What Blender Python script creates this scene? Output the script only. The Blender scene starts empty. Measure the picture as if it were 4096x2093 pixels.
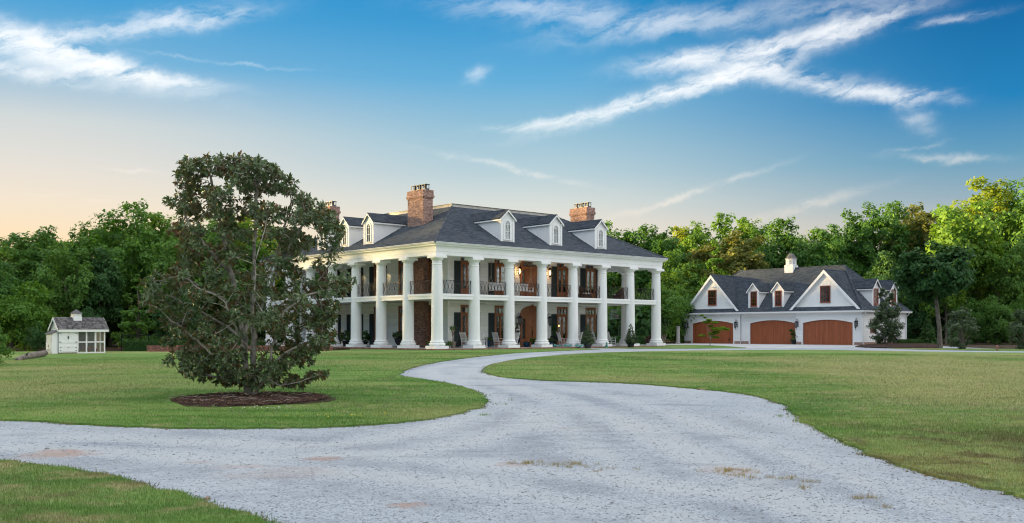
import bpy, math, random
import numpy as np
from mathutils import Vector, Matrix, Euler
from mathutils.geometry import delaunay_2d_cdt

random.seed(11)
rng = np.random.default_rng(11)
R = math.radians
SC = bpy.context.scene
COL = SC.collection

# ------------------------------------------------------------------ camera
CAMZ = 1.75
cam_data = bpy.data.cameras.new("camera")
cam_data.lens = 35.0
cam_data.sensor_width = 36.0
cam_data.shift_y = 0.0682
cam_data.clip_end = 3000.0
cam = bpy.data.objects.new("camera", cam_data)
cam.location = (0, 0, CAMZ)
cam.rotation_euler = (R(90), 0, 0)
COL.objects.link(cam)
SC.camera = cam

SC.view_settings.view_transform = 'Standard'
SC.view_settings.look = 'None'
SC.view_settings.gamma = 1.0
SC.view_settings.use_curve_mapping = False
SC.view_settings.exposure = 2.07

# ------------------------------------------------------------------ sky
SUN_AZ = R(-80)          # left of the view axis
SUN_EL = R(6.5)
SUN_DIR = Vector((math.sin(SUN_AZ) * math.cos(SUN_EL), math.cos(SUN_AZ) * math.cos(SUN_EL), math.sin(SUN_EL)))
world = bpy.data.worlds.new("World")
SC.world = world
world.use_nodes = True
WT = world.node_tree
WT.nodes.clear()


def wn(kind, **kw):
    n = WT.nodes.new(kind)
    for k, v in kw.items():
        setattr(n, k, v)
    return n


def m(op, a, b=None, c=None, clamp=False):
    n = wn('ShaderNodeMath', operation=op)
    n.use_clamp = clamp
    for i, v in enumerate((a, b, c)):
        if v is None:
            continue
        if isinstance(v, (int, float)):
            n.inputs[i].default_value = v
        else:
            WT.links.new(v, n.inputs[i])
    return n.outputs[0]


def mixc(fac, a, b):
    n = wn('ShaderNodeMix', data_type='RGBA')
    for s, v in ((n.inputs[0], fac), (n.inputs[6], a), (n.inputs[7], b)):
        if isinstance(v, (int, float)):
            s.default_value = v
        elif isinstance(v, tuple):
            s.default_value = (*v, 1)
        else:
            WT.links.new(v, s)
    return n.outputs[2]


def smooth(x, a, b):
    n = wn('ShaderNodeMapRange', interpolation_type='SMOOTHSTEP')
    WT.links.new(x, n.inputs[0])
    n.inputs[1].default_value = a
    n.inputs[2].default_value = b
    return n.outputs[0]


tc = wn('ShaderNodeTexCoord')
sep = wn('ShaderNodeSeparateXYZ')
WT.links.new(tc.outputs['Generated'], sep.inputs[0])
sx, sy, sz = sep.outputs
el = m('MULTIPLY', m('ARCSINE', sz), 57.2958)
az = m('MULTIPLY', m('ARCTAN2', sx, sy), 57.2958)
hyp = m('MAXIMUM', m('SQRT', m('ADD', m('MULTIPLY', sx, sx), m('MULTIPLY', sy, sy))), 1e-4)
cs = m('DIVIDE', m('ADD', m('MULTIPLY', sx, math.sin(SUN_AZ)), m('MULTIPLY', sy, math.cos(SUN_AZ))), hyp)


def ramp(fac, stops):
    n = wn('ShaderNodeValToRGB')
    cr = n.color_ramp
    while len(cr.elements) < len(stops):
        cr.elements.new(0.5)
    for e, (p, c) in zip(cr.elements, stops):
        e.position = p / 40.0
        e.color = (*c, 1)
    WT.links.new(fac, n.inputs[0])
    return n.outputs[0]


elf = m('DIVIDE', el, 40.0, clamp=True)
r_sun = ramp(elf, [(0, (.98, .58, .28)), (4.5, (.91, .69, .43)), (6.6, (.82, .705, .555)), (8.6, (.71, .67, .61)),
                   (11.0, (.58, .62, .62)), (14.2, (.17, .41, .63)), (17, (.06, .32, .60)), (40, (.05, .26, .52))])
r_mid = ramp(elf, [(0, (.80, .62, .46)), (6, (.74, .68, .59)), (7.4, (.61, .65, .62)), (9.0, (.44, .57, .62)), (11.2, (.29, .49, .61)),
                   (14.2, (.11, .38, .63)), (18.4, (.012, .25, .55)), (40, (.03, .22, .46))])
r_far = ramp(elf, [(0, (.66, .55, .44)), (5.0, (.56, .52, .45)), (7, (.28, .39, .46)), (9, (.12, .31, .46)),
                   (12, (.012, .20, .45)), (18, (.000, .105, .31)), (40, (.02, .16, .38))])
skycol = mixc(smooth(cs, .17, -.29), mixc(smooth(cs, .17, .60), r_mid, r_sun), r_far)
# pale bright sky added behind the view to fill the camera-facing walls
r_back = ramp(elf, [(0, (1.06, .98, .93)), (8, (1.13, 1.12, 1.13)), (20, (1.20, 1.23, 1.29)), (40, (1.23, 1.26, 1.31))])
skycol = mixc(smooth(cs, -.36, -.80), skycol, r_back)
# the physical sky for the same sun, laid into the measured gradient
nish = wn('ShaderNodeTexSky', sky_type='NISHITA')
nish.sun_disc = False
nish.sun_elevation = SUN_EL
nish.sun_rotation = SUN_AZ
nish.altitude = 200
nscale = wn('ShaderNodeMix', data_type='RGBA', blend_type='MULTIPLY')
nscale.inputs[0].default_value = 1
WT.links.new(nish.outputs[0], nscale.inputs[6])
nscale.inputs[7].default_value = (.16, .16, .16, 1)
skycol = mixc(0.03, skycol, nscale.outputs[2])

# wispy cirrus, placed by compass direction and elevation
wv = wn('ShaderNodeCombineXYZ')
WT.links.new(az, wv.inputs[0])
WT.links.new(el, wv.inputs[1])


def noise(vec, scale, detail=5, rough=.55, w=0.0, dist=0.0):
    n = wn('ShaderNodeTexNoise', noise_dimensions='4D')
    n.inputs['Scale'].default_value = scale
    n.inputs['Detail'].default_value = detail
    n.inputs['Roughness'].default_value = rough
    n.inputs['W'].default_value = w
    n.inputs['Distortion'].default_value = dist
    WT.links.new(vec, n.inputs['Vector'])
    return n.outputs['Fac']


wa = m('MULTIPLY', m('SUBTRACT', noise(wv.outputs[0], .45, 6, .65, 1.3), .5), 1.7)
we = m('MULTIPLY', m('SUBTRACT', noise(wv.outputs[0], .45, 6, .65, 7.7), .5), 1.3)
azw = m('ADD', az, wa)
elw = m('ADD', el, we)


def sky_px(x, y):
    dx, dy = (x - 1288) / 2503.0, (833.6 - y) / 2503.0
    return math.degrees(math.atan(dx)), math.degrees(math.atan(dy / math.sqrt(1 + dx * dx)))


clouds = [  # x, y, half length, half width, slope in degrees, weight
    (60, 112, 190, 30, -12, 1.4), (230, 150, 190, 20, -13, 1.1), (370, 190, 130, 12, -5, 1.0), (400, 60, 190, 22, 14, .62), (500, 48, 110, 14, 10, .5),
    (40, 178, 150, 14, -3, .8), (130, 90, 120, 18, 8, .5),
    (1400, 302, 130, 10, 8, .9), (1600, 258, 200, 16, 15, 1.3), (1800, 205, 160, 17, 13, 1.3), (1890, 178, 80, 20, 8, 1.1),
    (1760, 145, 150, 18, 6, 1.0), (1960, 112, 190, 20, 10, 1.05), (2110, 84, 80, 22, 16, .8), (2190, 60, 120, 16, 14, .5),
    (2010, 200, 130, 18, -9, .8), (2170, 232, 120, 14, -8, 1.0), (2290, 243, 60, 10, 2, .9), (2300, 285, 60, 22, -50, .3),
    (1390, 30, 260, 30, -5, .42), (1620, 70, 200, 24, 6, .36), (1880, 40, 240, 26, 4, .22), (2150, 18, 200, 20, 2, .20), (2400, 46, 80, 8, 4, .40),
    (2380, 397, 90, 9, -6, .42), (2290, 372, 60, 5, 8, .2), (1730, 490, 170, 7, 17, .45), (2010, 525, 140, 11, 14, .45),
    (1200, 188, 26, 16, 30, .40), (570, 157, 150, 4, -2, .22), (330, 430, 50, 4, -2, .3), (1290, 425, 160, 7, -12, .35),
    (180, 500, 110, 4, -4, .2), (2400, 250, 30, 14, -20, .3),
]
dens = None
for i, (cx, cy, hl, hw, rot, wgt) in enumerate(clouds):
    a0, e0 = sky_px(cx, cy)
    L, W = hl / 43.7, hw / 43.7
    c_, s_ = math.cos(R(rot)), math.sin(R(rot))
    da, de = m('SUBTRACT', azw, a0), m('SUBTRACT', elw, e0)
    u = m('ADD', m('MULTIPLY', da, c_), m('MULTIPLY', de, s_))
    v = m('SUBTRACT', m('MULTIPLY', de, c_), m('MULTIPLY', da, s_))
    q = m('ADD', m('POWER', m('ABSOLUTE', m('DIVIDE', u, L)), 2.0), m('POWER', m('ABSOLUTE', m('DIVIDE', v, W)), 2.0))
    g_ = m('MULTIPLY', m('EXPONENT', m('MULTIPLY', q, -1.0)), wgt)
    dens = g_ if dens is None else m('ADD', dens, g_)
# fibres: stretched along the streaks
fv = wn('ShaderNodeCombineXYZ')
WT.links.new(m('ADD', m('MULTIPLY', azw, .30), m('MULTIPLY', elw, .10)), fv.inputs[0])
WT.links.new(m('SUBTRACT', m('MULTIPLY', elw, 1.25), m('MULTIPLY', azw, .26)), fv.inputs[1])
fib = noise(fv.outputs[0], 1.0, 8, .62, 3.1, .4)
# sky overhead whitened and brightened all round, added to light walls and ground
sky_fill = m('MULTIPLY', smooth(el, 19, 40), 2.6)
cloud = m('MULTIPLY', m('ADD', dens, sky_fill), smooth(fib, .30, .66))
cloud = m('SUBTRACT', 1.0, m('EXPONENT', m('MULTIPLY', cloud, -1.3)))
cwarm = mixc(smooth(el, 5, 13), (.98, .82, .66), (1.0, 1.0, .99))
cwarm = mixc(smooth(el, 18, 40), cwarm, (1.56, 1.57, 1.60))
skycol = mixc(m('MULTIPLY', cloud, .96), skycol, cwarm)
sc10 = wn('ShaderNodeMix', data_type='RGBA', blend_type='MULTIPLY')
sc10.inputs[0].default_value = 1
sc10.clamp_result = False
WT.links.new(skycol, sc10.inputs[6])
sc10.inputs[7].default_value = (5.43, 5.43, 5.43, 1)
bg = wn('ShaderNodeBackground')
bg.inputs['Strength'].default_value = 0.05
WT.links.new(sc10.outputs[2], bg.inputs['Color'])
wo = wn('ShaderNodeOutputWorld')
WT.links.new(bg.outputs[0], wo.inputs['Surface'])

# ------------------------------------------------------------------ sun: low, warm, softened by the glow round it
sun_data = bpy.data.lights.new("sun", 'SUN')
sun_data.energy = 5.0
sun_data.angle = R(2.0)
sun_data.color = (1.0, .70, .30)
sun = bpy.data.objects.new("sun", sun_data)
sun.rotation_euler = SUN_DIR.to_track_quat('Z', 'Y').to_euler()
sun.location = (-60, 30, 40)
COL.objects.link(sun)
SC.cycles.filter_width = 1.15
SC.cycles.max_bounces = 6
SC.cycles.transparent_max_bounces = 6

# ================================================================== helpers
F = 3982.0               # focal length in photograph pixels
HY = 1326.0              # horizon row in the photograph


def S(a, b, x):
    t = np.clip((np.asarray(x, float) - a) / (b - a), 0, 1)
    return t * t * (3 - 2 * t)


def gz(x, y):            # height of the terrain
    x = np.asarray(x, float)
    y = np.asarray(y, float)
    z = .42 * S(16, 66, y) * (1 - .50 * S(5, 26, -x)) + .06 * S(78, 90, y)
    z = z + .03 * np.sin(x * .21 + 1.0) * np.sin(y * .17) * S(10, 30, y) * (1 - S(50, 64, y))
    return z


def G(px, py):           # photograph pixel -> point on the terrain
    a, b = (px - 2048) / F, (HY - py) / F
    d = (CAMZ - .2) / max(1e-4, -b)
    for _ in range(30):
        z = float(gz(a * d, d))
        d = .5 * d + .5 * (CAMZ - z) / max(1e-4, -b)
    return Vector((a * d, d, float(gz(a * d, d))))


def GD(px, d):           # pixel column at a depth, on the terrain
    x = (px - 2048) / F * d
    return Vector((x, d, float(gz(x, d))))


def zat(py, d):          # height seen at row py at depth d
    return CAMZ + (HY - py) / F * d


K = 1.5907               # overview pixels -> photograph pixels

MATS = {}


class NT:
    """small wrapper for material nodes"""

    def __init__(s, name):
        s.mat = bpy.data.materials.new(name)
        s.mat.use_nodes = True
        s.t = s.mat.node_tree
        s.t.nodes.clear()
        s.out = s.n('ShaderNodeOutputMaterial')
        MATS[name] = s.mat

    def n(s, kind, **kw):
        n = s.t.nodes.new(kind)
        for k, v in kw.items():
            setattr(n, k, v)
        return n

    def put(s, sock, v):
        if v is None:
            return
        if isinstance(v, (int, float)):
            sock.default_value = v
        elif isinstance(v, (tuple, list)):
            sock.default_value = (*v, 1) if len(v) == 3 and len(sock.default_value) == 4 else v
        else:
            s.t.links.new(v, sock)

    def math(s, op, a, b=None, clamp=False):
        n = s.n('ShaderNodeMath', operation=op)
        n.use_clamp = clamp
        s.put(n.inputs[0], a)
        s.put(n.inputs[1], b)
        return n.outputs[0]

    def mix(s, f, a, b, blend='MIX'):
        n = s.n('ShaderNodeMix', data_type='RGBA', blend_type=blend)
        s.put(n.inputs[0], f)
        s.put(n.inputs[6], a)
        s.put(n.inputs[7], b)
        return n.outputs[2]

    def coord(s, kind='Object', scale=None):
        n = s.n('ShaderNodeTexCoord')
        o = n.outputs[kind]
        if scale:
            mp = s.n('ShaderNodeMapping')
            mp.inputs['Scale'].default_value = scale
            s.t.links.new(o, mp.inputs['Vector'])
            o = mp.outputs[0]
        return o

    def noise(s, vec, scale, detail=4, rough=.55, dist=0, out='Fac'):
        n = s.n('ShaderNodeTexNoise')
        s.put(n.inputs['Vector'], vec)
        n.inputs['Scale'].default_value = scale
        n.inputs['Detail'].default_value = detail
        n.inputs['Roughness'].default_value = rough
        n.inputs['Distortion'].default_value = dist
        return n.outputs[out]

    def rng(s, v, a, b, c=0.0, d=1.0, smooth=True):
        n = s.n('ShaderNodeMapRange')
        if smooth:
            n.interpolation_type = 'SMOOTHSTEP'
        s.put(n.inputs[0], v)
        for i, k in enumerate((a, b, c, d)):
            n.inputs[i + 1].default_value = k
        return n.outputs[0]

    def rand(s):         # one value per piece: mesh island plus object
        g = s.n('ShaderNodeNewGeometry')
        o = s.n('ShaderNodeObjectInfo')
        return s.math('FRACT', s.math('ADD', g.outputs['Random Per Island'], o.outputs['Random']))

    def bump(s, h, strength=.3, dist=.02):
        b = s.n('ShaderNodeBump')
        b.inputs['Strength'].default_value = strength
        b.inputs['Distance'].default_value = dist
        s.put(b.inputs['Height'], h)
        return b.outputs[0]

    def bsdf(s, col, rough=.6, spec=.4, metal=0, normal=None, emit=None, estr=0, trans=0, sheen=0):
        p = s.n('ShaderNodeBsdfPrincipled')
        s.put(p.inputs['Base Color'], col)
        s.put(p.inputs['Roughness'], rough)
        p.inputs['Specular IOR Level'].default_value = spec
        p.inputs['Metallic'].default_value = metal
        if normal is not None:
            s.t.links.new(normal, p.inputs['Normal'])
        if emit:
            p.inputs['Emission Color'].default_value = (*emit, 1)
            p.inputs['Emission Strength'].default_value = estr
        return p.outputs[0]

    def done(s, sh):
        s.t.links.new(sh, s.out.inputs['Surface'])
        return s.mat


def simple(name, col, rough=.6, spec=.4, var=.08, scale=3.0, bump=0.0, bscale=40.0, metal=0.0, piece=0.0, dirt=None, stretch=None):
    """painted / plain material with uneven tone, optional per-piece tone and fine relief"""
    k = NT(name)
    v = k.coord('Object', stretch)
    n1 = k.noise(v, scale, 5, .6)
    dk = tuple(c * (1 - var * 1.6) for c in col)
    lt = tuple(min(1, c * (1 + var)) for c in col)
    c = k.mix(k.rng(n1, .3, .7), dk, lt)
    if piece:
        r = k.rand()
        c = k.mix(1.0, c, k.mix(r, (1 - piece,) * 3, (1 + piece * .5,) * 3), 'MULTIPLY')
    if dirt:
        c = k.mix(k.math('MULTIPLY', k.rng(k.noise(v, scale * 3.1, 6, .65), .55, .8), .5), c, dirt)
    nm = k.bump(k.noise(v, bscale, 4, .6), bump, .01) if bump else None
    return k.done(k.bsdf(c, rough, spec, metal, nm))


def leaf(name, c1, c2, trans=.35, rough=.45, spec=.35, under=None, hue=.25):
    """two-sided leaf: tone per leaf and per tree, light passes through"""
    k = NT(name)
    g = k.n('ShaderNodeNewGeometry')
    o = k.n('ShaderNodeObjectInfo')
    c = k.mix(g.outputs['Random Per Island'], c1, c2)
    c = k.mix(1.0, c, k.mix(o.outputs['Random'], (1 - hue, 1 - hue * .6, 1 - hue), (1 + hue, 1 + hue * .6, 1.0)), 'MULTIPLY')
    if under:
        c = k.mix(k.math('MULTIPLY', g.outputs['Backfacing'], k.rng(k.math('FRACT', k.math('MULTIPLY', g.outputs['Random Per Island'], 7.3)), .45, .60)), c, under)
    d = k.bsdf(c, rough, spec)
    t = k.n('ShaderNodeBsdfTranslucent')
    k.put(t.inputs[0], k.mix(1.0, c, (1.25, 1.15, .55), 'MULTIPLY'))
    mx = k.n('ShaderNodeMixShader')
    mx.inputs[0].default_value = trans
    k.t.links.new(d, mx.inputs[1])
    k.t.links.new(t.outputs[0], mx.inputs[2])
    return k.done(mx.outputs[0])


def link(name, me, mat=None, parent=None, label=None, kind=None):
    o = bpy.data.objects.new(name, me)
    COL.objects.link(o)
    if mat is not None and len(me.materials) == 0:
        me.materials.append(MATS[mat] if isinstance(mat, str) else mat)
    if parent is not None:
        o.parent = parent
    if label:
        o['label'] = label
    if kind:
        o['kind'] = kind
    return o


def thing(name, label, cat, loc=(0, 0, 0), rotz=0.0, group=None):
    o = bpy.data.objects.new(name, None)
    o.empty_display_size = .3
    COL.objects.link(o)
    o.location = loc
    o.rotation_euler = (0, 0, rotz)
    o['label'] = label
    o['category'] = cat
    if group:
        o['group'] = group
    return o


def tag(o, label, cat, group=None):
    o['label'] = label
    o['category'] = cat
    if group:
        o['group'] = group
    return o


def dup(root, loc=None, rotz=None, label=None, scale=None):
    def cp(o, parent):
        c = o.copy()
        COL.objects.link(c)
        c.parent = parent
        for ch in list(o.children):
            cp(ch, c)
        return c
    c = cp(root, None)
    if loc is not None:
        c.location = loc
    if rotz is not None:
        c.rotation_euler = (0, 0, rotz)
    if scale is not None:
        c.scale = scale if isinstance(scale, tuple) else (scale,) * 3
    if label:
        c['label'] = label
    return c


def npmesh(name, V, Fc, smooth=False):
    """mesh from arrays: V (n,3), Fc (m,k) with k = 3 or 4"""
    V = np.asarray(V, np.float32)
    Fc = np.asarray(Fc, np.int32)
    me = bpy.data.meshes.new(name)
    nf, k = Fc.shape
    me.vertices.add(len(V))
    me.vertices.foreach_set('co', V.ravel())
    me.loops.add(nf * k)
    me.loops.foreach_set('vertex_index', Fc.ravel())
    me.polygons.add(nf)
    me.polygons.foreach_set('loop_start', np.arange(0, nf * k, k, dtype=np.int32))
    me.update(calc_edges=True)
    me.validate()
    if smooth:
        me.shade_smooth()
    return me


class MB:
    """collects simple shapes and links them as one mesh object"""

    def __init__(s):
        s.v, s.f = [], []

    def add(s, vs, fs, M=None):
        b = len(s.v)
        if M is not None:
            vs = [M @ Vector(p) for p in vs]
        s.v.extend([tuple(p) for p in vs])
        s.f.extend([tuple(i + b for i in f) for f in fs])
        return s

    def box(s, x0, y0, z0, x1, y1, z1, M=None):
        return s.add([(x0, y0, z0), (x1, y0, z0), (x1, y1, z0), (x0, y1, z0), (x0, y0, z1), (x1, y0, z1), (x1, y1, z1), (x0, y1, z1)],
                     [(0, 3, 2, 1), (4, 5, 6, 7), (0, 1, 5, 4), (1, 2, 6, 5), (2, 3, 7, 6), (3, 0, 4, 7)], M)

    def prism(s, poly, a, b, axis='y', M=None):
        """poly in the two other axes (in xyz order), extruded from a to b"""
        def p3(p, t):
            return {'x': (t, p[0], p[1]), 'y': (p[0], t, p[1]), 'z': (p[0], p[1], t)}[axis]
        n = len(poly)
        vs = [p3(p, a) for p in poly] + [p3(p, b) for p in poly]
        fs = [tuple(range(n)), tuple(range(2 * n - 1, n - 1, -1))] + [((i + 1) % n, i, n + i, n + (i + 1) % n) for i in range(n)]
        return s.add(vs, fs, M)

    def lathe(s, prof, c=(0, 0, 0), seg=24, M=None, caps=True):
        vs, fs = [], []
        n = len(prof)
        for r_, z_ in prof:
            for i in range(seg):
                a = 2 * math.pi * i / seg
                vs.append((c[0] + r_ * math.cos(a), c[1] + r_ * math.sin(a), c[2] + z_))
        for j in range(n - 1):
            for i in range(seg):
                k = (i + 1) % seg
                fs.append((j * seg + i, j * seg + k, (j + 1) * seg + k, (j + 1) * seg + i))
        if caps:
            fs.append(tuple(range(seg - 1, -1, -1)))
            fs.append(tuple((n - 1) * seg + i for i in range(seg)))
        return s.add(vs, fs, M)

    def tube(s, pts, r, seg=6, M=None):
        pts = [Vector(p) for p in pts]
        rs = r if isinstance(r, (list, tuple)) else [r] * len(pts)
        vs, fs = [], []
        up = None
        for i, p in enumerate(pts):
            d = (pts[min(i + 1, len(pts) - 1)] - pts[max(i - 1, 0)])
            d = d.normalized() if d.length > 1e-9 else Vector((0, 0, 1))
            if up is None:
                up = d.orthogonal().normalized()
            a = (up - d * up.dot(d))
            a = a.normalized() if a.length > 1e-6 else d.orthogonal().normalized()
            up = a
            b = d.cross(a)
            for k in range(seg):
                t = 2 * math.pi * k / seg
                vs.append(p + (a * math.cos(t) + b * math.sin(t)) * rs[i])
        n = len(pts)
        for j in range(n - 1):
            for k in range(seg):
                q = (k + 1) % seg
                fs.append((j * seg + k, j * seg + q, (j + 1) * seg + q, (j + 1) * seg + k))
        fs.append(tuple(range(seg - 1, -1, -1)))
        fs.append(tuple((n - 1) * seg + k for k in range(seg)))
        return s.add(vs, fs, M)

    def ring(s, prof, rect):
        """closed profile (offset outwards, z) swept round a rectangle with mitred corners"""
        x0, y0, x1, y1 = rect
        vs, n = [], len(prof)
        for cx, cy, sx_, sy_ in ((x0, y0, -1, -1), (x1, y0, 1, -1), (x1, y1, 1, 1), (x0, y1, -1, 1)):
            for o_, z_ in prof:
                vs.append((cx + sx_ * o_, cy + sy_ * o_, z_))
        fs = []
        for c in range(4):
            d = (c + 1) % 4
            for i in range(n):
                k = (i + 1) % n
                fs.append((c * n + i, d * n + i, d * n + k, c * n + k))
        return s.add(vs, fs)

    def mesh(s, name, smooth=None, fix=True):
        me = bpy.data.meshes.new(name)
        me.from_pydata(s.v, [], s.f)
        me.update()
        if fix:
            import bmesh
            bm = bmesh.new()
            bm.from_mesh(me)
            bmesh.ops.recalc_face_normals(bm, faces=bm.faces[:])
            bm.to_mesh(me)
            bm.free()
        if smooth is not None:
            me.shade_smooth()
            me.set_sharp_from_angle(angle=R(smooth))
        return me

    def build(s, name, mat, parent=None, label=None, kind=None, smooth=None):
        return link(name, s.mesh(name, smooth), mat, parent, label, kind)


CUBE = MB().box(0, 0, 0, 1, 1, 1).mesh('block')


def block_mesh(mat):     # unit block shared by all alike pieces of one material
    me = CUBE.copy()
    me.materials.append(MATS[mat])
    return me


def rotz(a):
    return Matrix.Rotation(a, 4, 'Z')


def move(x, y, z, a=0.0):
    return Matrix.Translation((x, y, z)) @ rotz(a)

# ================================================================== materials
simple('white_paint', (.87, .88, .89), .45, .35, .03, .8, .04, 30)
simple('column_paint', (.89, .90, .91), .5, .35, .05, 1.1, .05, 60, dirt=(.74, .73, .70), stretch=(2, 2, .35))
simple('siding_paint', (.85, .855, .84), .5, .35, .03, .7, .05, 60, piece=.08)
simple('garage_siding', (.86, .87, .88), .5, .35, .03, .7, .05, 60, piece=.05)
simple('ceiling_paint', (.78, .78, .75), .6, .3, .03, .8)
simple('stained_wood', (.31, .110, .036), .38, .45, .22, 3.0, .15, 60, piece=.15, stretch=(9, 9, .7))
simple('garage_wood', (.34, .100, .043), .42, .4, .16, 3.0, .15, 60, piece=.13, stretch=(9, 9, .35))
simple('window_wood', (.26, .06, .028), .45, .4, .15, 4.0)
simple('shutter_paint', (.030, .045, .050), .5, .4, .1, 4.0)
simple('iron', (.010, .010, .011), .45, .5, .2, 8, metal=.4)
simple('lantern_metal', (.02, .021, .024), .4, .5, .2, 8, metal=.6)
simple('mortar', (.48, .44, .40), .9, .2, .1, 6)
simple('brick_clay', (.46, .295, .25), .85, .2, .22, 7, .3, 60, piece=.40, dirt=(.60, .52, .47))
simple('brick_dark', (.33, .185, .145), .85, .2, .2, 7, .3, 60, piece=.5)
simple('brick_old', (.33, .15, .125), .85, .2, .25, 5, .3, 60, piece=.35, dirt=(.60, .52, .48))
simple('porch_paving', (.30, .27, .25), .85, .25, .2, 1.6, .2, 20)
simple('apron_paving', (.44, .45, .46), .9, .2, .12, .9, .15, 20)
simple('weathered_shake', (.15, .142, .145), .9, .2, .3, 4, .3, 40, piece=.55)
simple('zinc', (.085, .09, .10), .5, .4, .2, 5, metal=.2)
simple('lead_roof', (.10, .095, .10), .6, .4, .2, 5)
simple('deck_fascia', (.52, .50, .46), .7, .3, .1, 2)
simple('pot_black', (.022, .025, .03), .55, .4, .2, 6)
simple('pot_clay', (.34, .29, .24), .8, .3, .2, 6)
simple('pot_blue', (.012, .07, .17), .18, .6, .3, 8)
simple('verdigris', (.16, .42, .40), .6, .4, .35, 9, .2, 60, dirt=(.05, .16, .18))
simple('chair_paint', (.86, .87, .88), .4, .4, .03, 3)
simple('wicker', (.085, .045, .03), .7, .3, .3, 20, .4, 60)
simple('cushion', (.62, .62, .60), .9, .2, .06, 4)
simple('rope', (.55, .50, .42), .9, .1, .1, 9)
simple('bark_grey', (.17, .15, .125), .95, .15, .4, 3, .6, 18, stretch=(6, 6, 1))
simple('bark_magnolia', (.36, .335, .29), .95, .15, .35, 5, .6, 40, dirt=(.20, .18, .15))
simple('bark_pale', (.30, .24, .19), .95, .15, .3, 3, .5, 18, stretch=(6, 6, 1))
simple('log_bark', (.20, .17, .15), .95, .15, .4, 4, .6, 18)
simple('mulch', (.060, .036, .028), .95, .1, .5, 6, .8, 30, dirt=(.16, .11, .085))
simple('chip', (.115, .072, .055), .95, .1, .4, 5, piece=.6)
simple('twig', (.33, .28, .24), .9, .2, .2, 9)
simple('hen_grey', (.14, .145, .15), .8, .2, .4, 14)
simple('hen_rust', (.26, .085, .035), .8, .2, .3, 14)
simple('hen_pale', (.55, .50, .42), .8, .2, .25, 14)
simple('comb_red', (.45, .02, .015), .6, .3, .1, 9)
simple('stake', (.30, .16, .12), .9, .2, .2, 6)
simple('bud', (.70, .55, .28), .6, .3, .15, 9)
simple('flower_white', (.75, .73, .66), .8, .2, .1, 9)
simple('flower_yellow', (.75, .60, .04), .8, .2, .1, 9)
simple('flower_pink', (.60, .12, .20), .8, .2, .1, 9)
simple('soil', (.07, .05, .035), 1.0, .1, .4, 1.2, .5, 10)
simple('steel_grey', (.25, .27, .30), .45, .5, .1, 4, metal=.5)
simple('stone_pale', (.40, .39, .36), .8, .3, .15, 5)
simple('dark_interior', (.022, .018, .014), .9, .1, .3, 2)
simple('curtain', (.62, .60, .50), .9, .1, .06, 1.5)
simple('net', (.10, .11, .11), .8, .2, .1, 4)

k = NT('roof_shingle')       # asphalt: tone per tab, granules
v_ = k.coord('Object')
c_ = k.mix(k.rand(), (.020, .032, .049), (.074, .098, .130))
c_ = k.mix(k.rng(k.noise(v_, .5, 4), .3, .75), c_, k.mix(.5, c_, (.10, .108, .125)))
c_ = k.mix(k.math('MULTIPLY', k.noise(v_, 60, 2), .35), c_, (.14, .148, .165))
k.done(k.bsdf(c_, .95, .2, 0, k.bump(k.noise(v_, 45, 3), .4, .01)))

k = NT('window_glass')       # reflects the sky, dark room behind shows through a little
g1 = k.n('ShaderNodeBsdfGlossy')
k.put(g1.inputs['Color'], (.92, .95, 1.0))
g1.inputs['Roughness'].default_value = .03
k.t.links.new(k.bump(k.noise(k.coord('Object'), 2.2, 2), .05, .05), g1.inputs['Normal'])
g2 = k.n('ShaderNodeBsdfTransparent')
k.put(g2.inputs['Color'], (.80, .84, .83))
lw = k.n('ShaderNodeLayerWeight')
lw.inputs[0].default_value = .35
ms = k.n('ShaderNodeMixShader')
k.put(ms.inputs[0], k.rng(lw.outputs['Fresnel'], 0, 1, .05, .8, False))
k.t.links.new(g2.outputs[0], ms.inputs[1])
k.t.links.new(g1.outputs[0], ms.inputs[2])
k.done(ms.outputs[0])

k = NT('wire_mesh')          # fine poultry wire: mostly open
d1 = k.bsdf((.3, .31, .31), .5, .4, .5)
t1 = k.n('ShaderNodeBsdfTransparent')
ms = k.n('ShaderNodeMixShader')
ms.inputs[0].default_value = .14
k.t.links.new(t1.outputs[0], ms.inputs[1])
k.t.links.new(d1, ms.inputs[2])
k.done(ms.outputs[0])

k = NT('lamp_glow')
k.done(k.bsdf((.9, .6, .3), .4, .3, emit=(1.0, .56, .20), estr=4.5))
k = NT('lantern_glass')
k.done(k.bsdf((.16, .18, .19), .12, .6))

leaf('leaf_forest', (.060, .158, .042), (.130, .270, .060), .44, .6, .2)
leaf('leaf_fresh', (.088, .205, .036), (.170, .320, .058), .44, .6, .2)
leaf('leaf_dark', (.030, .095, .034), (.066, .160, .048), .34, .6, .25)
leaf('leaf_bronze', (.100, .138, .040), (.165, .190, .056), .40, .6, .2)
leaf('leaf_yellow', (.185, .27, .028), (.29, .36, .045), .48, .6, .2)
leaf('leaf_magnolia', (.060, .122, .046), (.160, .218, .098), .20, .30, .45, under=(.17, .105, .055), hue=.0)
leaf('leaf_evergreen', (.040, .082, .040), (.085, .130, .066), .15, .45, .35)
leaf('leaf_glossy', (.034, .078, .034), (.085, .130, .062), .15, .38, .4)
leaf('leaf_box', (.030, .095, .022), (.062, .150, .034), .25, .55, .25)
leaf('leaf_maple', (.150, .270, .034), (.25, .38, .055), .42, .6, .2)
leaf('leaf_purple', (.06, .022, .028), (.10, .04, .045), .25, .55, .25)
leaf('straw_blade', (.24, .20, .075), (.36, .29, .13), .3, .8, .1)
leaf('weed_blade', (.16, .21, .13), (.28, .33, .24), .3, .8, .1)

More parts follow.
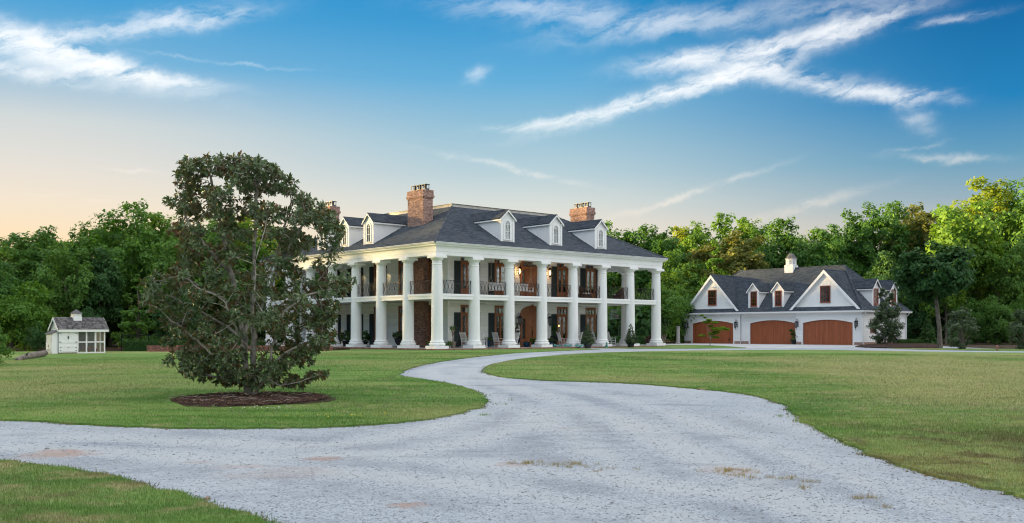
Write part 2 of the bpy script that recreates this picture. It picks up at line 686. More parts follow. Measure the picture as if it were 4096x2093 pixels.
def turf_colour(k):
    """patchy turf by place: greener and drier areas, straw and bare earth; shared by sod and blades"""
    v_ = k.coord('Object')
    sp = k.n('ShaderNodeSeparateXYZ')
    k.t.links.new(v_, sp.inputs[0])
    big = k.noise(v_, .085, 4, .6)
    mid = k.noise(k.coord('Object', (.30, 1.0, 1)), .60, 6, .65, .6)
    c_ = k.mix(k.rng(mid, .30, .68), (.072, .175, .035), (.172, .282, .080))
    dry = k.math('MULTIPLY', k.rng(sp.outputs[0], 3, 15), k.rng(sp.outputs[1], 62, 36))
    near = k.math('MULTIPLY', k.rng(sp.outputs[0], 2, -2), k.rng(sp.outputs[1], 17, 12))
    c_ = k.mix(k.math('MULTIPLY', k.rng(k.math('ADD', big, k.math('MULTIPLY', dry, .14)), .44, .66), .72), c_, (.305, .300, .135))
    straw = k.rng(k.math('ADD', k.noise(v_, 1.6, 6, .68, .5), k.math('MULTIPLY', k.math('ADD', dry, near), .06)), .52, .74)
    c_ = k.mix(k.math('MULTIPLY', straw, .72), c_, (.37, .315, .18))
    bare = k.rng(k.math('ADD', k.noise(k.coord('Object', (.6, 1, 1)), .75, 6, .7, 1.0), k.math('MULTIPLY', k.math('ADD', k.math('MULTIPLY', dry, k.rng(sp.outputs[1], 32, 18)), near), .09)), .60, .74)
    c_ = k.mix(k.math('MULTIPLY', bare, .70), c_, (.16, .115, .070))
    low = k.math('MULTIPLY', k.rng(sp.outputs[0], 3.5, 6), k.rng(sp.outputs[1], 21, 13))
    c_ = k.mix(k.math('MULTIPLY', k.math('MULTIPLY', low, k.rng(k.noise(v_, .8, 6, .7, .6), .45, .60)), .8), c_, (.095, .062, .040))
    lush = k.rng(k.math('ADD', k.noise(v_, .42, 5, .7, .8), k.math('MULTIPLY', low, .05)), .58, .72)
    return k.mix(k.math('MULTIPLY', lush, .6), c_, (.070, .170, .024))


k = NT('grass_blade')
g_ = k.n('ShaderNodeNewGeometry')
c_ = k.mix(1.0, turf_colour(k), k.mix(g_.outputs['Random Per Island'], (.72, .74, .70), (1.32, 1.28, 1.25)), 'MULTIPLY')
d_ = k.bsdf(c_, .8, .12)
t_ = k.n('ShaderNodeBsdfTranslucent')
k.put(t_.inputs[0], c_)
ms = k.n('ShaderNodeMixShader')
ms.inputs[0].default_value = .35
k.t.links.new(d_, ms.inputs[1])
k.t.links.new(t_.outputs[0], ms.inputs[2])
k.done(ms.outputs[0])

k = NT('lawn_turf')
v_ = k.coord('Object')
fin = k.noise(v_, 5.5, 5, .7)
c_ = k.mix(1.0, turf_colour(k), k.mix(fin, (.45, .47, .42), (1.5, 1.46, 1.42)), 'MULTIPLY')
k.done(k.bsdf(c_, .95, .08, 0, k.bump(k.math('ADD', k.noise(v_, 30, 4, .7), k.math('MULTIPLY', fin, 2.0)), .7, .03)))

k = NT('gravel_stone')
v_ = k.coord('Object')
vo = k.n('ShaderNodeTexVoronoi')
vo.inputs['Scale'].default_value = 48
k.put(vo.inputs['Vector'], v_)
vo2 = k.n('ShaderNodeTexVoronoi')
vo2.inputs['Scale'].default_value = 110
k.put(vo2.inputs['Vector'], v_)
sp = k.n('ShaderNodeSeparateColor')
k.t.links.new(vo.outputs['Color'], sp.inputs[0])
track = k.noise(k.coord('Object', (.9, .22, 1)), .42, 5, .6, 1.2)
c_ = k.mix(sp.outputs[0], (.42, .452, .49), (.65, .685, .715))
c_ = k.mix(k.rng(sp.outputs[1], .90, .97), c_, (.24, .25, .28))
wa_ = k.n('ShaderNodeAttribute', attribute_name='wear').outputs['Fac']
wn_ = k.math('ADD', k.math('MULTIPLY', wa_, .75), k.math('MULTIPLY', k.math('SUBTRACT', k.noise(v_, .8, 5, .65), .5), 1.3))
c_ = k.mix(k.math('MULTIPLY', k.rng(wn_, .0, .60), .75), c_, (.62, .63, .63))
c_ = k.mix(k.math('MULTIPLY', k.rng(wn_, -.04, -.45), .55), c_, (.33, .355, .395))
c_ = k.mix(k.math('MULTIPLY', k.rng(track, .42, .60), .40), c_, (.64, .66, .675))
c_ = k.mix(k.math('MULTIPLY', k.rng(k.noise(k.coord('Object', (.45, 1.0, 1)), .50, 7, .72, 1.0), .54, .68), .62), c_, (.30, .32, .365))
c_ = k.mix(k.math('MULTIPLY', k.rng(k.noise(k.coord('Object', (.4, 1, 1)), .45, 6, .65, .6), .60, .78), .50), c_, (.50, .42, .345))
c_ = k.mix(1.0, c_, k.mix(k.noise(v_, 7, 6, .8), (.66, .67, .69), (1.28, 1.27, 1.25)), 'MULTIPLY')
# red clay worn through in a few hollows
for x, y, a_, b_, w_ in ((150, 1143, .55, .22, .85), (138, 1135, .28, .10, .6), (812, 1155, .26, .12, .85), (600, 1175, .40, .10, .4), (500, 1163, .25, .07, .4), (1018, 1273, .22, .09, .8), (700, 1195, .8, .2, .3),
                         (1290, 1169, .25, .12, .5), (1835, 1185, .34, .20, .55), (760, 1180, .5, .1, .3)):
    pc = G(x * K, y * K)
    mp = k.n('ShaderNodeMapping', vector_type='TEXTURE')
    mp.inputs['Location'].default_value = pc
    mp.inputs['Scale'].default_value = (a_ * 1.3, b_ * 3.0, 9)
    k.t.links.new(v_, mp.inputs['Vector'])
    ln = k.n('ShaderNodeVectorMath', operation='LENGTH')
    k.t.links.new(mp.outputs[0], ln.inputs[0])
    f_ = k.math('ADD', ln.outputs['Value'], k.math('MULTIPLY', k.math('SUBTRACT', k.noise(v_, 4.0, 5, .7), .5), 1.7))
    c_ = k.mix(k.math('MULTIPLY', k.rng(f_, 1.0, .20), w_ * .75), c_, (.50, .29, .19))
c_ = k.mix(1.0, c_, (.715, .745, .775), 'MULTIPLY')
hgt = k.math('ADD', k.math('MULTIPLY', vo.outputs['Distance'], -1.0), k.math('MULTIPLY', vo2.outputs['Distance'], -.5))
k.done(k.bsdf(c_, .9, .15, 0, k.bump(k.math('ADD', hgt, k.noise(v_, 3.0, 6, .7)), .55, .025)))

simple('earth_crumb', (.24, .17, .125), .95, .1, .3, 4, piece=.5)
simple('clay_stain', (.44, .29, .20), .95, .1, .3, 6, .3, 30, dirt=(.5, .5, .5))
simple('pebble_pale', (.44, .47, .50), .85, .2, .1, 6, piece=.40)
simple('pebble_grey', (.34, .365, .40), .85, .2, .1, 6, piece=.4)

# ================================================================== the land
def terrain(name, xs, ys, dz, mat, kind='structure'):
    X, Y = np.meshgrid(xs, ys)
    Z = gz(X, Y) + dz
    V = np.stack([X, Y, Z], -1).reshape(-1, 3)
    nx, ny = len(xs), len(ys)
    i = np.arange(ny - 1)[:, None] * nx + np.arange(nx - 1)[None]
    Fq = np.stack([i, i + 1, i + nx + 1, i + nx], -1).reshape(-1, 4)
    return link(name, npmesh(name, V, Fq, True), mat, kind=kind)


far = lambda a, b, n: list(np.linspace(a, b, n))
terrain('ground', np.array(far(-900, -120, 12) + far(-100, 100, 81) + far(120, 900, 12)),
        np.array(far(-300, -20, 8) + far(-15, 160, 71) + far(180, 1500, 12)), -.02, 'soil')
dx_ = np.concatenate([np.linspace(-70, -31, 40), np.linspace(-30, 32, 187), np.linspace(33, 95, 63)])
dy_ = np.concatenate([np.linspace(-14, 5, 20), np.linspace(5.3, 48, 143), np.linspace(48.6, 100, 87)])
drv = terrain('driveway', dx_, dy_, .006, 'gravel_stone')


def resample(P, step, jit=0.0, seed=0):
    r = np.random.default_rng(seed)
    P = np.asarray(P, float)
    out = []
    for a, b in zip(P, np.roll(P, -1, 0)):
        n = max(1, int(np.linalg.norm(b - a) / step))
        t = np.arange(n)[:, None] / n
        out.append(a + (b - a) * t)
    Q = np.concatenate(out)
    if jit:
        near = np.clip(45 / (np.linalg.norm(Q, axis=1) + 5), .2, 1.5)
        w = r.normal(0, jit, Q.shape)
        w = (w + np.roll(w, 1, 0) + np.roll(w, 2, 0)) / 2
        Q = Q + w * near[:, None]
    return Q


def spline(pts, n=8):    # Catmull-Rom through traced points
    P = [Vector(p) for p in pts]
    out = []
    for i in range(len(P) - 1):
        p0, p1, p2, p3 = P[max(0, i - 1)], P[i], P[i + 1], P[min(len(P) - 1, i + 2)]
        for j in range(n):
            t = j / n
            out.append(.5 * ((2 * p1) + (p2 - p0) * t + (2 * p0 - 5 * p1 + 4 * p2 - p3) * t * t + (3 * p1 - p0 - 3 * p2 + p3) * t ** 3))
    out.append(P[-1])
    return [(p.x, p.y) for p in out]


def inside(P, poly):
    x, y = P[:, 0], P[:, 1]
    c = np.zeros(len(P), bool)
    px, py = poly[:, 0], poly[:, 1]
    j = len(poly) - 1
    for i in range(len(poly)):
        if py[i] != py[j]:
            t = ((py[i] > y) != (py[j] > y)) & (x < (px[j] - px[i]) * (y - py[i]) / (py[j] - py[i]) + px[i])
            c ^= t
        j = i
    return c


def sheet(name, poly, dz, mat, step=.5, jit=.03, grid=2.0, seed=0, kind='structure', skirt=.07, crown=0.0):
    Q = resample(poly, step, jit, seed)
    lo, hi = Q.min(0), Q.max(0)
    gx, gy = np.meshgrid(np.arange(lo[0], hi[0], grid), np.arange(lo[1], hi[1], grid))
    I = np.stack([gx.ravel(), gy.ravel()], -1)
    I = I[inside(I, Q)]
    n = len(Q)
    vs = [Vector((float(a), float(b))) for a, b in np.concatenate([Q, I])]
    o = delaunay_2d_cdt(vs, [(i, (i + 1) % n) for i in range(n)], [], 1, 1e-5)
    co = np.array([(p.x, p.y) for p in o[0]])
    z = gz(co[:, 0], co[:, 1]) + dz
    if crown:
        d = np.min(np.linalg.norm(co[:, None] - Q[None, ::2], axis=2), axis=1)
        z = z + crown * np.clip(d / 1.0, 0, 1)
    V = [tuple(p) for p in np.column_stack([co, z])]
    Fc = [tuple(f) for f in o[2]]
    b = len(V)
    gq = gz(Q[:, 0], Q[:, 1])
    V += [(Q[i, 0], Q[i, 1], gq[i] + dz) for i in range(n)] + [(Q[i, 0], Q[i, 1], gq[i] + dz - skirt) for i in range(n)]
    Fc += [(b + i, b + n + i, b + n + (i + 1) % n, b + (i + 1) % n) for i in range(n)]
    me = bpy.data.meshes.new(name)
    me.from_pydata(V, [], Fc)
    me.update()
    me.shade_smooth()
    me.set_sharp_from_angle(angle=R(40))
    return link(name, me, mat, kind=kind), Q


def trace(pts):          # overview pixels on the ground -> smooth world line
    return spline([(p.x, p.y) for p in (G(x * K, y * K) for x, y in pts)])


# wheel tracks: two worn lines along each way cars take
ways = [trace([(2050, 1345), (1850, 1245), (1640, 1140), (1450, 1045), (1310, 995), (1180, 958), (1108, 936), (1180, 916), (1350, 896), (1600, 881.5), (1900, 879)]),
        trace([(2250, 1310), (1950, 1190), (1720, 1090), (1500, 1010), (1330, 975), (1200, 950), (1140, 934), (1220, 914), (1400, 894)]),
        trace([(-300, 1090), (100, 1105), (450, 1122), (800, 1135), (1080, 1105), (1290, 1040), (1300, 1000), (1190, 962)]),
        trace([(-300, 1110), (200, 1120), (700, 1150), (1200, 1195), (1700, 1262), (2100, 1350)])]
gx_, gy_ = np.meshgrid(dx_, dy_)
wear = np.zeros(gx_.size)
for w_ in ways:
    q_ = resample(np.array(w_ + w_[::-1]), .5)
    d_ = np.full(gx_.size, 99.0)
    for i in range(0, len(q_), 40):
        d_ = np.minimum(d_, np.min(np.hypot(gx_.ravel()[:, None] - q_[None, i:i + 40, 0], gy_.ravel()[:, None] - q_[None, i:i + 40, 1]), 1))
    wear += np.exp(-((d_ - .78) / .30) ** 2) - .6 * np.exp(-(d_ / .34) ** 2) - .35 * np.exp(-((d_ - 1.7) / .4) ** 2)
import bmesh
bm_d = bmesh.new()
bm_d.from_mesh(drv.data)
cut_ = [v for v in bm_d.verts if (v.co.x < -14 and v.co.y > 57) or (v.co.x > 37 and v.co.y > 71) or v.co.x > 80]
bm_d.verts.ensure_lookup_table()
keep_ = np.ones(len(bm_d.verts), bool)
keep_[[v.index for v in cut_]] = False
bmesh.ops.delete(bm_d, geom=cut_, context='VERTS')
bm_d.to_mesh(drv.data)
bm_d.free()
wear = wear[keep_]
at_ = drv.data.attributes.new('wear', 'FLOAT', 'POINT')
at_.data.foreach_set('value', np.clip(wear, -1, 1).astype(np.float32))

edge_left = trace([(-420, 1036), (-200, 1048), (0, 1059), (100, 1064), (200, 1069.5), (300, 1075), (400, 1078.5), (500, 1080), (600, 1080.5), (700, 1080),
                   (800, 1077), (900, 1073), (1000, 1066), (1080, 1057), (1140, 1046), (1190, 1032), (1215, 1020), (1225, 1012),
                   (1222, 1003), (1205, 992), (1175, 980), (1130, 968), (1080, 959), (1020, 950), (1001, 945), (1010, 938),
                   (1035, 927), (1080, 915.5), (1150, 904.5), (1220, 896.5), (1300, 889), (1400, 884), (1470, 881), (1508, 879.3)])
lawn_left = np.array(edge_left + [(4.0, 78), (0, 96), (-15, 96), (-17, 77), (-28, 74.5), (-50, 73), (-80, 66), (-120, 50), (-120, 20)])
edge_r1 = trace([(2760, 1308), (2576, 1255), (2520, 1240), (2440, 1222), (2360, 1203), (2280, 1180), (2210, 1155), (2150, 1128), (2100, 1103), (2060, 1082),
                 (2020, 1060), (2000, 1042), (1985, 1030), (1950, 1012), (1900, 997), (1840, 988), (1760, 980), (1680, 973),
                 (1600, 967), (1500, 962.5), (1400, 959.5), (1320, 955), (1260, 949), (1228, 942), (1218, 935), (1225, 925),
                 (1250, 916), (1300, 906), (1380, 897.5), (1480, 890), (1600, 886), (1700, 884), (1800, 882.6), (1900, 882), (2000, 881.3),
                 (2100, 882), (2200, 883.8), (2400, 887), (2576, 888.6), (2900, 890)])
lawn_right = np.array(edge_r1 + [(75, 50), (75, 8)])
edge_near = trace([(-300, 1152), (-120, 1156), (0, 1165), (100, 1178), (200, 1190), (290, 1206), (380, 1232), (470, 1258), (560, 1287), (640, 1308), (720, 1336), (840, 1372)])
lawn_near = np.array(edge_near + [(-1.5, 3.0), (-22, 3.0)])
strip = np.array(trace([(1497, 872), (1560, 869.5), (1700, 869), (1800, 870.5), (1876, 875.6)]) + trace([(1876, 876.6), (1780, 877.2), (1634, 877.6), (1560, 877.4), (1497, 876.6)]))
verge = np.array(trace([(2165, 872), (2200, 874.5), (2260, 878.2), (2340, 880.5), (2450, 882.6), (2576, 884), (2860, 886)]) + trace([(2860, 880.0), (2576, 879.2), (2450, 878.2), (2370, 877.0), (2260, 874.0), (2190, 872.2)]))

LAWNS = []
for i, (nm, poly, st) in enumerate((('lawn', lawn_left, .45), ('lawn', lawn_right, .4), ('lawn', lawn_near, .25), ('lawn', strip, .4), ('lawn', verge, .6))):
    o, q = sheet(nm, poly, .045, 'lawn_turf', st, .035 if i != 3 else .01, 2.0 if i != 2 else .8, i)
    LAWNS.append(q)
apron = np.array(trace([(1430, 876), (1500, 878.6), (1640, 876.5), (1800, 877.2), (1878, 877.2), (2000, 876.4), (2180, 874.6)]) + [(40, 95), (22, 108), (8, 92)])
sheet('paved_apron', apron, .022, 'apron_paving', .6, 0, 2.0, 9, skirt=.03)


# ---- blades, pebbles and chips: real pieces, thick near the camera
def scatter_ground(n, rmin, rmax, a0, a1, r_, power=1.0):
    """points on the terrain with a density that falls with distance from the viewpoint"""
    u = r_.random(n)
    e = 1 - power
    d = rmin * (rmax / rmin) ** u if abs(e) < 1e-6 else (rmin ** e + u * (rmax ** e - rmin ** e)) ** (1 / e)
    a = r_.uniform(a0, a1, n)
    return np.stack([d * np.sin(a), d * np.cos(a)], -1)


def blades(P, h, w, lean, r_, z0=.045):
    n = len(P)
    z = gz(P[:, 0], P[:, 1]) + z0
    a = r_.uniform(0, 2 * np.pi, n)
    h = h * r_.uniform(.5, 1.25, n)
    w = w * r_.uniform(.6, 1.3, n)
    dx, dy = np.cos(a) * w / 2, np.sin(a) * w / 2
    b = r_.uniform(0, 2 * np.pi, n)
    l = r_.uniform(.1, 1, n) * lean * h
    V = np.empty((n, 3, 3))
    V[:, 0] = np.stack([P[:, 0] - dx, P[:, 1] - dy, z - .012], -1)
    V[:, 1] = np.stack([P[:, 0] + dx, P[:, 1] + dy, z - .012], -1)
    V[:, 2] = np.stack([P[:, 0] + np.cos(b) * l, P[:, 1] + np.sin(b) * l, z + h], -1)
    return V.reshape(-1, 3), np.arange(n * 3).reshape(-1, 3)


def patch(P, s, seed):   # cheap smooth value noise, 0..1
    r_ = np.random.default_rng(seed)
    v = np.zeros(len(P))
    for j in range(6):
        a = r_.uniform(0, 6.28)
        f = s * 1.7 ** (j % 3) * r_.uniform(.7, 1.4)
        v += np.sin((P[:, 0] * math.cos(a) + P[:, 1] * math.sin(a)) * f + r_.uniform(0, 6.28)) / 1.4 ** (j % 3)
    return .5 + v / 8


P = scatter_ground(1180000, 7.0, 62, R(-41), R(41), rng, 1.0)
keep = np.zeros(len(P), bool)
for q in LAWNS[:3]:
    keep |= inside(P, q)
P = P[keep]
d_ = np.linalg.norm(P, axis=1)
pt = patch(P, .9, 3)
bed_c = G(995, 1607)
inbed = ((P[:, 0] - bed_c.x) / 1.9) ** 2 + ((P[:, 1] - bed_c.y) / 2.25) ** 2 < 1
straw_ = (rng.random(len(P)) < np.clip((pt - .5) * 1.3, .03, .5) * np.where(P[:, 0] > 2, 1.0, .4)) & ~inbed
Vb, Fb = blades(P[~straw_ & ~inbed], .022 + .028 * np.clip(1 - pt[~straw_ & ~inbed], .2, 1), .0045 * (1 + d_[~straw_ & ~inbed] / 14), .8, rng)
link('grass', npmesh('grass', Vb, Fb), 'grass_blade', kind='stuff')
Vb, Fb = blades(P[straw_], .028, .004 * (1 + d_[straw_] / 14), 1.0, rng)
link('dry_grass', npmesh('dry_grass', Vb, Fb), 'straw_blade', kind='stuff')

# a denser fringe where turf meets gravel
fr = []
for q, st in ((LAWNS[0], .012), (LAWNS[1], .012), (LAWNS[2], .006)):
    Q = resample(q, st)
    dd = np.linalg.norm(Q, axis=1)
    Q = Q[(dd < 60) & (np.abs(np.arctan2(Q[:, 0], Q[:, 1])) < R(31)) & (Q[:, 1] > 6)]
    dd = np.linalg.norm(Q, axis=1)
    Q = Q[rng.random(len(Q)) < np.clip(22 / dd, .25, 1)]
    fr.append(Q + rng.normal(0, .05, Q.shape))
fr = np.concatenate(fr)
Vb, Fb = blades(fr, .045, .006 * (1 + np.linalg.norm(fr, axis=1) / 14), 1.1, rng, .02)
link('edge_grass', npmesh('edge_grass', Vb, Fb), 'grass_blade', kind='stuff')


# tufts growing through the gravel, and taller weeds in the turf
def tuft_points(spots, per, spread, r_):
    out = []
    for (x, y, sx_, n) in spots:
        c = G(x * K, y * K)
        for _ in range(n):
            t = (c.x + r_.normal(0, sx_), c.y + r_.normal(0, sx_ * .5))
            out.append(np.array(t) + r_.normal(0, spread, (per, 2)))
    return np.concatenate(out)


dt = tuft_points([(1300, 1166, .12, 5), (1350, 1168, .2, 9), (1400, 1172, .15, 6), (1440, 1168, .15, 8), (1480, 1180, .15, 3), (1545, 1184, .2, 4),
                  (1835, 1186, .18, 12), (1800, 1190, .12, 3), (1935, 1206, .18, 10), (2005, 1212, .15, 4), (1990, 1228, .15, 3), (2167, 1255, .09, 7),
                  (2230, 1278, .04, 2), (1850, 1198, .05, 3)], 20, .030, rng)
Vb, Fb = blades(dt, .05, .005, 1.3, rng, .008)
link('gravel_tufts', npmesh('gravel_tufts', Vb, Fb), 'straw_blade', kind='stuff')
wd = []
for _ in range(420):
    p = scatter_ground(1, 12, 45, R(-29), R(29), rng)[0]
    if inside(np.array([p]), LAWNS[0])[0] or inside(np.array([p]), LAWNS[1])[0]:
        wd.append(p + rng.normal(0, .05, (14, 2)))
wd.append(tuft_points([(740, 1040, .3, 3), (640, 1046, .3, 3), (950, 1030, .5, 6), (1120, 1008, .6, 8), (860, 1030, .3, 4), (200, 1010, .8, 8)], 16, .05, rng))
wd = np.concatenate(wd)
Vb, Fb = blades(wd, .11, .010, .7, rng)
link('weeds', npmesh('weeds', Vb, Fb), 'weed_blade', kind='stuff')
gd = tuft_points([(125, 1181, .05, 3), (195, 1191, .06, 2), (180, 1189, .05, 2), (1500 + 490, 1050, .08, 2), (1965, 1049, .07, 2), (2008, 1060, .06, 1),
                  (1222, 1046, .10, 3), (1262, 1018, .08, 2), (520, 1070, .18, 4)], 14, .035, rng)
Vb, Fb = blades(gd, .05, .008, .9, rng, .02)
link('green_weeds', npmesh('green_weeds', Vb, Fb), 'leaf_fresh', kind='stuff')


def beads(P, z, r, name, mat, r_):
    """small irregular octahedra"""
    n = len(P)
    O = np.array([(1, 0, 0), (-1, 0, 0), (0, 1, 0), (0, -1, 0), (0, 0, 1), (0, 0, -1)], float)
    T = np.array([(0, 2, 4), (2, 1, 4), (1, 3, 4), (3, 0, 4), (2, 0, 5), (1, 2, 5), (3, 1, 5), (0, 3, 5)])
    sc = r[:, None, None] * r_.uniform(.55, 1.3, (n, 6, 1))
    a = r_.uniform(0, 6.28, n)
    c_, s_ = np.cos(a), np.sin(a)
    L = O[None] * sc * np.array([1, .8, .45])
    V = np.stack([L[..., 0] * c_[:, None] - L[..., 1] * s_[:, None] + P[:, 0:1],
                  L[..., 0] * s_[:, None] + L[..., 1] * c_[:, None] + P[:, 1:2], L[..., 2] + z[:, None]], -1)
    Fc = (T[None] + 6 * np.arange(n)[:, None, None]).reshape(-1, 3)
    return link(name, npmesh(name, V.reshape(-1, 3), Fc), mat, kind='stuff')


P = scatter_ground(36000, 7.0, 28, R(-31), R(31), rng, 1.0)
keep = np.ones(len(P), bool)
for q in LAWNS[:3]:
    keep &= ~inside(P, q)
P = P[keep]
r_b = rng.lognormal(math.log(.0095), .35, len(P)) * (1 + np.linalg.norm(P, axis=1) / 45)
zb = gz(P[:, 0], P[:, 1]) + .008
dk = patch(P, .55, 8) + rng.normal(0, .22, len(P)) > .74
beads(P[~dk], zb[~dk], r_b[~dk], 'gravel', 'pebble_pale', rng)
beads(P[dk], zb[dk], r_b[dk], 'grey_gravel', 'pebble_grey', rng)

# earth crumbs where turf gives way to gravel
ed = fr + rng.normal(0, .09, fr.shape)
ed = ed[rng.random(len(ed)) < .45]
keep = np.ones(len(ed), bool)
for q in LAWNS[:3]:
    keep &= ~inside(ed, q)
ed = ed[keep]
beads(ed, gz(ed[:, 0], ed[:, 1]) + .010, rng.lognormal(math.log(.011), .4, len(ed)) * (1 + np.linalg.norm(ed, axis=1) / 40), 'edge_earth', 'earth_crumb', rng)

# clover and dandelions in the left lawn
for nm, spots, mt in (('clover_flowers', [(640, 1037, .35, 14), (680, 1036, .3, 18), (740, 1030, .2, 4), (1035, 980, 1.0, 5)], 'flower_white'),
                      ('yellow_flowers', [(840, 1056, .5, 26), (1095, 957, .9, 14)], 'flower_yellow')):
    pp = []
    for x, y, s_, n in spots:
        c = G(x * K, y * K)
        pp.append(np.array([c.x, c.y]) + rng.normal(0, 1, (n, 2)) * np.array([s_, s_ * .45]))
    pp = np.concatenate(pp)
    beads(pp, gz(pp[:, 0], pp[:, 1]) + .10, np.full(len(pp), .017), nm, mt, rng)

# ================================================================== building helpers
def clap(parent, M, W, z0, z1, holes, exp, mat, t=.034, single=True, width_at=None, name='plank'):
    """lapped boards on the plane y=0 of M (x along the wall, outward = -y); each board piece an object of its own"""
    key = ('clap', mat)
    if key not in BOARD:
        BOARD[key] = MB().prism([(0, 0), (-1, 0), (-.25, 1), (0, 1)], 0, 1, 'x').mesh('board')
        BOARD[key].materials.append(MATS[mat])
    n = max(1, round((z1 - z0) / exp))
    e = (z1 - z0) / n
    mb = MB()
    for i in range(n):
        a, b = z0 + i * e, z0 + (i + 1) * e
        u0, u1 = (0, W) if width_at is None else width_at((a + b) / 2)
        iv = [(u0, u1)]
        for h in holes:
            if h[3] <= a + .02 or h[2] >= b - .02:
                continue
            nx = []
            for p, q in iv:
                if h[1] <= p or h[0] >= q:
                    nx.append((p, q))
                    continue
                if h[0] > p:
                    nx.append((p, h[0]))
                if h[1] < q:
                    nx.append((h[1], q))
            iv = nx
        for p, q in iv:
            if q - p < .03:
                continue
            L = M @ Matrix.Translation((p, 0, a))
            if single:
                o = bpy.data.objects.new(name, BOARD[key])
                COL.objects.link(o)
                o.parent = parent
                o.matrix_local = L @ Matrix.Diagonal((q - p, t, e - .003, 1))
            else:
                mb.prism([(0, 0), (-t, 0), (-t * .25, e - .003), (0, e - .003)], 0, q - p, 'x', L)
    if not single:
        mb.build('siding', mat, parent, kind='stuff')


BOARD = {}


def bricks(parent, faces, mat, single=0, name='brick', seed=0, bl=.20, bh=.065, j=.011, depth=.03):
    """running bond on faces [(M, W, z0, z1)]; the first `single` bricks are objects, the rest one joined part"""
    r_ = random.Random(seed)
    me = block_mesh(mat) if single else None
    mb = MB()
    cnt = 0
    for M, W, z0, z1 in faces:
        n = max(1, round((z1 - z0) / (bh + j)))
        e = (z1 - z0) / n
        for i in range(n):
            x = -(bl + j) / 2 if i % 2 else 0.0
            while x < W - .02:
                a, b = max(0, x), min(W, x + bl)
                if b - a > .03:
                    d = depth * r_.uniform(.82, 1.12)
                    L = M @ Matrix.Translation((a, -d, z0 + i * e))
                    if cnt < single:
                        o = bpy.data.objects.new(name, me)
                        COL.objects.link(o)
                        o.parent = parent
                        o.matrix_local = L @ Matrix.Diagonal((b - a, d, e - j, 1))
                        cnt += 1
                    else:
                        mb.box(0, 0, 0, b - a, d, e - j, L)
                x += bl + j
    if mb.v:
        mb.build('brickwork', mat, parent, kind='stuff')


def shingle_slopes(slopes, exp=.19, tab=.32, t=.014, seed=1, name='shingles', parent=None, mat='roof_shingle', single=False):
    """slopes: (P, u, v, [(u, v) polygon]) -> tabs in stepped courses following each slope"""
    r_ = np.random.default_rng(seed)
    Vs, Fs, nv = [], [], 0
    for P, u, v, poly in slopes:
        P, u, v = Vector(P), Vector(u).normalized(), Vector(v).normalized()
        nrm = u.cross(v)
        vmax = max(p[1] for p in poly)
        vmin = min(p[1] for p in poly)
        j = 0
        y = vmin
        while y < vmax - .03:
            ym = min(y + exp * .5, vmax - .005)
            xs = []
            for (a, b) in zip(poly, poly[1:] + poly[:1]):
                if (a[1] > ym) != (b[1] > ym):
                    xs.append(a[0] + (ym - a[1]) / (b[1] - a[1]) * (b[0] - a[0]))
            xs.sort()
            for a, b in zip(xs[::2], xs[1::2]):
                x = a - r_.uniform(0, tab)
                while x < b:
                    w = tab * r_.uniform(.72, 1.25)
                    p, q = max(x, a), min(x + w, b)
                    x += w
                    if q - p < .02:
                        continue
                    th = t * r_.uniform(.7, 1.5)
                    lo = y - r_.uniform(0, .010)
                    hi = min(y + exp + .02, vmax + .02)
                    pts = [P + u * p + v * lo + nrm * .004, P + u * q + v * lo + nrm * .004,
                           P + u * q + v * lo + nrm * th, P + u * p + v * lo + nrm * th,
                           P + u * (q - .004) + v * hi + nrm * .006, P + u * (p + .004) + v * hi + nrm * .006]
                    Vs.extend(tuple(k_) for k_ in pts)
                    Fs.extend([(nv, nv + 1, nv + 2, nv + 3), (nv + 3, nv + 2, nv + 4, nv + 5)])
                    nv += 6
            y += exp
            j += 1
    return link(name, npmesh(name, np.array(Vs), np.array(Fs)), mat, parent, kind='stuff')


def share(parent, name, me, loc=(0, 0, 0), rz=0.0, scale=None):
    o = bpy.data.objects.new(name, me)
    COL.objects.link(o)
    o.parent = parent
    o.location = loc
    o.rotation_euler = (0, 0, rz)
    if scale is not None:
        o.scale = scale
    return o


def mesh_of(mb, name, mat, smooth=None):
    me = mb.mesh(name, smooth)
    me.materials.append(MATS[mat])
    return me


def lift(parts, parent, loc, rz):
    """an assembly: first mesh is the part, the others its sub-parts [(name, mesh, loc, scale)]"""
    nm, me, _, _ = parts[0]
    o = share(parent, nm, me, loc, rz)
    for n2, m2, l2, s2 in parts[1:]:
        share(o, n2, m2, l2, 0, s2)
    return o


# ================================================================== the mansion
ZP = .55                                  # porch floor
A = math.atan2(.663, .749)
H = thing('mansion', 'large white two-storey mansion with tall round columns, dark hipped roof and brick chimneys', 'house', (-5.18, 68.88, ZP), A)
LX, LY = 23.2, 23.94                      # outer column axes
WX0, WX1, WY0, WY1 = 3.2, 20.0, 2.9, 21.0  # walls
SX, SY = LX / 7, LY / 7

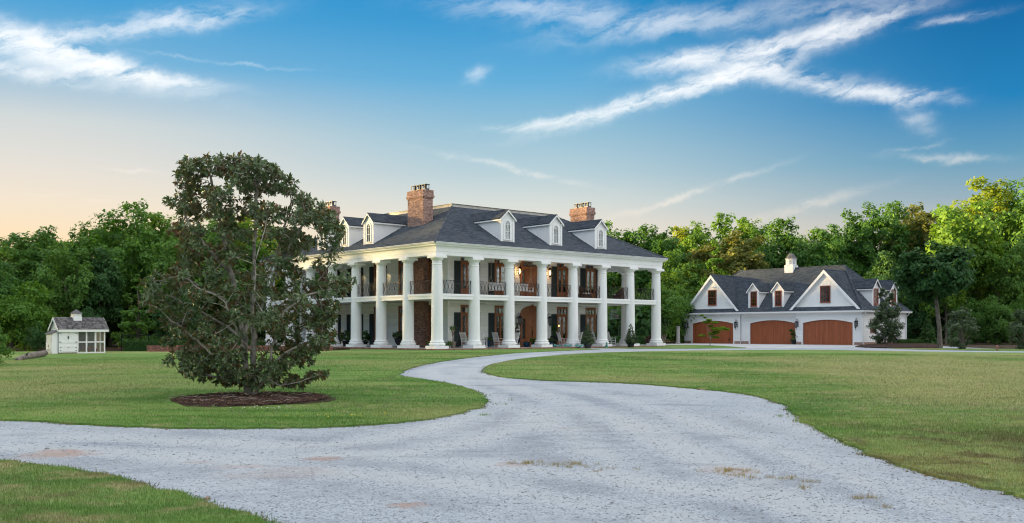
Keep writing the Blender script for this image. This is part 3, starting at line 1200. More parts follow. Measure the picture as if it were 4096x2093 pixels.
# porch floor with a brick edge
MB().box(-.72, -.72, -.75, LX + .72, LY + .72, -.06).build('porch_base', 'mortar', H)
mb = MB()
for i in range(int((LX + 1.5) / .6)):
    for j in range(int(3.9 / .6)):
        mb.box(-.74 + i * .6, -.74 + j * .6, -.06, -.74 + i * .6 + .592, -.74 + j * .6 + .592, random.uniform(-.003, .003))
for i in range(int(4.2 / .6)):
    for j in range(6, int((LY + 1.4) / .6)):
        mb.box(-.74 + i * .6, -.74 + j * .6, -.06, -.74 + i * .6 + .592, -.74 + j * .6 + .592, random.uniform(-.003, .003))
        x = LX + .74 - 4.2 + i * .6
        mb.box(x, -.74 + j * .6, -.06, x + .592, -.74 + j * .6 + .592, random.uniform(-.003, .003))
mb.build('porch_floor', 'porch_paving', H, kind='stuff')
edge = [(move(-.74, -.72, 0), LX + 1.46, -.50, -.005), (move(-.72, LY + .74, 0, R(-90)), LY + 1.46, -.5, -.005)]
bricks(H, edge, 'brick_old', 0, seed=3)

# columns
shaft = [(.50, .20), (.50, .22), (.565, .25), (.575, .31), (.555, .37), (.475, .40), (.470, .43), (.50, .445), (.515, .48), (.50, .515), (.440, .53),
         (.432, .56), (.418, .62), (.416, 1.2), (.412, 2.2), (.402, 3.4), (.385, 4.6), (.362, 5.72), (.358, 5.80), (.372, 5.82), (.385, 5.845),
         (.372, 5.87), (.355, 5.89), (.352, 6.10), (.362, 6.12), (.395, 6.135), (.430, 6.18), (.455, 6.235), (.460, 6.26), (.455, 6.275)]
ME_SHAFT = mesh_of(MB().lathe(shaft, seg=40), 'column', 'column_paint', 35)
ME_PLINTH = mesh_of(MB().box(-.575, -.575, .0, .575, .575, .20), 'plinth', 'white_paint')
ME_ABACUS = mesh_of(MB().box(-.50, -.50, 6.275, .50, .50, 6.42).box(-.46, -.46, 6.42, .46, .46, 6.47), 'abacus', 'white_paint')
spots = [(i * SX, 0) for i in range(8)] + [(0, j * SY) for j in range(1, 8)] + [(LX, j * SY) for j in range(1, 8)] + [(i * SX, LY) for i in range(1, 7)]
for x, y in spots:
    lift([('column', ME_SHAFT, 0, 0), ('plinth', ME_PLINTH, (0, 0, 0), None), ('abacus', ME_ABACUS, (0, 0, 0), None)], H, (x, y, 0), 0)

# entablature, cornice and gutter
rect = (0, 0, LX, LY)
MB().ring([(.36, 6.47), (.36, 6.72), (.385, 6.725), (.385, 6.98), (.41, 6.985), (.41, 7.04), (-.40, 7.04), (-.40, 6.47)], rect).build('entablature', 'white_paint', H)
MB().ring([(.41, 7.041), (.50, 7.10), (.60, 7.135), (.60, 7.19), (-.3, 7.19), (-.3, 7.041)], rect).build('cornice', 'white_paint', H)
MB().ring([(.58, 7.192), (.66, 7.20), (.72, 7.25), (.735, 7.31), (.755, 7.315), (.755, 7.345), (.58, 7.345)], rect).build('gutter', 'white_paint', H)

# upper porch ceiling and balcony slabs
cb = MB()
sl, sc_ = MB(), MB()
for x0, y0, x1, y1 in ((-.25, -.25, LX + .25, WY0), (-.25, WY0, WX0, LY + .25), (WX1, WY0, LX + .25, LY + .25), (WX0, WY1, WX1, LY + .25)):
    cb.box(x0, y0, 6.96, x1, y1, 7.03)
    sl.box(x0 + .03, y0 + .03, 3.47, x1 - .03, y1 - .03, 3.66)
cb.build('porch_ceiling', 'ceiling_paint', H)
sl.build('balcony_soffit', 'ceiling_paint', H)
MB().ring([(.25, 3.45), (.25, 3.66), (.285, 3.67), (.285, 3.80), (.265, 3.82), (-.20, 3.82), (-.20, 3.45)], rect).build('balcony_fascia', 'white_paint', H)
sl = MB()
for x0, y0, x1, y1 in ((.2, .2, LX - .2, WY0), (.2, WY0, WX0, LY - .2), (WX1, WY0, LX - .2, LY - .2)):
    sl.box(x0, y0, 3.662, x1, y1, 3.815)
sl.build('balcony_floor', 'ceiling_paint', H)

# wrought-iron railings, one panel per bay
def rail_mesh(L):
    mb = MB()
    mb.box(-L / 2, -.02, .93, L / 2, .02, .955).box(-L / 2, -.014, .07, L / 2, .014, .088)
    n = int(L / .30)
    w = L / n
    for i in range(n):
        x = -L / 2 + (i + .5) * w
        for s in (-1, 1):
            mb.tube([(x + s * w * .47, 0, .07), (x + s * w * .30, 0, .28), (x + s * .012, 0, .50), (x + s * w * .30, 0, .74), (x + s * w * .47, 0, .94)], .011, 4)
        mb.tube([(x, 0, 0), (x, 0, .95)], .010, 4)
        mb.box(x - .022, -.018, .475, x + .022, .018, .535)
    for s in (-1, 1):
        mb.box(s * L / 2 - .014, -.014, 0, s * L / 2 + .014, .014, .97)
    return mesh_of(mb, 'railing', 'iron')


RX, RY = rail_mesh(SX - .84), rail_mesh(SY - .84)
for i in range(7):
    share(H, 'railing', RX, ((i + .5) * SX, -.12, 3.82))
    share(H, 'railing', RY, (-.12, (i + .5) * SY, 3.82), R(90))
    share(H, 'railing', RY, (LX + .12, (i + .5) * SY, 3.82), R(90))

# ---- doors and shutters
def french_door(w=1.2, h=3.12):
    fr, f = MB(), .085
    for s in (-1, 1):
        fr.box(s * w / 2 - (f if s > 0 else 0), -.05, 0, s * w / 2 + (0 if s > 0 else f), .13, h)
    fr.box(-w / 2 + f, -.05, h - .13, w / 2 - f, .13, h).box(-w / 2 + f, -.045, 2.50, w / 2 - f, .12, 2.60)
    fr.box(-w / 2 - .04, -.07, h + .002, w / 2 + .04, .10, h + .05)
    iw = (w - 2 * f) / 2
    lf = MB()                                          # one leaf, origin at its hinge-side bottom, width iw
    st = .11
    lf.box(.004, -.02, .02, st, .03, 2.49).box(iw - st * .75, -.02, .02, iw - .004, .03, 2.49)
    lf.box(st, -.02, .02, iw - st * .75, .03, .58).box(st, -.02, 2.37, iw - st * .75, .03, 2.49)
    lf.box(st + .03, -.028, .14, iw - st * .75 - .03, -.018, .48)
    ph = (2.37 - .58) / 4
    for i in (1, 2, 3):
        lf.box(st, -.018, .58 + i * ph - .013, iw - st * .75, .02, .58 + i * ph + .013)
    pm = mesh_of(MB().box(0, 0, 0, 1, .008, 1), 'pane', 'window_glass')
    lm, fm = mesh_of(lf, 'door_leaf', 'stained_wood'), mesh_of(fr, 'french_door', 'stained_wood')
    hm = mesh_of(MB().box(-.012, -.05, -.08, .012, -.02, .08).tube([(0, -.05, .02), (.07, -.06, .02)], .01, 5), 'handle', 'iron')
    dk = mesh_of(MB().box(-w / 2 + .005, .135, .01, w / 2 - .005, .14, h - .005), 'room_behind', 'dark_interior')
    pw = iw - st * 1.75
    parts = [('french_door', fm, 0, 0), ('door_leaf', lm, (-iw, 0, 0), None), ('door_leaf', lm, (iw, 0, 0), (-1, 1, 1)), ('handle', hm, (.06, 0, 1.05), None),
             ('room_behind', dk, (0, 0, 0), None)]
    for s in (0, 1):
        for i in range(4):
            x = -iw + st if s == 0 else st * .75
            parts.append(('pane', pm, (x, .004, .58 + i * ph + .013), (pw, 1, ph - .026)))
    tw = (w - 2 * f) / 3
    tm = mesh_of(MB().box(-.012, -.04, 2.60, .012, .02, h - .13), 'glazing_bar', 'stained_wood')
    for i in range(3):
        parts.append(('transom_pane', pm, (-w / 2 + f + i * tw + .008, .0, 2.605), (tw - .016, 1, h - .13 - 2.61)))
        if i:
            parts.append(('glazing_bar', tm, (-w / 2 + f + i * tw, 0, 0), None))
    return parts


FD = french_door()
sh = MB().box(-.30, -.045, 0, -.25, 0, 2.56).box(.25, -.045, 0, .30, 0, 2.56)
for z0, z1 in ((0, .14), (.82, .92), (2.46, 2.56)):
    sh.box(-.25, -.042, z0, .25, -.004, z1)
for z0, z1 in ((.14, .82), (.92, 2.46)):
    n = int((z1 - z0) / .06)
    for i in range(n):
        z = z0 + (i + .5) * (z1 - z0) / n
        sh.add([(-.25, -.038, z - .025), (.25, -.038, z - .025), (.25, -.008, z + .028), (-.25, -.008, z + .028)], [(0, 1, 2, 3)])
sh.box(-.25, -.006, .1, .25, -.002, 2.5)
ME_SH = mesh_of(sh, 'shutter', 'shutter_paint')


def front_door(upper):
    """arched doorway: panelled door between sidelights, fanlight above"""
    w, hs = 2.6, 2.46
    r_ = w / 2
    fr = MB()
    arc = lambda rad, k_=.58: [(rad * math.cos(t), hs + rad * k_ * math.sin(t)) for t in np.linspace(0, math.pi, 19)]
    o_, i_ = arc(r_), arc(r_ - .17)
    for q in range(18):
        fr.prism([o_[q], o_[q + 1], i_[q + 1], i_[q]], -.09, .14, 'y')
    for s in (-1, 1):
        a, b = sorted((s * r_, s * (r_ - .17)))
        fr.box(a, -.09, 0, b, .14, hs - .001)
        a, b = sorted((s * .56, s * .68))
        fr.box(a, -.05, .0, b, .12, 2.28)
    fr.box(-r_ + .17, -.07, 2.28, r_ - .17, .12, 2.46).box(-r_ - .06, -.13, 2.40, -r_ + .172, -.088, 2.50).box(r_ - .172, -.13, 2.40, r_ + .06, -.088, 2.50)
    fr.box(-.07, -.13, hs + r_ * .58 - .14, .07, -.02, hs + r_ * .58 + .10)
    fm = mesh_of(fr, 'front_door', 'stained_wood')
    d = MB().box(-.555, .0, .02, .555, .05, 2.275)
    for z0, z1 in ((.16, .78), (.98, 1.60), (1.72, 2.16)):
        for s in (-1, 1):
            a, b = sorted((s * .07, s * .48))
            d.box(a, -.006, z0, b, 0, z1).box(a + .05, -.022, z0 + .05, b - .05, -.006, z1 - .05)
    dm = mesh_of(d, 'door_leaf', 'stained_wood')
    sd = MB()
    for s in (-1, 1):
        a, b = sorted((s * .68, s * 1.13))
        sd.box(a, -.01, .02, b, .05, .62).box(a, -.01, 2.18, b, .05, 2.28).box(a, -.01, .62, a + .07, .05, 2.18).box(b - .07, -.01, .62, b, .05, 2.18)
        sd.box(a + .08, -.02, .12, b - .08, -.01, .52)
    sm = mesh_of(sd, 'sidelight', 'stained_wood')
    pm = mesh_of(MB().box(0, 0, 0, 1, .008, 1), 'pane', 'window_glass')
    fan = MB()
    inner = arc(r_ - .171)
    fan.prism([(inner[0][0], hs + .002)] + inner + [(inner[-1][0], hs + .002)][:0], .02, .03, 'y')
    fan2 = MB()
    for t in np.linspace(math.pi * .2, math.pi * .8, 4):
        fan2.tube([(.2 * math.cos(t), .01, hs + .12 * math.sin(t)), ((r_ - .17) * math.cos(t), .01, hs + (r_ - .17) * .58 * math.sin(t))], .014, 4)
    fan2.tube([(.5 * math.cos(t), .01, hs + .5 * .58 * math.sin(t)) for t in np.linspace(0, math.pi, 13)], .014, 4)
    parts = [('front_door', fm, 0, 0), ('door_leaf', dm, (0, 0, 0), None), ('sidelight', sm, (0, 0, 0), None),
             ('fanlight', mesh_of(fan, 'fanlight', 'window_glass' if upper else 'stained_wood'), (0, 0, 0), None), ('fanlight_bars', mesh_of(fan2, 'fanlight_bars', 'stained_wood'), (0, 0, 0), None),
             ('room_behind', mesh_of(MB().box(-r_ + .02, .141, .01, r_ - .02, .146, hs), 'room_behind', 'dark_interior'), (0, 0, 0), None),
             ('handle', mesh_of(MB().box(-.03, -.06, .80, .03, -.022, 1.30).lathe([(.03, 0), (.045, .03), (.02, .06)], (0, -.04, 1.45), 10), 'handle', 'iron'), (.47 if upper else 0, 0, 0), None)]
    for s in (-1, 1):
        for i in range(3):
            x = s * .905 - .155
            parts.append(('pane', pm, (x, .02, .63 + i * .52), (.31, 1, .50)))
    return parts


def siding_zone(zs, side):
    """openings along one facade: door centres and clear rectangles"""
    return zs


front_c = [SX * (i + .5) for i in range(1, 6)]
left_c = [SY * (i + .5) for i in range(1, 6)]
core = MB().box(WX0 + .15, WY0 + .15, 0, WX1 - .15, WY1 - .15, 7.0)
core.build('wall_core', 'dark_interior', H)
wall = MB()
for lvl, zb in enumerate((0.0, 3.82)):
    top = 3.46 if lvl == 0 else 6.955
    # front wall as piers between the door openings
    cuts = []
    for i, c in enumerate(front_c):
        if i == 2:
            cuts.append((c - 1.3, c + 1.3, zb, zb + 2.47))
        else:
            cuts.append((c - .6, c + .6, zb, zb + 3.12 if lvl == 0 else zb + 3.09))
    xs = WX0
    for (a, b, z0, z1) in cuts:
        wall.box(xs, WY0, zb, a, WY0 + .145, top)
        if z1 < top - .01:
            if b - a > 2:
                r0 = 1.3
                for q in range(12):
                    t0, t1 = math.pi * q / 12, math.pi * (q + 1) / 12
                    c = (a + b) / 2
                    wall.prism([(c + r0 * math.cos(t0), z1 + r0 * .58 * math.sin(t0)), (c + r0 * math.cos(t0), top), (c + r0 * math.cos(t1), top), (c + r0 * math.cos(t1), z1 + r0 * .58 * math.sin(t1))], WY0, WY0 + .145, 'y')
            else:
                wall.box(a, WY0, z1, b, WY0 + .145, top)
        xs = b
    wall.box(xs, WY0, zb, WX1, WY0 + .145, top)
    hol = [(a - WX0, b - WX0, z0, z1 + .05) for a, b, z0, z1 in cuts]
    c = front_c[2] - WX0
    for q in range(8):                                        # stepped round the arch
        t = math.pi * (q + .5) / 8
        z = zb + 2.47 + 1.3 * .58 * q / 8
        hw = 1.3 * math.sqrt(max(0, 1 - ((q + .35) / 8) ** 2))
        hol.append((c - hw, c + hw, z - .02, z + 1.3 * .58 / 8 + .02))
    clap(H, move(WX0, WY0 - .001, 0), WX1 - WX0, zb + .02, top - .02, hol, .155, 'siding_paint', single=(lvl == 0))
    for i, c in enumerate(front_c):
        if i == 2:
            lift(front_door(lvl), H, (c, WY0, zb), 0)
        else:
            lift(FD, H, (c, WY0, zb), 0)
            for s in (-1, 1):
                share(H, 'shutter', ME_SH, (c + s * .93, WY0 - .03, zb + .05))
    # left wall (faces -x); local x of the wall runs towards -y
    cutl = [(c - .6, c + .6) for c in left_c]
    ys = WY0 + .145
    for a, b in cutl:
        wall.box(WX0, ys, zb, WX0 + .145, a, top)
        wall.box(WX0, a, zb + 3.09, WX0 + .145, b, top)
        ys = b
    wall.box(WX0, ys, zb, WX0 + .145, WY1, top)
    holl = [(WY1 - b, WY1 - a, zb, zb + 3.12) for a, b in cutl]
    clap(H, move(WX0 - .001, WY1, 0, R(-90)), WY1 - WY0, zb + .02, top - .02, holl, .155, 'siding_paint', single=False)
    for i, c in enumerate(left_c):
        lift(FD, H, (WX0, c, zb), R(-90))
        if i != 1:
            for s in (-1, 1):
                share(H, 'shutter', ME_SH, (WX0 - .03, c + s * .93, zb + .05), R(-90))
    wall.box(WX1 - .145, WY0 + .145, zb, WX1, WY1, top)
    wall.box(WX0 + .145, WY1 - .145, zb, WX1 - .145, WY1, top)
    for x, y in ((WX0 - .03, WY0 - .03), (WX1 - .09, WY0 - .03)):
        MB().box(x, y, zb + .01, x + .12, y + .12, top - .005).build('corner_board', 'white_paint', H)
wall.build('wall', 'siding_paint', H)

# door near the corner of the left wall
lift(FD, H, (WX0 - .002, 4.15, 0), R(-90))
lift(FD, H, (WX0 - .002, 4.15, 3.82), R(-90))

# lamp seen through the glass of a door
MB().lathe([(.01, 0), (.05, .03), (.06, .09), (.03, .15), (.005, .19)], (front_c[3] - .30, WY0 + .07, 1.55), 8).build('lamp', 'lamp_glow', H)
for zz in (4.7, 5.2, 5.7):  # pale slips behind the panes, in place of sunset sky reflected in the glass
    MB().box(WX0 + .10, left_c[1] - .34, zz, WX0 + .105, left_c[1] - .14, zz + .42).build('painted_reflection', 'curtain', H)

# ---- chimneys
def chimney(x0, x1, y0, y1, zb, single, mat, label):
    ch = MB().box(x0, y0, zb, x1, y1, 11.86).build('chimney', 'mortar', H, label)
    fs = [(move(x0, y1, 0, R(-90)), y1 - y0, 8.3, 11.22), (move(x0, y0, 0), x1 - x0, 8.3, 11.22)]
    fs += [(move(x1, y0, 0, R(90)), y1 - y0, 9.0, 11.22), (move(x1, y1, 0, R(180)), x1 - x0, 9.5, 11.22)]
    bricks(ch, fs, mat, single, seed=5)
    fs = []
    for e, z0, z1 in ((.045, 11.22, 11.30), (.09, 11.30, 11.46), (.045, 11.46, 11.86)):
        fs += [(move(x0 - e, y1 + e, 0, R(-90)), y1 - y0 + 2 * e, z0, z1), (move(x0 - e, y0 - e, 0), x1 - x0 + 2 * e, z0, z1),
               (move(x1 + e, y0 - e, 0, R(90)), y1 - y0 + 2 * e, z0, z1), (move(x1 + e, y1 + e, 0, R(180)), x1 - x0 + 2 * e, z0, z1)]
    for e, z0, z1 in ((.043, 11.221, 11.299), (.088, 11.301, 11.459), (.043, 11.461, 11.86)):
        MB().box(x0 - e, y0 - e, z0, x1 + e, y1 + e, z1 - .004).build('chimney_cap', 'mortar', ch)
    bricks(ch, fs, mat, 0, seed=6, bl=.095)
    MB().box(x0 - .06, y0 - .06, zb + .02, x1 + .06, y1 + .06, zb + .22 + .0).build('flashing', 'zinc', ch) if zb > 3 else None
    n = 3
    for i in range(n):
        w = .42
        cy = y0 + (i + .5) * (y1 - y0) / n
        cx = (x0 + x1) / 2
        mb = MB().box(cx - w / 2, cy - w / 2, 11.862, cx + w / 2, cy + w / 2, 11.98)
        for sx_ in (-1, 1):
            for sy_ in (-1, 1):
                mb.box(cx + sx_ * (w / 2 - .02) - .02, cy + sy_ * (w / 2 - .02) - .02, 11.98, cx + sx_ * (w / 2 - .02) + .02, cy + sy_ * (w / 2 - .02) + .02, 12.26)
        mb.box(cx - w / 2 - .03, cy - w / 2 - .03, 12.26, cx + w / 2 + .03, cy + w / 2 + .03, 12.30)
        mb.lathe([(.11, 11.98), (.11, 12.22)], (cx, cy, 0), 10)
        mb.build('flue_cap', 'zinc', ch)
    return ch


chimney(2.7, 3.55, 5.24, 7.23, 0, 300, 'brick_clay', 'brick chimney nearest the corner of the house')
chimney(2.7, 3.55, 18.5, 20.3, 0, 0, 'brick_clay', 'brick chimney at the far left end of the house')
chimney(19.55, 20.45, 4.6, 6.56, 7.4, 0, 'brick_clay', 'brick chimney at the right end of the roof')
for y0, y1 in ((5.24, 7.23), (18.5, 20.3)):
    pier = MB().box(2.71, y0 + .01, .01, 3.19, y1 - .01, 6.95).build('brick_pier', 'mortar', H)
    fs = [(move(2.7, y1, 0, R(-90)), y1 - y0, z0, z1) for z0, z1 in ((0.02, 3.45), (3.83, 6.95))] + [(move(2.7, y0, 0), .48, z0, z1) for z0, z1 in ((0.02, 3.45), (3.83, 6.95))]
    bricks(pier, fs, 'brick_dark', 0, seed=8)

# ---- roof
E, Q, ZE, ZD = .74, 6.7, 7.30, 10.90
x0, y0, x1, y1 = -E, -E, LX + E, LY + E
rf = MB()
b = [(x0, y0, ZE), (x1, y0, ZE), (x1, y1, ZE), (x0, y1, ZE)]
t = [(x0 + Q, y0 + Q, ZD), (x1 - Q, y0 + Q, ZD), (x1 - Q, y1 - Q, ZD), (x0 + Q, y1 - Q, ZD)]
rf.add(b + t, [(0, 1, 5, 4), (1, 2, 6, 5), (2, 3, 7, 6), (3, 0, 4, 7), (4, 5, 6, 7), (3, 2, 1, 0)])
ROOF = rf.build('roof', 'roof_shingle', H)
sl_len = math.hypot(Q, ZD - ZE)
c_, s_ = Q / sl_len, (ZD - ZE) / sl_len
LXe, LYe = x1 - x0, y1 - y0
shingle_slopes([((x0, y0, ZE), (1, 0, 0), (0, c_, s_), [(0, 0), (LXe, 0), (LXe - Q, sl_len), (Q, sl_len)]),
                ((x0, y1, ZE), (0, -1, 0), (c_, 0, s_), [(0, 0), (LYe, 0), (LYe - Q, sl_len), (Q, sl_len)]),
                ((x1, y0, ZE), (0, 1, 0), (-c_, 0, s_), [(0, 0), (LYe, 0), (LYe - Q, sl_len), (Q, sl_len)])], .16, .33, .016, 2, 'shingles', ROOF)
hp = MB()
for p, q in zip(b, t):
    P, Qv = Vector(p), Vector(q)
    n = 26
    for i in range(n):
        a_, c2 = P.lerp(Qv, i / n), P.lerp(Qv, (i + 1.25) / n)
        hp.tube([a_ + Vector((0, 0, .02)), c2 + Vector((0, 0, .005))], [.085, .07], 6)
hp.build('hip_ridge', 'roof_shingle', ROOF, kind='stuff')
MB().ring([(0.05, ZD - .02), (.05, ZD + .19), (-.12, ZD + .19), (-.12, ZD - .02)], (x0 + Q, y0 + Q, x1 - Q, y1 - Q)).build('deck_fascia', 'deck_fascia', ROOF)
MB().ring([(0.10, ZD + .191), (.10, ZD + .225), (-.14, ZD + .225), (-.14, ZD + .191)], (x0 + Q, y0 + Q, x1 - Q, y1 - Q)).build('deck_edge', 'zinc', ROOF)


# ---- dormers: face on -y, base centre at the origin
def dormer(parent, loc, rz, w, hw, hg, slope, style, sid, single=True, over=.12, exp=.17):
    d = bpy.data.objects.new('dormer', MB().prism([(-w / 2, 0), (w / 2, 0), (w / 2, hw), (0, hw + hg), (-w / 2, hw)], .03, .16, 'y').mesh('dormer'))
    d.data.materials.append(MATS['white_paint'])
    COL.objects.link(d)
    d.parent = parent
    d.location = loc
    d.rotation_euler = (0, 0, rz)
    dep = hw / slope                        # where the side walls die into the roof
    depr = (hw + hg) / slope
    for s in (-1, 1):                       # cheeks, boarded
        xx = s * (w / 2 - .02)
        MB().add([(xx, .16, .0), (xx, dep, hw), (xx, .16, hw), (xx - s * .04, .16, 0), (xx - s * .04, dep, hw), (xx - s * .04, .16, hw)],
                 [(0, 1, 2), (5, 4, 3), (0, 3, 4, 1), (1, 4, 5, 2), (2, 5, 3, 0)]).build('cheek', sid, d)
        if s < 0:
            M = move(xx - .001, dep, 0, R(-90))
            clap(d, M, dep, 0.0, hw, [], exp, sid, .034, True, lambda z: (0.0, dep - max(.12, z / slope)))
        else:
            M = move(xx + .001, 0, 0, R(90))
            clap(d, M, dep, 0.0, hw, [], exp, sid, .034, single, lambda z: (max(.12, z / slope), dep))
    # front dressing
    f = MB()
    for s in (-1, 1):
        a, b_ = sorted((s * w / 2, s * (w / 2 - .13)))
        f.box(a - .015, -.02, .0, b_ + .015, .03, hw - .12).box(a - .035, -.045, hw - .12, b_ + .035, .03, hw - .02)
    f.box(-w / 2 - .02, -.03, -.06, w / 2 + .02, .03, -.001)
    # roof slabs, rake boards
    rl = math.hypot(w / 2 + over, hg * (w / 2 + over) / (w / 2))
    k_ = hg / (w / 2)
    rs = MB()
    ez = hw - over * k_
    for s in (-1, 1):
        xo = s * (w / 2 + over)
        ze = ez
        de = max(.3, (ze + .02) / slope) + .15
        rs.add([(xo, -over, ze), (0, -over, hw + hg), (0, depr + .15, hw + hg), (xo, de, ze), (xo, -over, ze + .07), (0, -over, hw + hg + .07), (0, depr + .15, hw + hg + .07), (xo, de, ze + .07)],
               [(0, 1, 2, 3), (7, 6, 5, 4), (0, 4, 5, 1), (3, 2, 6, 7), (0, 3, 7, 4), (1, 5, 6, 2)])
        f.add([(xo, -over - .02, ze - .09), (0, -over - .02, hw + hg - .10), (0, -over - .02, hw + hg + .03), (xo, -over - .02, ze + .03),
               (xo, -over + .03, ze - .09), (0, -over + .03, hw + hg - .10), (0, -over + .03, hw + hg + .03), (xo, -over + .03, ze + .03)],
              [(0, 1, 2, 3), (7, 6, 5, 4), (0, 4, 5, 1), (3, 2, 6, 7), (0, 3, 7, 4)])
        a, b_ = sorted((xo, xo - s * .03))
        f.box(a, -over + .031, ze - .09, b_, de - .1, ze + .02)
        if style == 'square':
            f.box(min(xo, s * w / 2), -over + .031, ze - .092, max(xo, s * w / 2), .03, ze - .06)
    f.build('dormer_trim', 'white_paint', d)
    ro = rs.build('dormer_roof', 'roof_shingle', d)
    sls = []
    for s in (-1, 1):
        xo = s * (w / 2 + over)
        u = (0, -1, 0) if s < 0 else (0, 1, 0)
        vv = Vector((-s * (w / 2 + over), 0, hg + over * k_)).normalized()
        de = max(.3, (ez + .02) / slope) + .15
        if s < 0:
            sls.append(((xo, de, ez + .072), u, vv, [(0, 0), (de + over, 0), (de + over, rl), (de - depr - .15, rl)]))
        else:
            sls.append(((xo, -over, ez + .072), u, vv, [(0, 0), (de + over, 0), (depr + .15 + over, rl), (0, rl)]))
    sh_ = shingle_slopes(sls, .16, .33, .014, int(rng.integers(1e6)), 'shingles', d)
    pane = PANE
    if style == 'arched':
        ww, wz0, wz1 = .50, .20, hw - .42
        r_ = ww / 2
        fr = MB()
        for s in (-1, 1):
            a, b_ = sorted((s * (r_ + .10), s * (r_ - .02)))
            fr.box(a, -.03, wz0, b_, .028, wz1)
        fr.box(-r_ - .12, -.05, wz0 - .07, r_ + .12, .028, wz0)
        arc = lambda rad: [(rad * math.cos(t_), wz1 + rad * math.sin(t_)) for t_ in np.linspace(0, math.pi, 15)]
        o_, i_ = arc(r_ + .10), arc(r_ - .02)
        for q in range(14):
            fr.prism([o_[q], o_[q + 1], i_[q + 1], i_[q]], -.03, .028, 'y')
        fr.box(-.012, -.012, wz0, .012, .012, wz1 + .02)
        for i in (1, 2):
            zz = wz0 + (wz1 - wz0) * i / 2.0 - (.0 if i == 1 else .02)
            fr.box(-r_, -.014, zz - .012, r_, .012, zz + .012)
        for s in (-1, 1):                  # gothic tracery
            fr.tube([(s * r_ * (1 - math.cos(t_)) if True else 0, 0, wz1 + r_ * math.sin(t_)) for t_ in np.linspace(0, math.pi * .48, 7)], .012, 4)
        fr.build('window_frame', 'white_paint', d)
        pz = (wz1 - wz0) / 2
        for s in (0, 1):
            for i in range(2):
                o = share(d, 'pane', pane, (-r_ + .005 if s == 0 else .012, .012, wz0 + i * pz + .012), 0, (r_ - .017, 1, pz - .03))
        MB().prism([(p[0] * 1.0, p[1]) for p in arc(r_ - .021)], .012, .018, 'y').build('arched_pane', 'window_glass', d)
        MB().prism([(-r_, wz0), (r_, wz0)] + arc(r_), .020, .028, 'y').build('curtain', 'curtain', d)
    else:
        sash_window(d, (0, -.0, .14), w * .58, hw - .25)
    return d


PANE = mesh_of(MB().box(0, 0, 0, 1, .008, 1), 'pane', 'window_glass')


def sash_window(parent, loc, w, h, rz=0.0, cols=3, rows=4):
    """red-brown double-hung window on the plane y=0, outward -y"""
    M = move(*loc, rz)
    fr = MB()
    f = .07
    fr.box(-w / 2, -.04, 0, -w / 2 + f, .028, h, M).box(w / 2 - f, -.04, 0, w / 2, .028, h, M)
    fr.box(-w / 2 + f, -.04, h - f, w / 2 - f, .028, h, M).box(-w / 2 - .03, -.07, -.05, w / 2 + .03, .028, 0, M)
    fr.box(-w / 2 + f, -.04, 0, w / 2 - f, .028, f, M).box(-w / 2 + f, -.032, h / 2 - .028, w / 2 - f, .02, h / 2 + .028, M)
    cw, rh = (w - 2 * f) / cols, (h - 2 * f) / rows
    for i in range(1, cols):
        fr.box(-w / 2 + f + i * cw - .012, -.022, f, -w / 2 + f + i * cw + .012, .0, h - f, M)
    for i in range(1, rows):
        if i * 2 != rows:
            fr.box(-w / 2 + f, -.02, f + i * rh - .012, w / 2 - f, -.001, f + i * rh + .012, M)
    win = fr.build('window_frame', 'window_wood', parent)
    for i in range(cols):
        for j in range(rows):
            o = bpy.data.objects.new('pane', PANE)
            COL.objects.link(o)
            o.parent = parent
            o.matrix_local = M @ Matrix.Translation((-w / 2 + f + i * cw + .005, .002, f + j * rh + .005)) @ Matrix.Diagonal((cw - .01, 1, rh - .01, 1))
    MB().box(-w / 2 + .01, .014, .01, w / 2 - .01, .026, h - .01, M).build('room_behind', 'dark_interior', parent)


sl_h = (ZD - ZE) / Q
for cx in (7.4, 12.35, 17.35):
    dormer(H, (cx - E, .95 - E, ZE + .95 * sl_h), 0, 1.32, 1.72, .60, sl_h, 'arched', 'white_paint', False)
for cy in (9.6, 13.0, 16.4):
    dormer(H, (.95 - E, cy - E, ZE + .95 * sl_h), R(-90), 1.32, 1.72, .60, sl_h, 'arched', 'white_paint', False)

# ---- wall lanterns beside the front doors
def lantern_meshes():
    b_ = MB().box(-.06, .0, .05, .06, .03, .62)
    b_.tube([(0, 0, .55), (0, -.10, .72), (0, -.22, .80), (0, -.30, .72), (0, -.30, .62)], .014, 6)
    b_.tube([(0, 0, .40), (0, -.08, .52), (0, -.16, .62), (0, -.20, .72), (0, -.12, .78), (0, -.08, .72)], .011, 6)
    for a in range(6):
        t_ = a * math.pi / 3
        b_.tube([(.09 * math.cos(t_), -.30 + .09 * math.sin(t_), .02), (.145 * math.cos(t_), -.30 + .145 * math.sin(t_), .46)], .010, 4)
    b_.lathe([(.02, .44), (.165, .46), (.15, .49), (.09, .56), (.04, .60), (.015, .64)], (0, -.30, 0), 6)
    b_.lathe([(.01, -.20), (.03, -.14), (.015, -.08), (.06, -.03), (.10, .02), (.02, .03)], (0, -.30, 0), 6)
    g_ = MB().lathe([(.075, .03), (.125, .44)], (0, -.30, 0), 6)
    return mesh_of(b_, 'lantern', 'lantern_metal'), g_


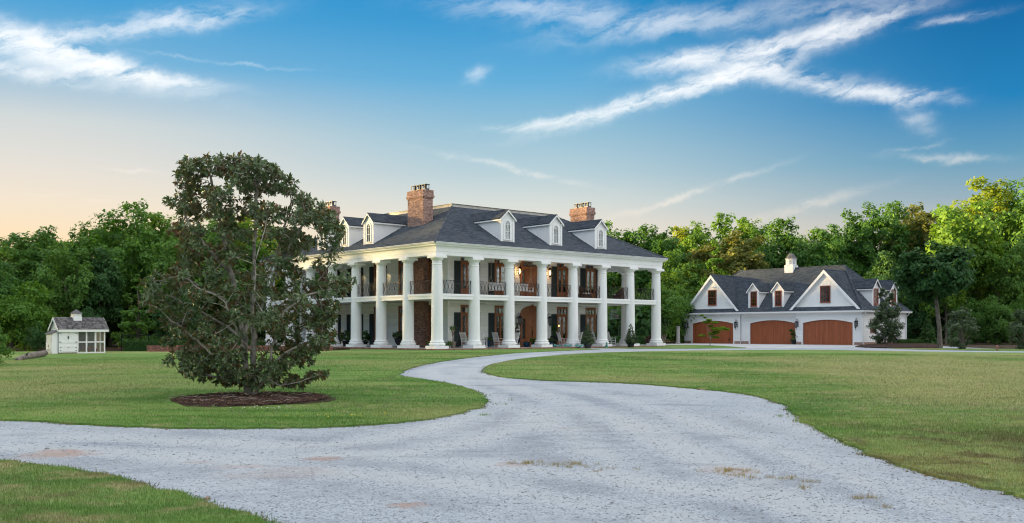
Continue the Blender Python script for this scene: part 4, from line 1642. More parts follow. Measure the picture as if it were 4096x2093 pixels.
LAN, gl = lantern_meshes()
GL_OFF = mesh_of(gl, 'lantern_glass', 'lantern_glass')
FL = mesh_of(MB().lathe([(.012, .10), (.03, .14), (.045, .22), (.03, .32), (.006, .40)], (0, -.30, 0), 8), 'lamp_flame', 'lamp_glow')
c = front_c[2]
for s in (-1.62, 1.62):
    for zb, on in ((1.72, False), (5.58, True)):
        o = share(H, 'wall_lantern', LAN, (c + s, WY0 - .02, zb), 0, (1.15, 1.15, 1.15))
        if not on:
            share(o, 'lantern_glass', GL_OFF)
        else:
            share(o, 'lamp_flame', FL)
            ld = bpy.data.lights.new('lantern_light', 'POINT')
            ld.energy = 13
            ld.color = (1, .55, .22)
            ld.shadow_soft_size = .06
            lo = bpy.data.objects.new('lantern_light', ld)
            lo.parent = o
            lo.location = (0, -.30, .26)
            COL.objects.link(lo)

# ================================================================== the garage
GA = -math.atan2(.749, .663)
GR = thing('garage', 'white boarded garage with three arched wooden doors, two front gables and a cupola', 'garage', (31.62, 90.0, .48), GA)
GL, GDp, ES, RP = 20.25, 8.2, 3.15, .35    # length, depth, eave height, overhang
# front wall in three bays, the middle one set back
doors = [(-6.03, -.88, 0.0), (-12.2, -7.04, .28), (-19.18, -14.0, 0.0)]
bays = [(-6.75, 0, 0.0), (-13.15, -6.75, .28), (-20.25, -13.15, 0.0)]


def door_arch(a, b, n=12):
    return [(a + (b - a) * i / n, 2.06 + .30 * (1 - (2 * i / n - 1) ** 2)) for i in range(n + 1)]


wl = MB()
for (a, b, o), (p, q, o2) in zip(doors, bays):
    y = o - .0
    wl.box(p, y, .0, a, y + .15, 3.08).box(b, y, .0, q, y + .15, 3.08)
    ar = door_arch(a, b)
    for i in range(12):
        wl.prism([ar[i], ar[i + 1], (ar[i + 1][0], 3.08), (ar[i][0], 3.08)], y, y + .15, 'y')
    hol = [(a - p - .14, b - p + .14, -.1, 2.06)]
    for i in range(6):
        z = 2.06 + .05 * i
        hw = (b - a) / 2 * math.sqrt(max(0.02, 1 - (i + .4) / 6)) + .14
        hol.append(((a + b) / 2 - p - hw, (a + b) / 2 - p + hw, z - .03, z + .08))
    clap(GR, move(p, y - .001, 0), q - p, .30, 3.06, hol, .17, 'garage_siding', single=True)
    # brick footing either side, casing, door of upright boards
    bk = MB().box(p, y - .03, .0, a - .16, y - .001, .27).box(b + .16, y - .03, .0, q, y - .001, .27).build('brick_base', 'mortar', GR)
    bricks(bk, [(move(p, y - .03, 0), a - .16 - p, .0, .285), (move(b + .16, y - .03, 0), q - b - .16, .0, .285)], 'brick_clay', 60, seed=int(-a * 10), depth=.028)
    cs_ = MB()
    cs_.box(a - .14, y - .035, 0, a, y + .10, 2.06).box(b, y - .035, 0, b + .14, y + .10, 2.06)
    for i in range(12):
        (xa, za), (xb, zb_) = ar[i], ar[i + 1]
        cs_.prism([(xa, za), (xb, zb_), (xb, zb_ + .13), (xa, za + .13)], y - .035, y + .02, 'y')
    cs_.build('door_casing', 'white_paint', GR)
    dr = MB().box(a + .004, y + .13, .01, b - .004, y + .145, 2.06).build('garage_door', 'garage_wood', GR)
    n = 36
    w = (b - a - .01) / n
    for i in range(n):
        xa = a + .005 + i * w
        zt = 2.05 + .30 * (1 - (2 * (i + .5) / n - 1) ** 2)
        gap = .007 if i in (n // 2 - 1,) else .0015
        d0 = y + .10 - random.uniform(0, .006)
        o = bpy.data.objects.new('board', None) if False else None
        mbb = MB().prism([(xa, .02), (xa + w - gap, .02), (xa + w - gap, 2.05 + .30 * (1 - (2 * (i + 1) / n - 1) ** 2) - .004), (xa, 2.05 + .30 * (1 - (2 * i / n - 1) ** 2) - .004)], d0, y + .128, 'y')
        mbb.build('board', 'garage_wood', dr)
# side and back walls
wl.box(-.15, .152, 0, 0, GDp, 3.08).box(-GL, .152, 0, -GL + .15, GDp, 3.08).box(-GL + .152, GDp - .15, 0, -.152, GDp, 3.08)
wl.build('wall', 'garage_siding', GR)
MB().box(-GL + .152, .45, 0, -.152, GDp - .152, 3.0).build('wall_core', 'dark_interior', GR)
clap(GR, move(.001, 0, 0, R(90)), GDp, .30, 3.06, [(1.45, 2.45, 1.15, 2.45)], .17, 'garage_siding', single=True)
bk = MB().box(.001, 0, 0, .03, GDp, .27).build('brick_base', 'mortar', GR)
bricks(bk, [(move(.03, 0, 0, R(90)), GDp, 0, .285)], 'brick_clay', 60, seed=77, depth=.028)
sash_window(GR, (.03, 1.95, 1.18), .95, 1.25, R(90))
cbd = MB()
for x, y in ((-.10, -.04), (-GL - .02, -.04)):
    cbd.box(x, y, .29, x + .12, y + .12, 3.07)
cbd.box(-.05, GDp - .1, .29, .04, GDp + .03, 3.07)
for (p, q, o) in bays[1:2]:
    cbd.box(p - .13, -.04, .29, p + .0, .28, 3.07).box(q - .0, -.04, .29, q + .13, .28, 3.07)
cbd.build('corner_board', 'white_paint', GR)
grect = (-GL, 0, 0, GDp)
MB().ring([(-.16, 3.081), (RP - .02, 3.04), (RP - .02, 3.06), (-.16, 3.10)], grect).build('soffit', 'white_paint', GR)
MB().ring([(RP - .02, 2.98), (RP + .02, 3.00), (RP + .08, 3.05), (RP + .09, 3.13), (RP + .10, 3.17), (RP - .02, 3.17)], grect).build('gutter', 'white_paint', GR)
ds = MB()
for x, y, s in ((.12, -.02, 1), (.10, GDp - .15, 1)):
    ds.tube([(x + RP * .8, y, 3.0), (x + RP * .8, y, 2.9), (x, y + .05, 2.65), (x, y + .05, .15), (x + .15, y + .05, .05)], .042, 6)
ds.build('downspout', 'white_paint', GR)
# main hipped roof
x0, x1, y0, y1 = -GL - RP, RP, -RP, GDp + RP
hd = (y1 - y0) / 2
zr = ES + hd
yr = (y0 + y1) / 2
rf = MB().add([(x0, y0, ES), (x1, y0, ES), (x1, y1, ES), (x0, y1, ES), (x0 + hd, yr, zr), (x1 - hd, yr, zr)], [(0, 1, 5, 4), (1, 2, 5), (2, 3, 4, 5), (3, 0, 4), (3, 2, 1, 0)])
GROOF = rf.build('roof', 'roof_shingle', GR)
q = hd * math.sqrt(2)
Lx = x1 - x0
i2 = 1 / math.sqrt(2)
sls = [((x0, y0, ES), (1, 0, 0), (0, i2, i2), [(0, 0), (Lx, 0), (Lx - hd, q), (hd, q)]),
       ((x1, y0, ES), (0, 1, 0), (-i2, 0, i2), [(0, 0), (2 * hd, 0), (hd, q)])]
# front gables standing on the roof
for gc, hw, ap in ((-3.72, 3.68, 6.96), (-16.68, 3.45, 7.0)):
    k_ = (ap - 3.22) / hw
    zb_ = 3.60
    gy = .10
    wbot = (ap - zb_) / k_
    MB().prism([(gc - wbot, zb_), (gc + wbot, zb_), (gc, ap - .02)], gy, gy + .12, 'y').build('gable_wall', 'garage_siding', GR)
    ww, wh, wz = 1.05, 1.55, 3.98
    clap(GR, move(gc, gy - .001, 0), 0, zb_, ap - .35, [(-ww / 2 - .02, ww / 2 + .02, wz - .06, wz + wh + .02)], .17, 'garage_siding', True, lambda z, k_=k_, ap=ap: (-(ap - z) / k_ + .05, (ap - z) / k_ - .05))
    sash_window(GR, (gc, gy - .02, wz), ww, wh)
    MB().box(gc - wbot + .1, gy - .05, zb_ - .03, gc + wbot - .1, gy, zb_ + .09).build('gable_trim', 'white_paint', GR)
    yb = ap - ES + y0                       # where the gable ridge meets the main slope
    fy = -.18
    gm = MB()
    for s in (-1, 1):
        xo, zo = gc + s * hw, ap - k_ * hw
        yo = zo - ES + y0
        gm.add([(xo, fy, zo), (gc, fy, ap), (gc, yb + .1, ap), (xo, yo + .15, zo), (xo, fy, zo + .07), (gc, fy, ap + .07), (gc, yb + .1, ap + .07), (xo, yo + .15, zo + .07)],
               [(0, 1, 2, 3), (7, 6, 5, 4), (0, 4, 5, 1), (3, 2, 6, 7), (0, 3, 7, 4), (1, 5, 6, 2)])
        ln = math.hypot(hw, k_ * hw)
        v = Vector((-s * hw, 0, k_ * hw)).normalized()
        if s < 0:
            sls.append(((xo, yb + .1, zo + .072), (0, -1, 0), v, [(yb - yo - .05, 0), (yb + .1 - fy, 0), (yb + .1 - fy, ln), (0, ln)]))
        else:
            sls.append(((xo, fy, zo + .072), (0, 1, 0), v, [(0, 0), (yo + .15 - fy, 0), (yb + .1 - fy, ln), (0, ln)]))
        tr = MB().add([(xo + s * .04, fy - .04, zo - .26), (gc, fy - .04, ap - .27), (gc, fy - .04, ap + .05), (xo + s * .04, fy - .04, zo + .04),
                       (xo + s * .04, fy + .02, zo - .26), (gc, fy + .02, ap - .27), (gc, fy + .02, ap + .05), (xo + s * .04, fy + .02, zo + .04)],
                      [(0, 1, 2, 3), (7, 6, 5, 4), (0, 4, 5, 1), (3, 2, 6, 7), (0, 3, 7, 4), (1, 5, 6, 2)])
        tr.add([(xo, fy + .021, zo - .03), (gc, fy + .021, ap - .03), (gc, gy, ap - .03), (xo, gy, zo - .03)], [(0, 1, 2, 3)])
        tr.build('rake_board', 'white_paint', GR)
    gm.build('gable_roof', 'roof_shingle', GROOF)
shingle_slopes(sls, .15, .30, .016, 4, 'shingles', GROOF)
rg = MB()
for p, qv in (((x0 + hd, yr, zr), (x1 - hd, yr, zr)), ((x1, y0, ES), (x1 - hd, yr, zr)), ((x0, y0, ES), (x0 + hd, yr, zr)), ((x1, y1, ES), (x1 - hd, yr, zr)),
              ((-3.72, -.18, 7.02), (-3.72, 3.5, 7.02)), ((-16.68, -.18, 7.06), (-16.68, 3.5, 7.06))):
    P, Qv = Vector(p), Vector(qv)
    n = max(6, int((P - Qv).length / .3))
    for i in range(n):
        rg.tube([P.lerp(Qv, i / n) + Vector((0, 0, .02)), P.lerp(Qv, (i + 1.2) / n) + Vector((0, 0, .005))], [.075, .062], 6)
rg.build('ridge_caps', 'roof_shingle', GROOF, kind='stuff')
for x in (-11.65, -8.82):
    dormer(GR, (x, .12, ES + .12 + RP), 0, 1.22, 1.72, .72, 1.0, 'square', 'garage_siding', True, .16)
for y in (2.75, 6.05):
    dormer(GR, (-.12, y, ES + .12 + RP), R(90), 1.30, 1.72, .72, 1.0, 'square', 'garage_siding', True, .16)
# cupola
cx = -9.95
oct_ = lambda r_, z_: [(cx + r_ * math.cos(t_), yr + r_ * math.sin(t_), z_) for t_ in (np.arange(8) + .5) * math.pi / 4]
cu = MB().box(cx - .48, yr - .48, zr - .75, cx + .48, yr + .48, zr + .30).lathe([(.58, .30), (.58, .36), (.53, .37), (.53, .90), (.61, .91), (.63, .96)], (cx, yr, zr), 8)
CU = cu.build('cupola', 'white_paint', GR)
lv = MB()
for i in range(8):
    a = i * math.pi / 4 + math.pi / 8
    M = Matrix.Translation((cx, yr, zr)) @ rotz(a)
    # dark arched opening with slats, standing proud of each side
    rr = .53 * math.cos(math.pi / 8)
    for z in np.arange(.43, .84, .055):
        hwid = .12 if z < .72 else .12 * math.sqrt(max(.05, 1 - ((z - .72) / .14) ** 2))
        lv.box(rr, -hwid, z, rr + .022, hwid, z + .030, M)
lv.build('louvre', 'white_paint', CU)
vb = MB()
for i in range(8):
    M = Matrix.Translation((cx, yr, zr)) @ rotz(i * math.pi / 4 + math.pi / 8)
    rr = .53 * math.cos(math.pi / 8) + .004
    ap_ = [(-.125, .41), (.125, .41)] + [(.125 * math.cos(t_), .72 + .125 * math.sin(t_)) for t_ in np.linspace(0, math.pi, 9)]
    vb.prism(ap_, rr, rr + .006, 'x', M)
vb.build('vent_backing', 'steel_grey', CU)
MB().lathe([(.66, .961), (.54, 1.04), (.44, 1.15), (.37, 1.28), (.29, 1.39), (.17, 1.48), (.04, 1.51)], (cx, yr, zr), 8).build('bell_roof', 'lead_roof', CU)
for t_ in (.42, 6.55, 13.52, 19.75):
    o = share(GR, 'wall_lantern', LAN, (-t_, -.03, 1.62), 0, (1.05, 1.05, 1.05))
    share(o, 'lantern_glass', GL_OFF)
MB().box(-16.43, .02, 5.74, -16.33, .10, 5.86).tube([(-16.36, 0, 5.80), (-16.30, -.16, 5.76)], .05, 8).tube([(-16.40, 0, 5.80), (-16.50, -.14, 5.77)], .05, 8).build('flood_light', 'white_paint', GR)

# ================================================================== the hen house
c0 = G(236.4, 1417.7)
CP = thing('hen_house', 'small white hen house with shake roof, little cupola and wire run', 'coop', c0, R(45))
CP.scale = (1, 1, 1.07)
L, D = 3.12, 1.46
zE, zR_ = 1.66, 2.28
f = MB()
f.box(0, 0, .10, 1.20, .05, zE).box(0, D - .05, .10, 1.20, D, zE).box(1.15, .05, .10, 1.20, D - .05, zE)
f.prism([(0.0, .10), (D, .10), (D, zE), (D / 2, zR_ - .03), (0.0, zE)], .0, .05, 'x')
f.build('wall', 'garage_siding', CP)
MB().box(.02, .03, -.3, 1.18, D - .03, .10).box(1.2, .02, -.3, L, .10, .02).build('base', 'log_bark', CP)
fr = MB()
for x in (1.20, 1.79, 2.39, L - .085):
    fr.box(x, 0, .02, x + .075, .07, zE)
    fr.box(x, D - .07, .02, x + .075, D, zE)
fr.box(1.2, -.004, .02, L, .066, .10).box(1.275, .0, .72, L - .085, .06, .79).box(1.275, 0, zE - .09, L - .085, .06, zE - .001)
fr.box(1.275, D - .06, .72, L - .085, D - .01, .78).box(L - .08, .07, .72, L - .01, D - .07, .79).box(L - .08, .07, .02, L - .01, D - .07, .10)
fr.box(L - .085, D / 2 - .04, .10, L - .0, D / 2 + .04, 1.95)
fr.build('run_frame', 'white_paint', CP)
MB().box(1.28, .028, .10, L - .09, .032, zE).box(L - .045, .07, .1, L - .041, D - .07, zE).box(1.28, D - .034, .1, L - .09, D - .03, zE).build('wire', 'wire_mesh', CP)
# doors with Z braces, black strap hinges
hg_ = MB()
for i, (a, b) in enumerate(((.05, .595), (.605, 1.15))):
    dr = MB().box(a, -.022, .72, b, -.001, 1.36)
    for z in (.72, 1.28):
        dr.box(a, -.034, z, b, -.0221, z + .08)
    dr.box(a, -.033, .80, a + .07, -.0221, 1.28).box(b - .07, -.033, .80, b, -.0221, 1.28)
    dr.add([(a + .08, -.033, 1.26), (a + .17, -.033, 1.27), (b - .08, -.033, .82), (b - .17, -.033, .81), (a + .08, -.0221, 1.26), (a + .17, -.0221, 1.27), (b - .08, -.0221, .82), (b - .17, -.0221, .81)],
           [(0, 1, 2, 3), (0, 4, 5, 1), (2, 6, 7, 3), (1, 5, 6, 2), (3, 7, 4, 0)])
    d = dr.build('coop_door', 'white_paint', CP)
    xh = a if i == 0 else b
    s = 1 if i == 0 else -1
    for z in (.76, 1.32):
        x_a, x_b = sorted((xh - s * .035, xh + s * .10))
        MB().box(x_a, -.046, z - .014, x_b, -.0345, z + .014).box(min(xh - s * .03, xh), -.046, z - .04, max(xh - s * .03, xh), -.0345, z + .04).build('hinge', 'iron', d)
    xm = .575 if i == 0 else .625
    MB().tube([(xm, -.035, .98), (xm, -.07, 1.0), (xm, -.07, 1.10), (xm, -.035, 1.12)], .012, 5).box(xm - .015, -.05, .96, xm + .015, -.034, 1.14).build('handle', 'iron', d)
lo = MB().box(.05, -.022, .16, 1.15, -.001, .46).box(.05, -.032, .16, 1.15, -.0221, .20).box(.05, -.032, .42, 1.15, -.0221, .46).build('nest_hatch', 'white_paint', CP)
for x in (.03, 1.07):
    for z in (.22, .43):
        MB().box(x, -.044, z - .014, x + .10, -.0325, z + .014).build('hinge', 'iron', lo)
MB().box(.57, -.045, .40, .64, -.033, .43).build('latch', 'iron', lo)
MB().box(.0, -.02, .50, 1.20, -.001, .54).box(.0, -.02, 1.39, 1.2, -.001, 1.43).box(-.02, -.025, .10, .045, -.001, zE - .01).box(1.155, -.025, .1, 1.2, -.005, zE - .01).build('door_trim', 'white_paint', CP)
for x in (.34, .60, .86):
    MB().prism([(x + .05 * math.cos(t_), 1.55 + .05 * math.sin(t_)) for t_ in np.linspace(0, 6.283, 15)[:-1]], -.012, -.003, 'y').build('vent_hole', 'dark_interior', CP)
# roof of single shakes
ov, go = .16, .17
k_ = (zR_ - zE) / (D / 2)
for s in (-1, 1):
    ye = -ov if s < 0 else D + ov
    ze = zE - ov * k_
    a = MB().add([(-.12, ye, ze), (L + go, ye, ze), (L + go, D / 2, zR_), (-.12, D / 2, zR_), (-.12, ye, ze + .04), (L + go, ye, ze + .04), (L + go, D / 2, zR_ + .04), (-.12, D / 2, zR_ + .04)],
                 [(0, 1, 2, 3), (7, 6, 5, 4), (0, 4, 5, 1), (1, 5, 6, 2), (2, 6, 7, 3), (3, 7, 4, 0)])
    rfo = a.build('coop_roof', 'weathered_shake', CP)
    sl_ = math.hypot(D / 2 + ov, k_ * (D / 2 + ov))
    if s < 0:
        shk = MB().add([(0, 0, .0), (1, 0, 0), (1, 0, 1), (0, 0, 1), (0, 1, .0), (1, 1, .0), (1, 1, .25), (0, 1, .25)], [(0, 1, 2, 3), (3, 2, 6, 7), (0, 3, 7, 4), (1, 5, 6, 2), (4, 7, 6, 5)]).mesh('shake')
        shk.materials.append(MATS['weathered_shake'])
        v = Vector((0, D / 2 + ov, k_ * (D / 2 + ov))).normalized()
        rot = Matrix.Rotation(math.atan2(v.z, v.y), 4, 'X')
        for r_ in range(8):
            x = -.13 + random.uniform(-.08, 0)
            while x < L + go - .02:
                w = random.uniform(.10, .20)
                xa, xb = max(-.13, x), min(L + go + .01, x + w)
                x += w
                if xb - xa < .03:
                    continue
                o = bpy.data.objects.new('shake', shk)
                COL.objects.link(o)
                o.parent = rfo
                o.matrix_local = Matrix.Translation((xa, ye - .02, ze + .042)) @ rot @ Matrix.Translation((0, r_ * sl_ / 8 + random.uniform(-.012, .012), 0)) @ Matrix.Diagonal((xb - xa - .006, sl_ / 8 + .02, random.uniform(.02, .034), 1))
MB().box(-.10, -ov - .01, zE - ov * k_ - .12, L + go - .02, -ov + .02, zE - ov * k_ + .035).build('fascia', 'white_paint', CP)
for s in (-1, 1):
    ye = -ov if s < 0 else D + ov
    ze = zE - ov * k_
    for xx in (-.14, L + go + .012):
        MB().add([(xx - .012, ye, ze - .12), (xx - .012, D / 2, zR_ - .12), (xx - .012, D / 2, zR_ + .05), (xx - .012, ye, ze + .05),
                  (xx + .012, ye, ze - .12), (xx + .012, D / 2, zR_ - .12), (xx + .012, D / 2, zR_ + .05), (xx + .012, ye, ze + .05)],
                 [(0, 1, 2, 3), (7, 6, 5, 4), (0, 4, 5, 1), (2, 6, 7, 3), (0, 3, 7, 4)]).build('rake_board', 'white_paint', CP)
# nest box on the left end
nb = MB().prism([(-.42, .02), (-.051, .02), (-.051, 1.44), (-.42, 1.28)], .10, 1.17, 'y').build('nest_box', 'garage_siding', CP)
for (a, b, c, d) in ((.14, 1.13, 1.06, 1.20), (.14, 1.13, .08, .84), (.14, 1.13, .88, 1.02)):
    MB().box(-.44, a, c, -.421, b, d).build('nest_box_door', 'white_paint', nb)
mb = MB()
for y in (.18, 1.05):
    for z in (.14, .80, .92, 1.0, 1.14):
        mb.box(-.452, y - .05, z - .012, -.441, y + .05, z + .012)
mb.box(-.455, .60, .42, -.441, .66, .60)
mb.build('hinges', 'iron', nb)
brn = MB()
for y in (.40, .86):
    brn.add([(-.448, .30 + (y - .40) * .9, .12), (-.448, .36 + (y - .40) * .9, .12), (-.448, y + .03, .80), (-.448, y - .03, .80)], [(0, 1, 2, 3)])
brn.build('brace', 'white_paint', nb)
MB().add([(-.50, .05, 1.25), (-.03, .05, 1.465), (-.03, 1.22, 1.465), (-.50, 1.22, 1.25), (-.50, .05, 1.29), (-.03, .05, 1.505), (-.03, 1.22, 1.505), (-.50, 1.22, 1.29)],
         [(0, 1, 2, 3), (7, 6, 5, 4), (0, 4, 5, 1), (1, 5, 6, 2), (2, 6, 7, 3), (3, 7, 4, 0)]).build('nest_box_roof', 'weathered_shake', nb)
cc = (1.42, D / 2)
cu = MB().box(cc[0] - .28, cc[1] - .28, 2.05, cc[0] + .28, cc[1] + .28, 2.40).box(cc[0] - .25, cc[1] - .25, 2.40, cc[0] + .25, cc[1] + .25, 2.58)
for i in range(4):
    cu.box(cc[0] - .265, cc[1] - .265, 2.42 + i * .04, cc[0] + .265, cc[1] + .265, 2.44 + i * .04)
CU = cu.build('cupola', 'white_paint', CP)
MB().add([(cc[0] - .33, cc[1] - .33, 2.581), (cc[0] + .33, cc[1] - .33, 2.581), (cc[0] + .33, cc[1] + .33, 2.581), (cc[0] - .33, cc[1] + .33, 2.581), (cc[0], cc[1], 2.86)],
         [(0, 1, 4), (1, 2, 4), (2, 3, 4), (3, 0, 4), (3, 2, 1, 0)]).build('cupola_roof', 'lead_roof', CU)
rp = MB().add([(-.48, .50, .30), (-.48, .72, .30), (-.95, .72, .0), (-.95, .50, .0), (-.48, .50, .33), (-.48, .72, .33), (-.95, .72, .03), (-.95, .50, .03)],
              [(0, 1, 2, 3), (7, 6, 5, 4), (0, 4, 5, 1), (1, 5, 6, 2), (2, 6, 7, 3), (3, 7, 4, 0)]).build('ramp', 'stone_pale', CP)


def skin(name, chain, mat, parent=None, sub=1):
    """one continuous body grown over a skeleton: [(xyz, radius, parent index)]"""
    me = bpy.data.meshes.new(name)
    me.from_pydata([c[0] for c in chain], [(i, c[2]) for i, c in enumerate(chain) if c[2] is not None and c[2] >= 0], [])
    o = link(name, me, None, parent)
    md = o.modifiers.new('skin', 'SKIN')
    lay = me.skin_vertices[0].data if me.skin_vertices else None
    if lay is None:
        bpy.context.view_layer.objects.active = o
        me.attributes
    for i, c in enumerate(chain):
        me.skin_vertices[0].data[i].radius = (c[1], c[1])
        me.skin_vertices[0].data[i].use_root = i == 0
    md.use_smooth_shade = True
    if sub:
        s_ = o.modifiers.new('sub', 'SUBSURF')
        s_.levels = s_.render_levels = sub
    dg = bpy.context.evaluated_depsgraph_get()
    m2 = bpy.data.meshes.new_from_object(o.evaluated_get(dg))
    o.modifiers.clear()
    o.data = m2
    m2.materials.clear()
    m2.materials.append(MATS[mat])
    m2.shade_smooth()
    return o


def hen(mat):
    return [((0, 0, .20), .085, None), ((.08, 0, .215), .080, 0), ((.13, 0, .26), .055, 1), ((.16, 0, .33), .036, 2), ((.175, 0, .375), .034, 3), ((.215, 0, .375), .010, 4), ((.24, 0, .368), .004, 5),
            ((-.09, 0, .215), .065, 0), ((-.15, 0, .28), .035, 7), ((-.19, 0, .34), .016, 8),
            ((.02, .035, .10), .022, 0), ((.02, .035, .03), .009, 10), ((.06, .035, .010), .008, 11),
            ((.02, -.035, .10), .022, 0), ((.02, -.035, .03), .009, 13), ((.06, -.035, .010), .008, 14)]


for (x, y, a, mt, lb) in ((1.50, .55, 10, 'hen_grey', 'grey hen with red comb standing nearest the coop doors'), (2.02, .50, 170, 'hen_rust', 'rust brown hen in the middle bay of the run, head to the left'),
                          (2.28, .75, 35, 'hen_rust', 'rust brown hen in the middle bay of the run, behind a post'), (2.66, .45, 150, 'hen_rust', 'rust brown hen alone in the right bay of the run'),
                          (1.36, .95, 200, 'hen_pale', 'pale hen at the back of the left bay of the run'), (2.86, .80, 120, 'hen_pale', 'pale hen near the end wall of the run')):
    w = CP.matrix_basis @ Vector((x, y, 0.02))
    T = thing('hen', lb, 'hen', (w.x, w.y, float(gz(w.x, w.y)) + .05), R(45 + a), 'hens in the wire run')
    T.scale = (1.1, 1.1, 1.1)
    skin('body', hen(mt), mt, T)
    MB().prism([(.15, .395), (.16, .44), (.175, .415), (.19, .445), (.20, .41), (.215, .395)], -.008, .008, 'y').prism([(.20, .355), (.215, .32), (.19, .35)], -.012, .012, 'y').build('comb', 'comb_red', T)

# ================================================================== garden wall, hedges and fence at the left of the house
pa, pb = G(592, 1409), G(1321, 1405.5)
GW = thing('garden_wall', 'low red brick garden wall with piers across the lawn behind the magnolia', 'wall', pa, math.atan2(pb.y - pa.y, pb.x - pa.x))
Lw = (pb - pa).length
HW = .50
MB().box(.01, .01, -.5, Lw - .01, .38, HW - .09).build('wall_core', 'mortar', GW)
fs = [(move(0, .0, 0), Lw, -.12, HW - .10)]
bricks(GW, fs, 'brick_old', 260, seed=21)
fs = [(move(0, .39, 0, R(-90)), .39, -.12, HW - .10), (move(Lw, 0, 0, R(90)), .39, -.12, HW - .10)]
prs = []
for x in (0.0, 2.0, 5.6, 9.0, Lw - .62):
    MB().box(x + .01, -.11, -.5, x + .61, 0.0, HW - .095).build('pier', 'mortar', GW)
    prs += [(move(x, -.11, 0), .62, -.12, HW - .10), (move(x, 0, 0, R(-90)), .11, -.12, HW - .1), (move(x + .62, -.11, 0, R(90)), .11, -.12, HW - .1)]
bricks(GW, fs + prs, 'brick_old', 0, seed=22)
cop = MB()
x = 0.0
while x < Lw - .03:
    e = .145 if any(p - .02 <= x <= p + .6 for p in (0.0, 2.0, 5.6, 9.0, Lw - .62)) else .035
    cop.box(x, -e, HW - .092, x + .060, .42, HW + random.uniform(-.004, .004))
    x += .071
cop.build('brick_coping', 'brick_old', GW, kind='stuff')
MB().box(0, .4, -.4, Lw, 3.2, HW - .16).build('planting_bed', 'soil', GW)

fa, fb = GD(487, 78), GD(1010, 80)
FN = thing('iron_fence', 'thin black iron fence with close upright bars behind the clipped hedge', 'fence', fa, math.atan2(fb.y - fa.y, fb.x - fa.x))
Lf = (fb - fa).length
mb = MB()
for i in range(int(Lf / .13)):
    mb.box(i * .13, -.008, .05, i * .13 + .014, .008, 1.27)
mb.build('bars', 'iron', FN, kind='stuff')
MB().box(0, -.016, 1.20, Lf, .016, 1.235).box(0, -.016, .12, Lf, .016, .15).build('rail', 'iron', FN)
for i in range(6):
    MB().box(i * Lf / 5 - .03, -.03, 0, i * Lf / 5 + .03, .03, 1.36).build('post', 'iron', FN)

# ================================================================== trees and shrubs
def leaves_mesh(name, C, N, size, mat, r_, fold=.25):
    """C: leaf centres, N: facing directions; one small four-cornered leaf (or leaf spray) each"""
    n = len(C)
    N = N / (np.linalg.norm(N, axis=1, keepdims=True) + 1e-9)
    t = r_.normal(0, 1, (n, 3))
    t -= N * np.sum(t * N, 1, keepdims=True)
    t /= (np.linalg.norm(t, axis=1, keepdims=True) + 1e-9)
    b = np.cross(N, t)
    s = size * r_.uniform(.6, 1.35, (n, 1))
    w = s * r_.uniform(.42, .75, (n, 1))
    V = np.stack([C - t * s, C + b * w + N * s * fold * r_.normal(0, 1, (n, 1)), C + t * s * r_.uniform(.7, 1.1, (n, 1)), C - b * w + N * s * fold * r_.normal(0, 1, (n, 1))], 1)
    return npmesh(name, V.reshape(-1, 3), np.arange(n * 4).reshape(-1, 4))


def crown_pts(seed, W, D, z0, z1, ncl, nleaf, rc=(.15, .27), shape='round', inner=.5, up=.35):
    """clumps of leaves on and inside an uneven crown; returns centres, normals, clump centres"""
    r_ = np.random.default_rng(seed)
    H = z1 - z0
    cl = []
    while len(cl) < ncl:
        v = r_.normal(0, 1, 3)
        v /= np.linalg.norm(v)
        rad = r_.uniform(inner, 1.0)
        p = v * rad
        h = (p[2] + 1) / 2
        if shape == 'round':
            k_ = 1.0
        elif shape == 'cone':
            h = r_.random() ** 1.5
            k_ = (1 - h) ** .75 + .06
            p = np.array([p[0], p[1], h * 2 - 1])
            nn = np.hypot(p[0], p[1]) + 1e-6
            f_ = r_.uniform(.55, 1) / nn
            p[0] *= f_
            p[1] *= f_
        elif shape == 'tall':
            k_ = .75 + .25 * math.sin(h * 5.0 + seed)
        elif shape == 'vase':
            k_ = .55 + .55 * h
        elif shape == 'skirt':
            k_ = 1.12 - .45 * h
        cl.append((p[0] * W / 2 * k_, p[1] * D / 2 * k_, z0 + H * (p[2] + 1) / 2))
    cl = np.array(cl)
    rad = r_.uniform(rc[0], rc[1], ncl) * W
    if shape == 'cone':
        rad *= (1.15 - .75 * (cl[:, 2] - z0) / H)
    per = (nleaf * rad ** 2 / np.sum(rad ** 2)).astype(int) + 1
    Cs, Ns = [], []
    mid = np.array([0, 0, z0 + H * .45])
    for c, rr, k_ in zip(cl, rad, per):
        v = r_.normal(0, 1, (k_, 3))
        v /= np.linalg.norm(v, axis=1, keepdims=True)
        v[:, 2] = np.where(r_.random(k_) < up, np.abs(v[:, 2]), v[:, 2])
        # bumpy: each clump carries smaller sprays
        m_ = max(3, int(k_ / 45))
        sp_ = r_.normal(0, 1, (m_, 3))
        sp_ /= np.linalg.norm(sp_, axis=1, keepdims=True)
        pick = sp_[r_.integers(0, m_, k_)]
        v = v * .55 + pick * .75
        q = v * rr * r_.uniform(.55, 1.0, (k_, 1)) * np.array([1, 1, .8])
        out = c - mid
        out = out / (np.linalg.norm(out) + 1e-6)
        Cs.append(c + q)
        Ns.append(v * .8 + out * .45 + np.array([0, 0, .45]) + r_.normal(0, .45, (k_, 3)))
    return np.concatenate(Cs), np.concatenate(Ns), cl


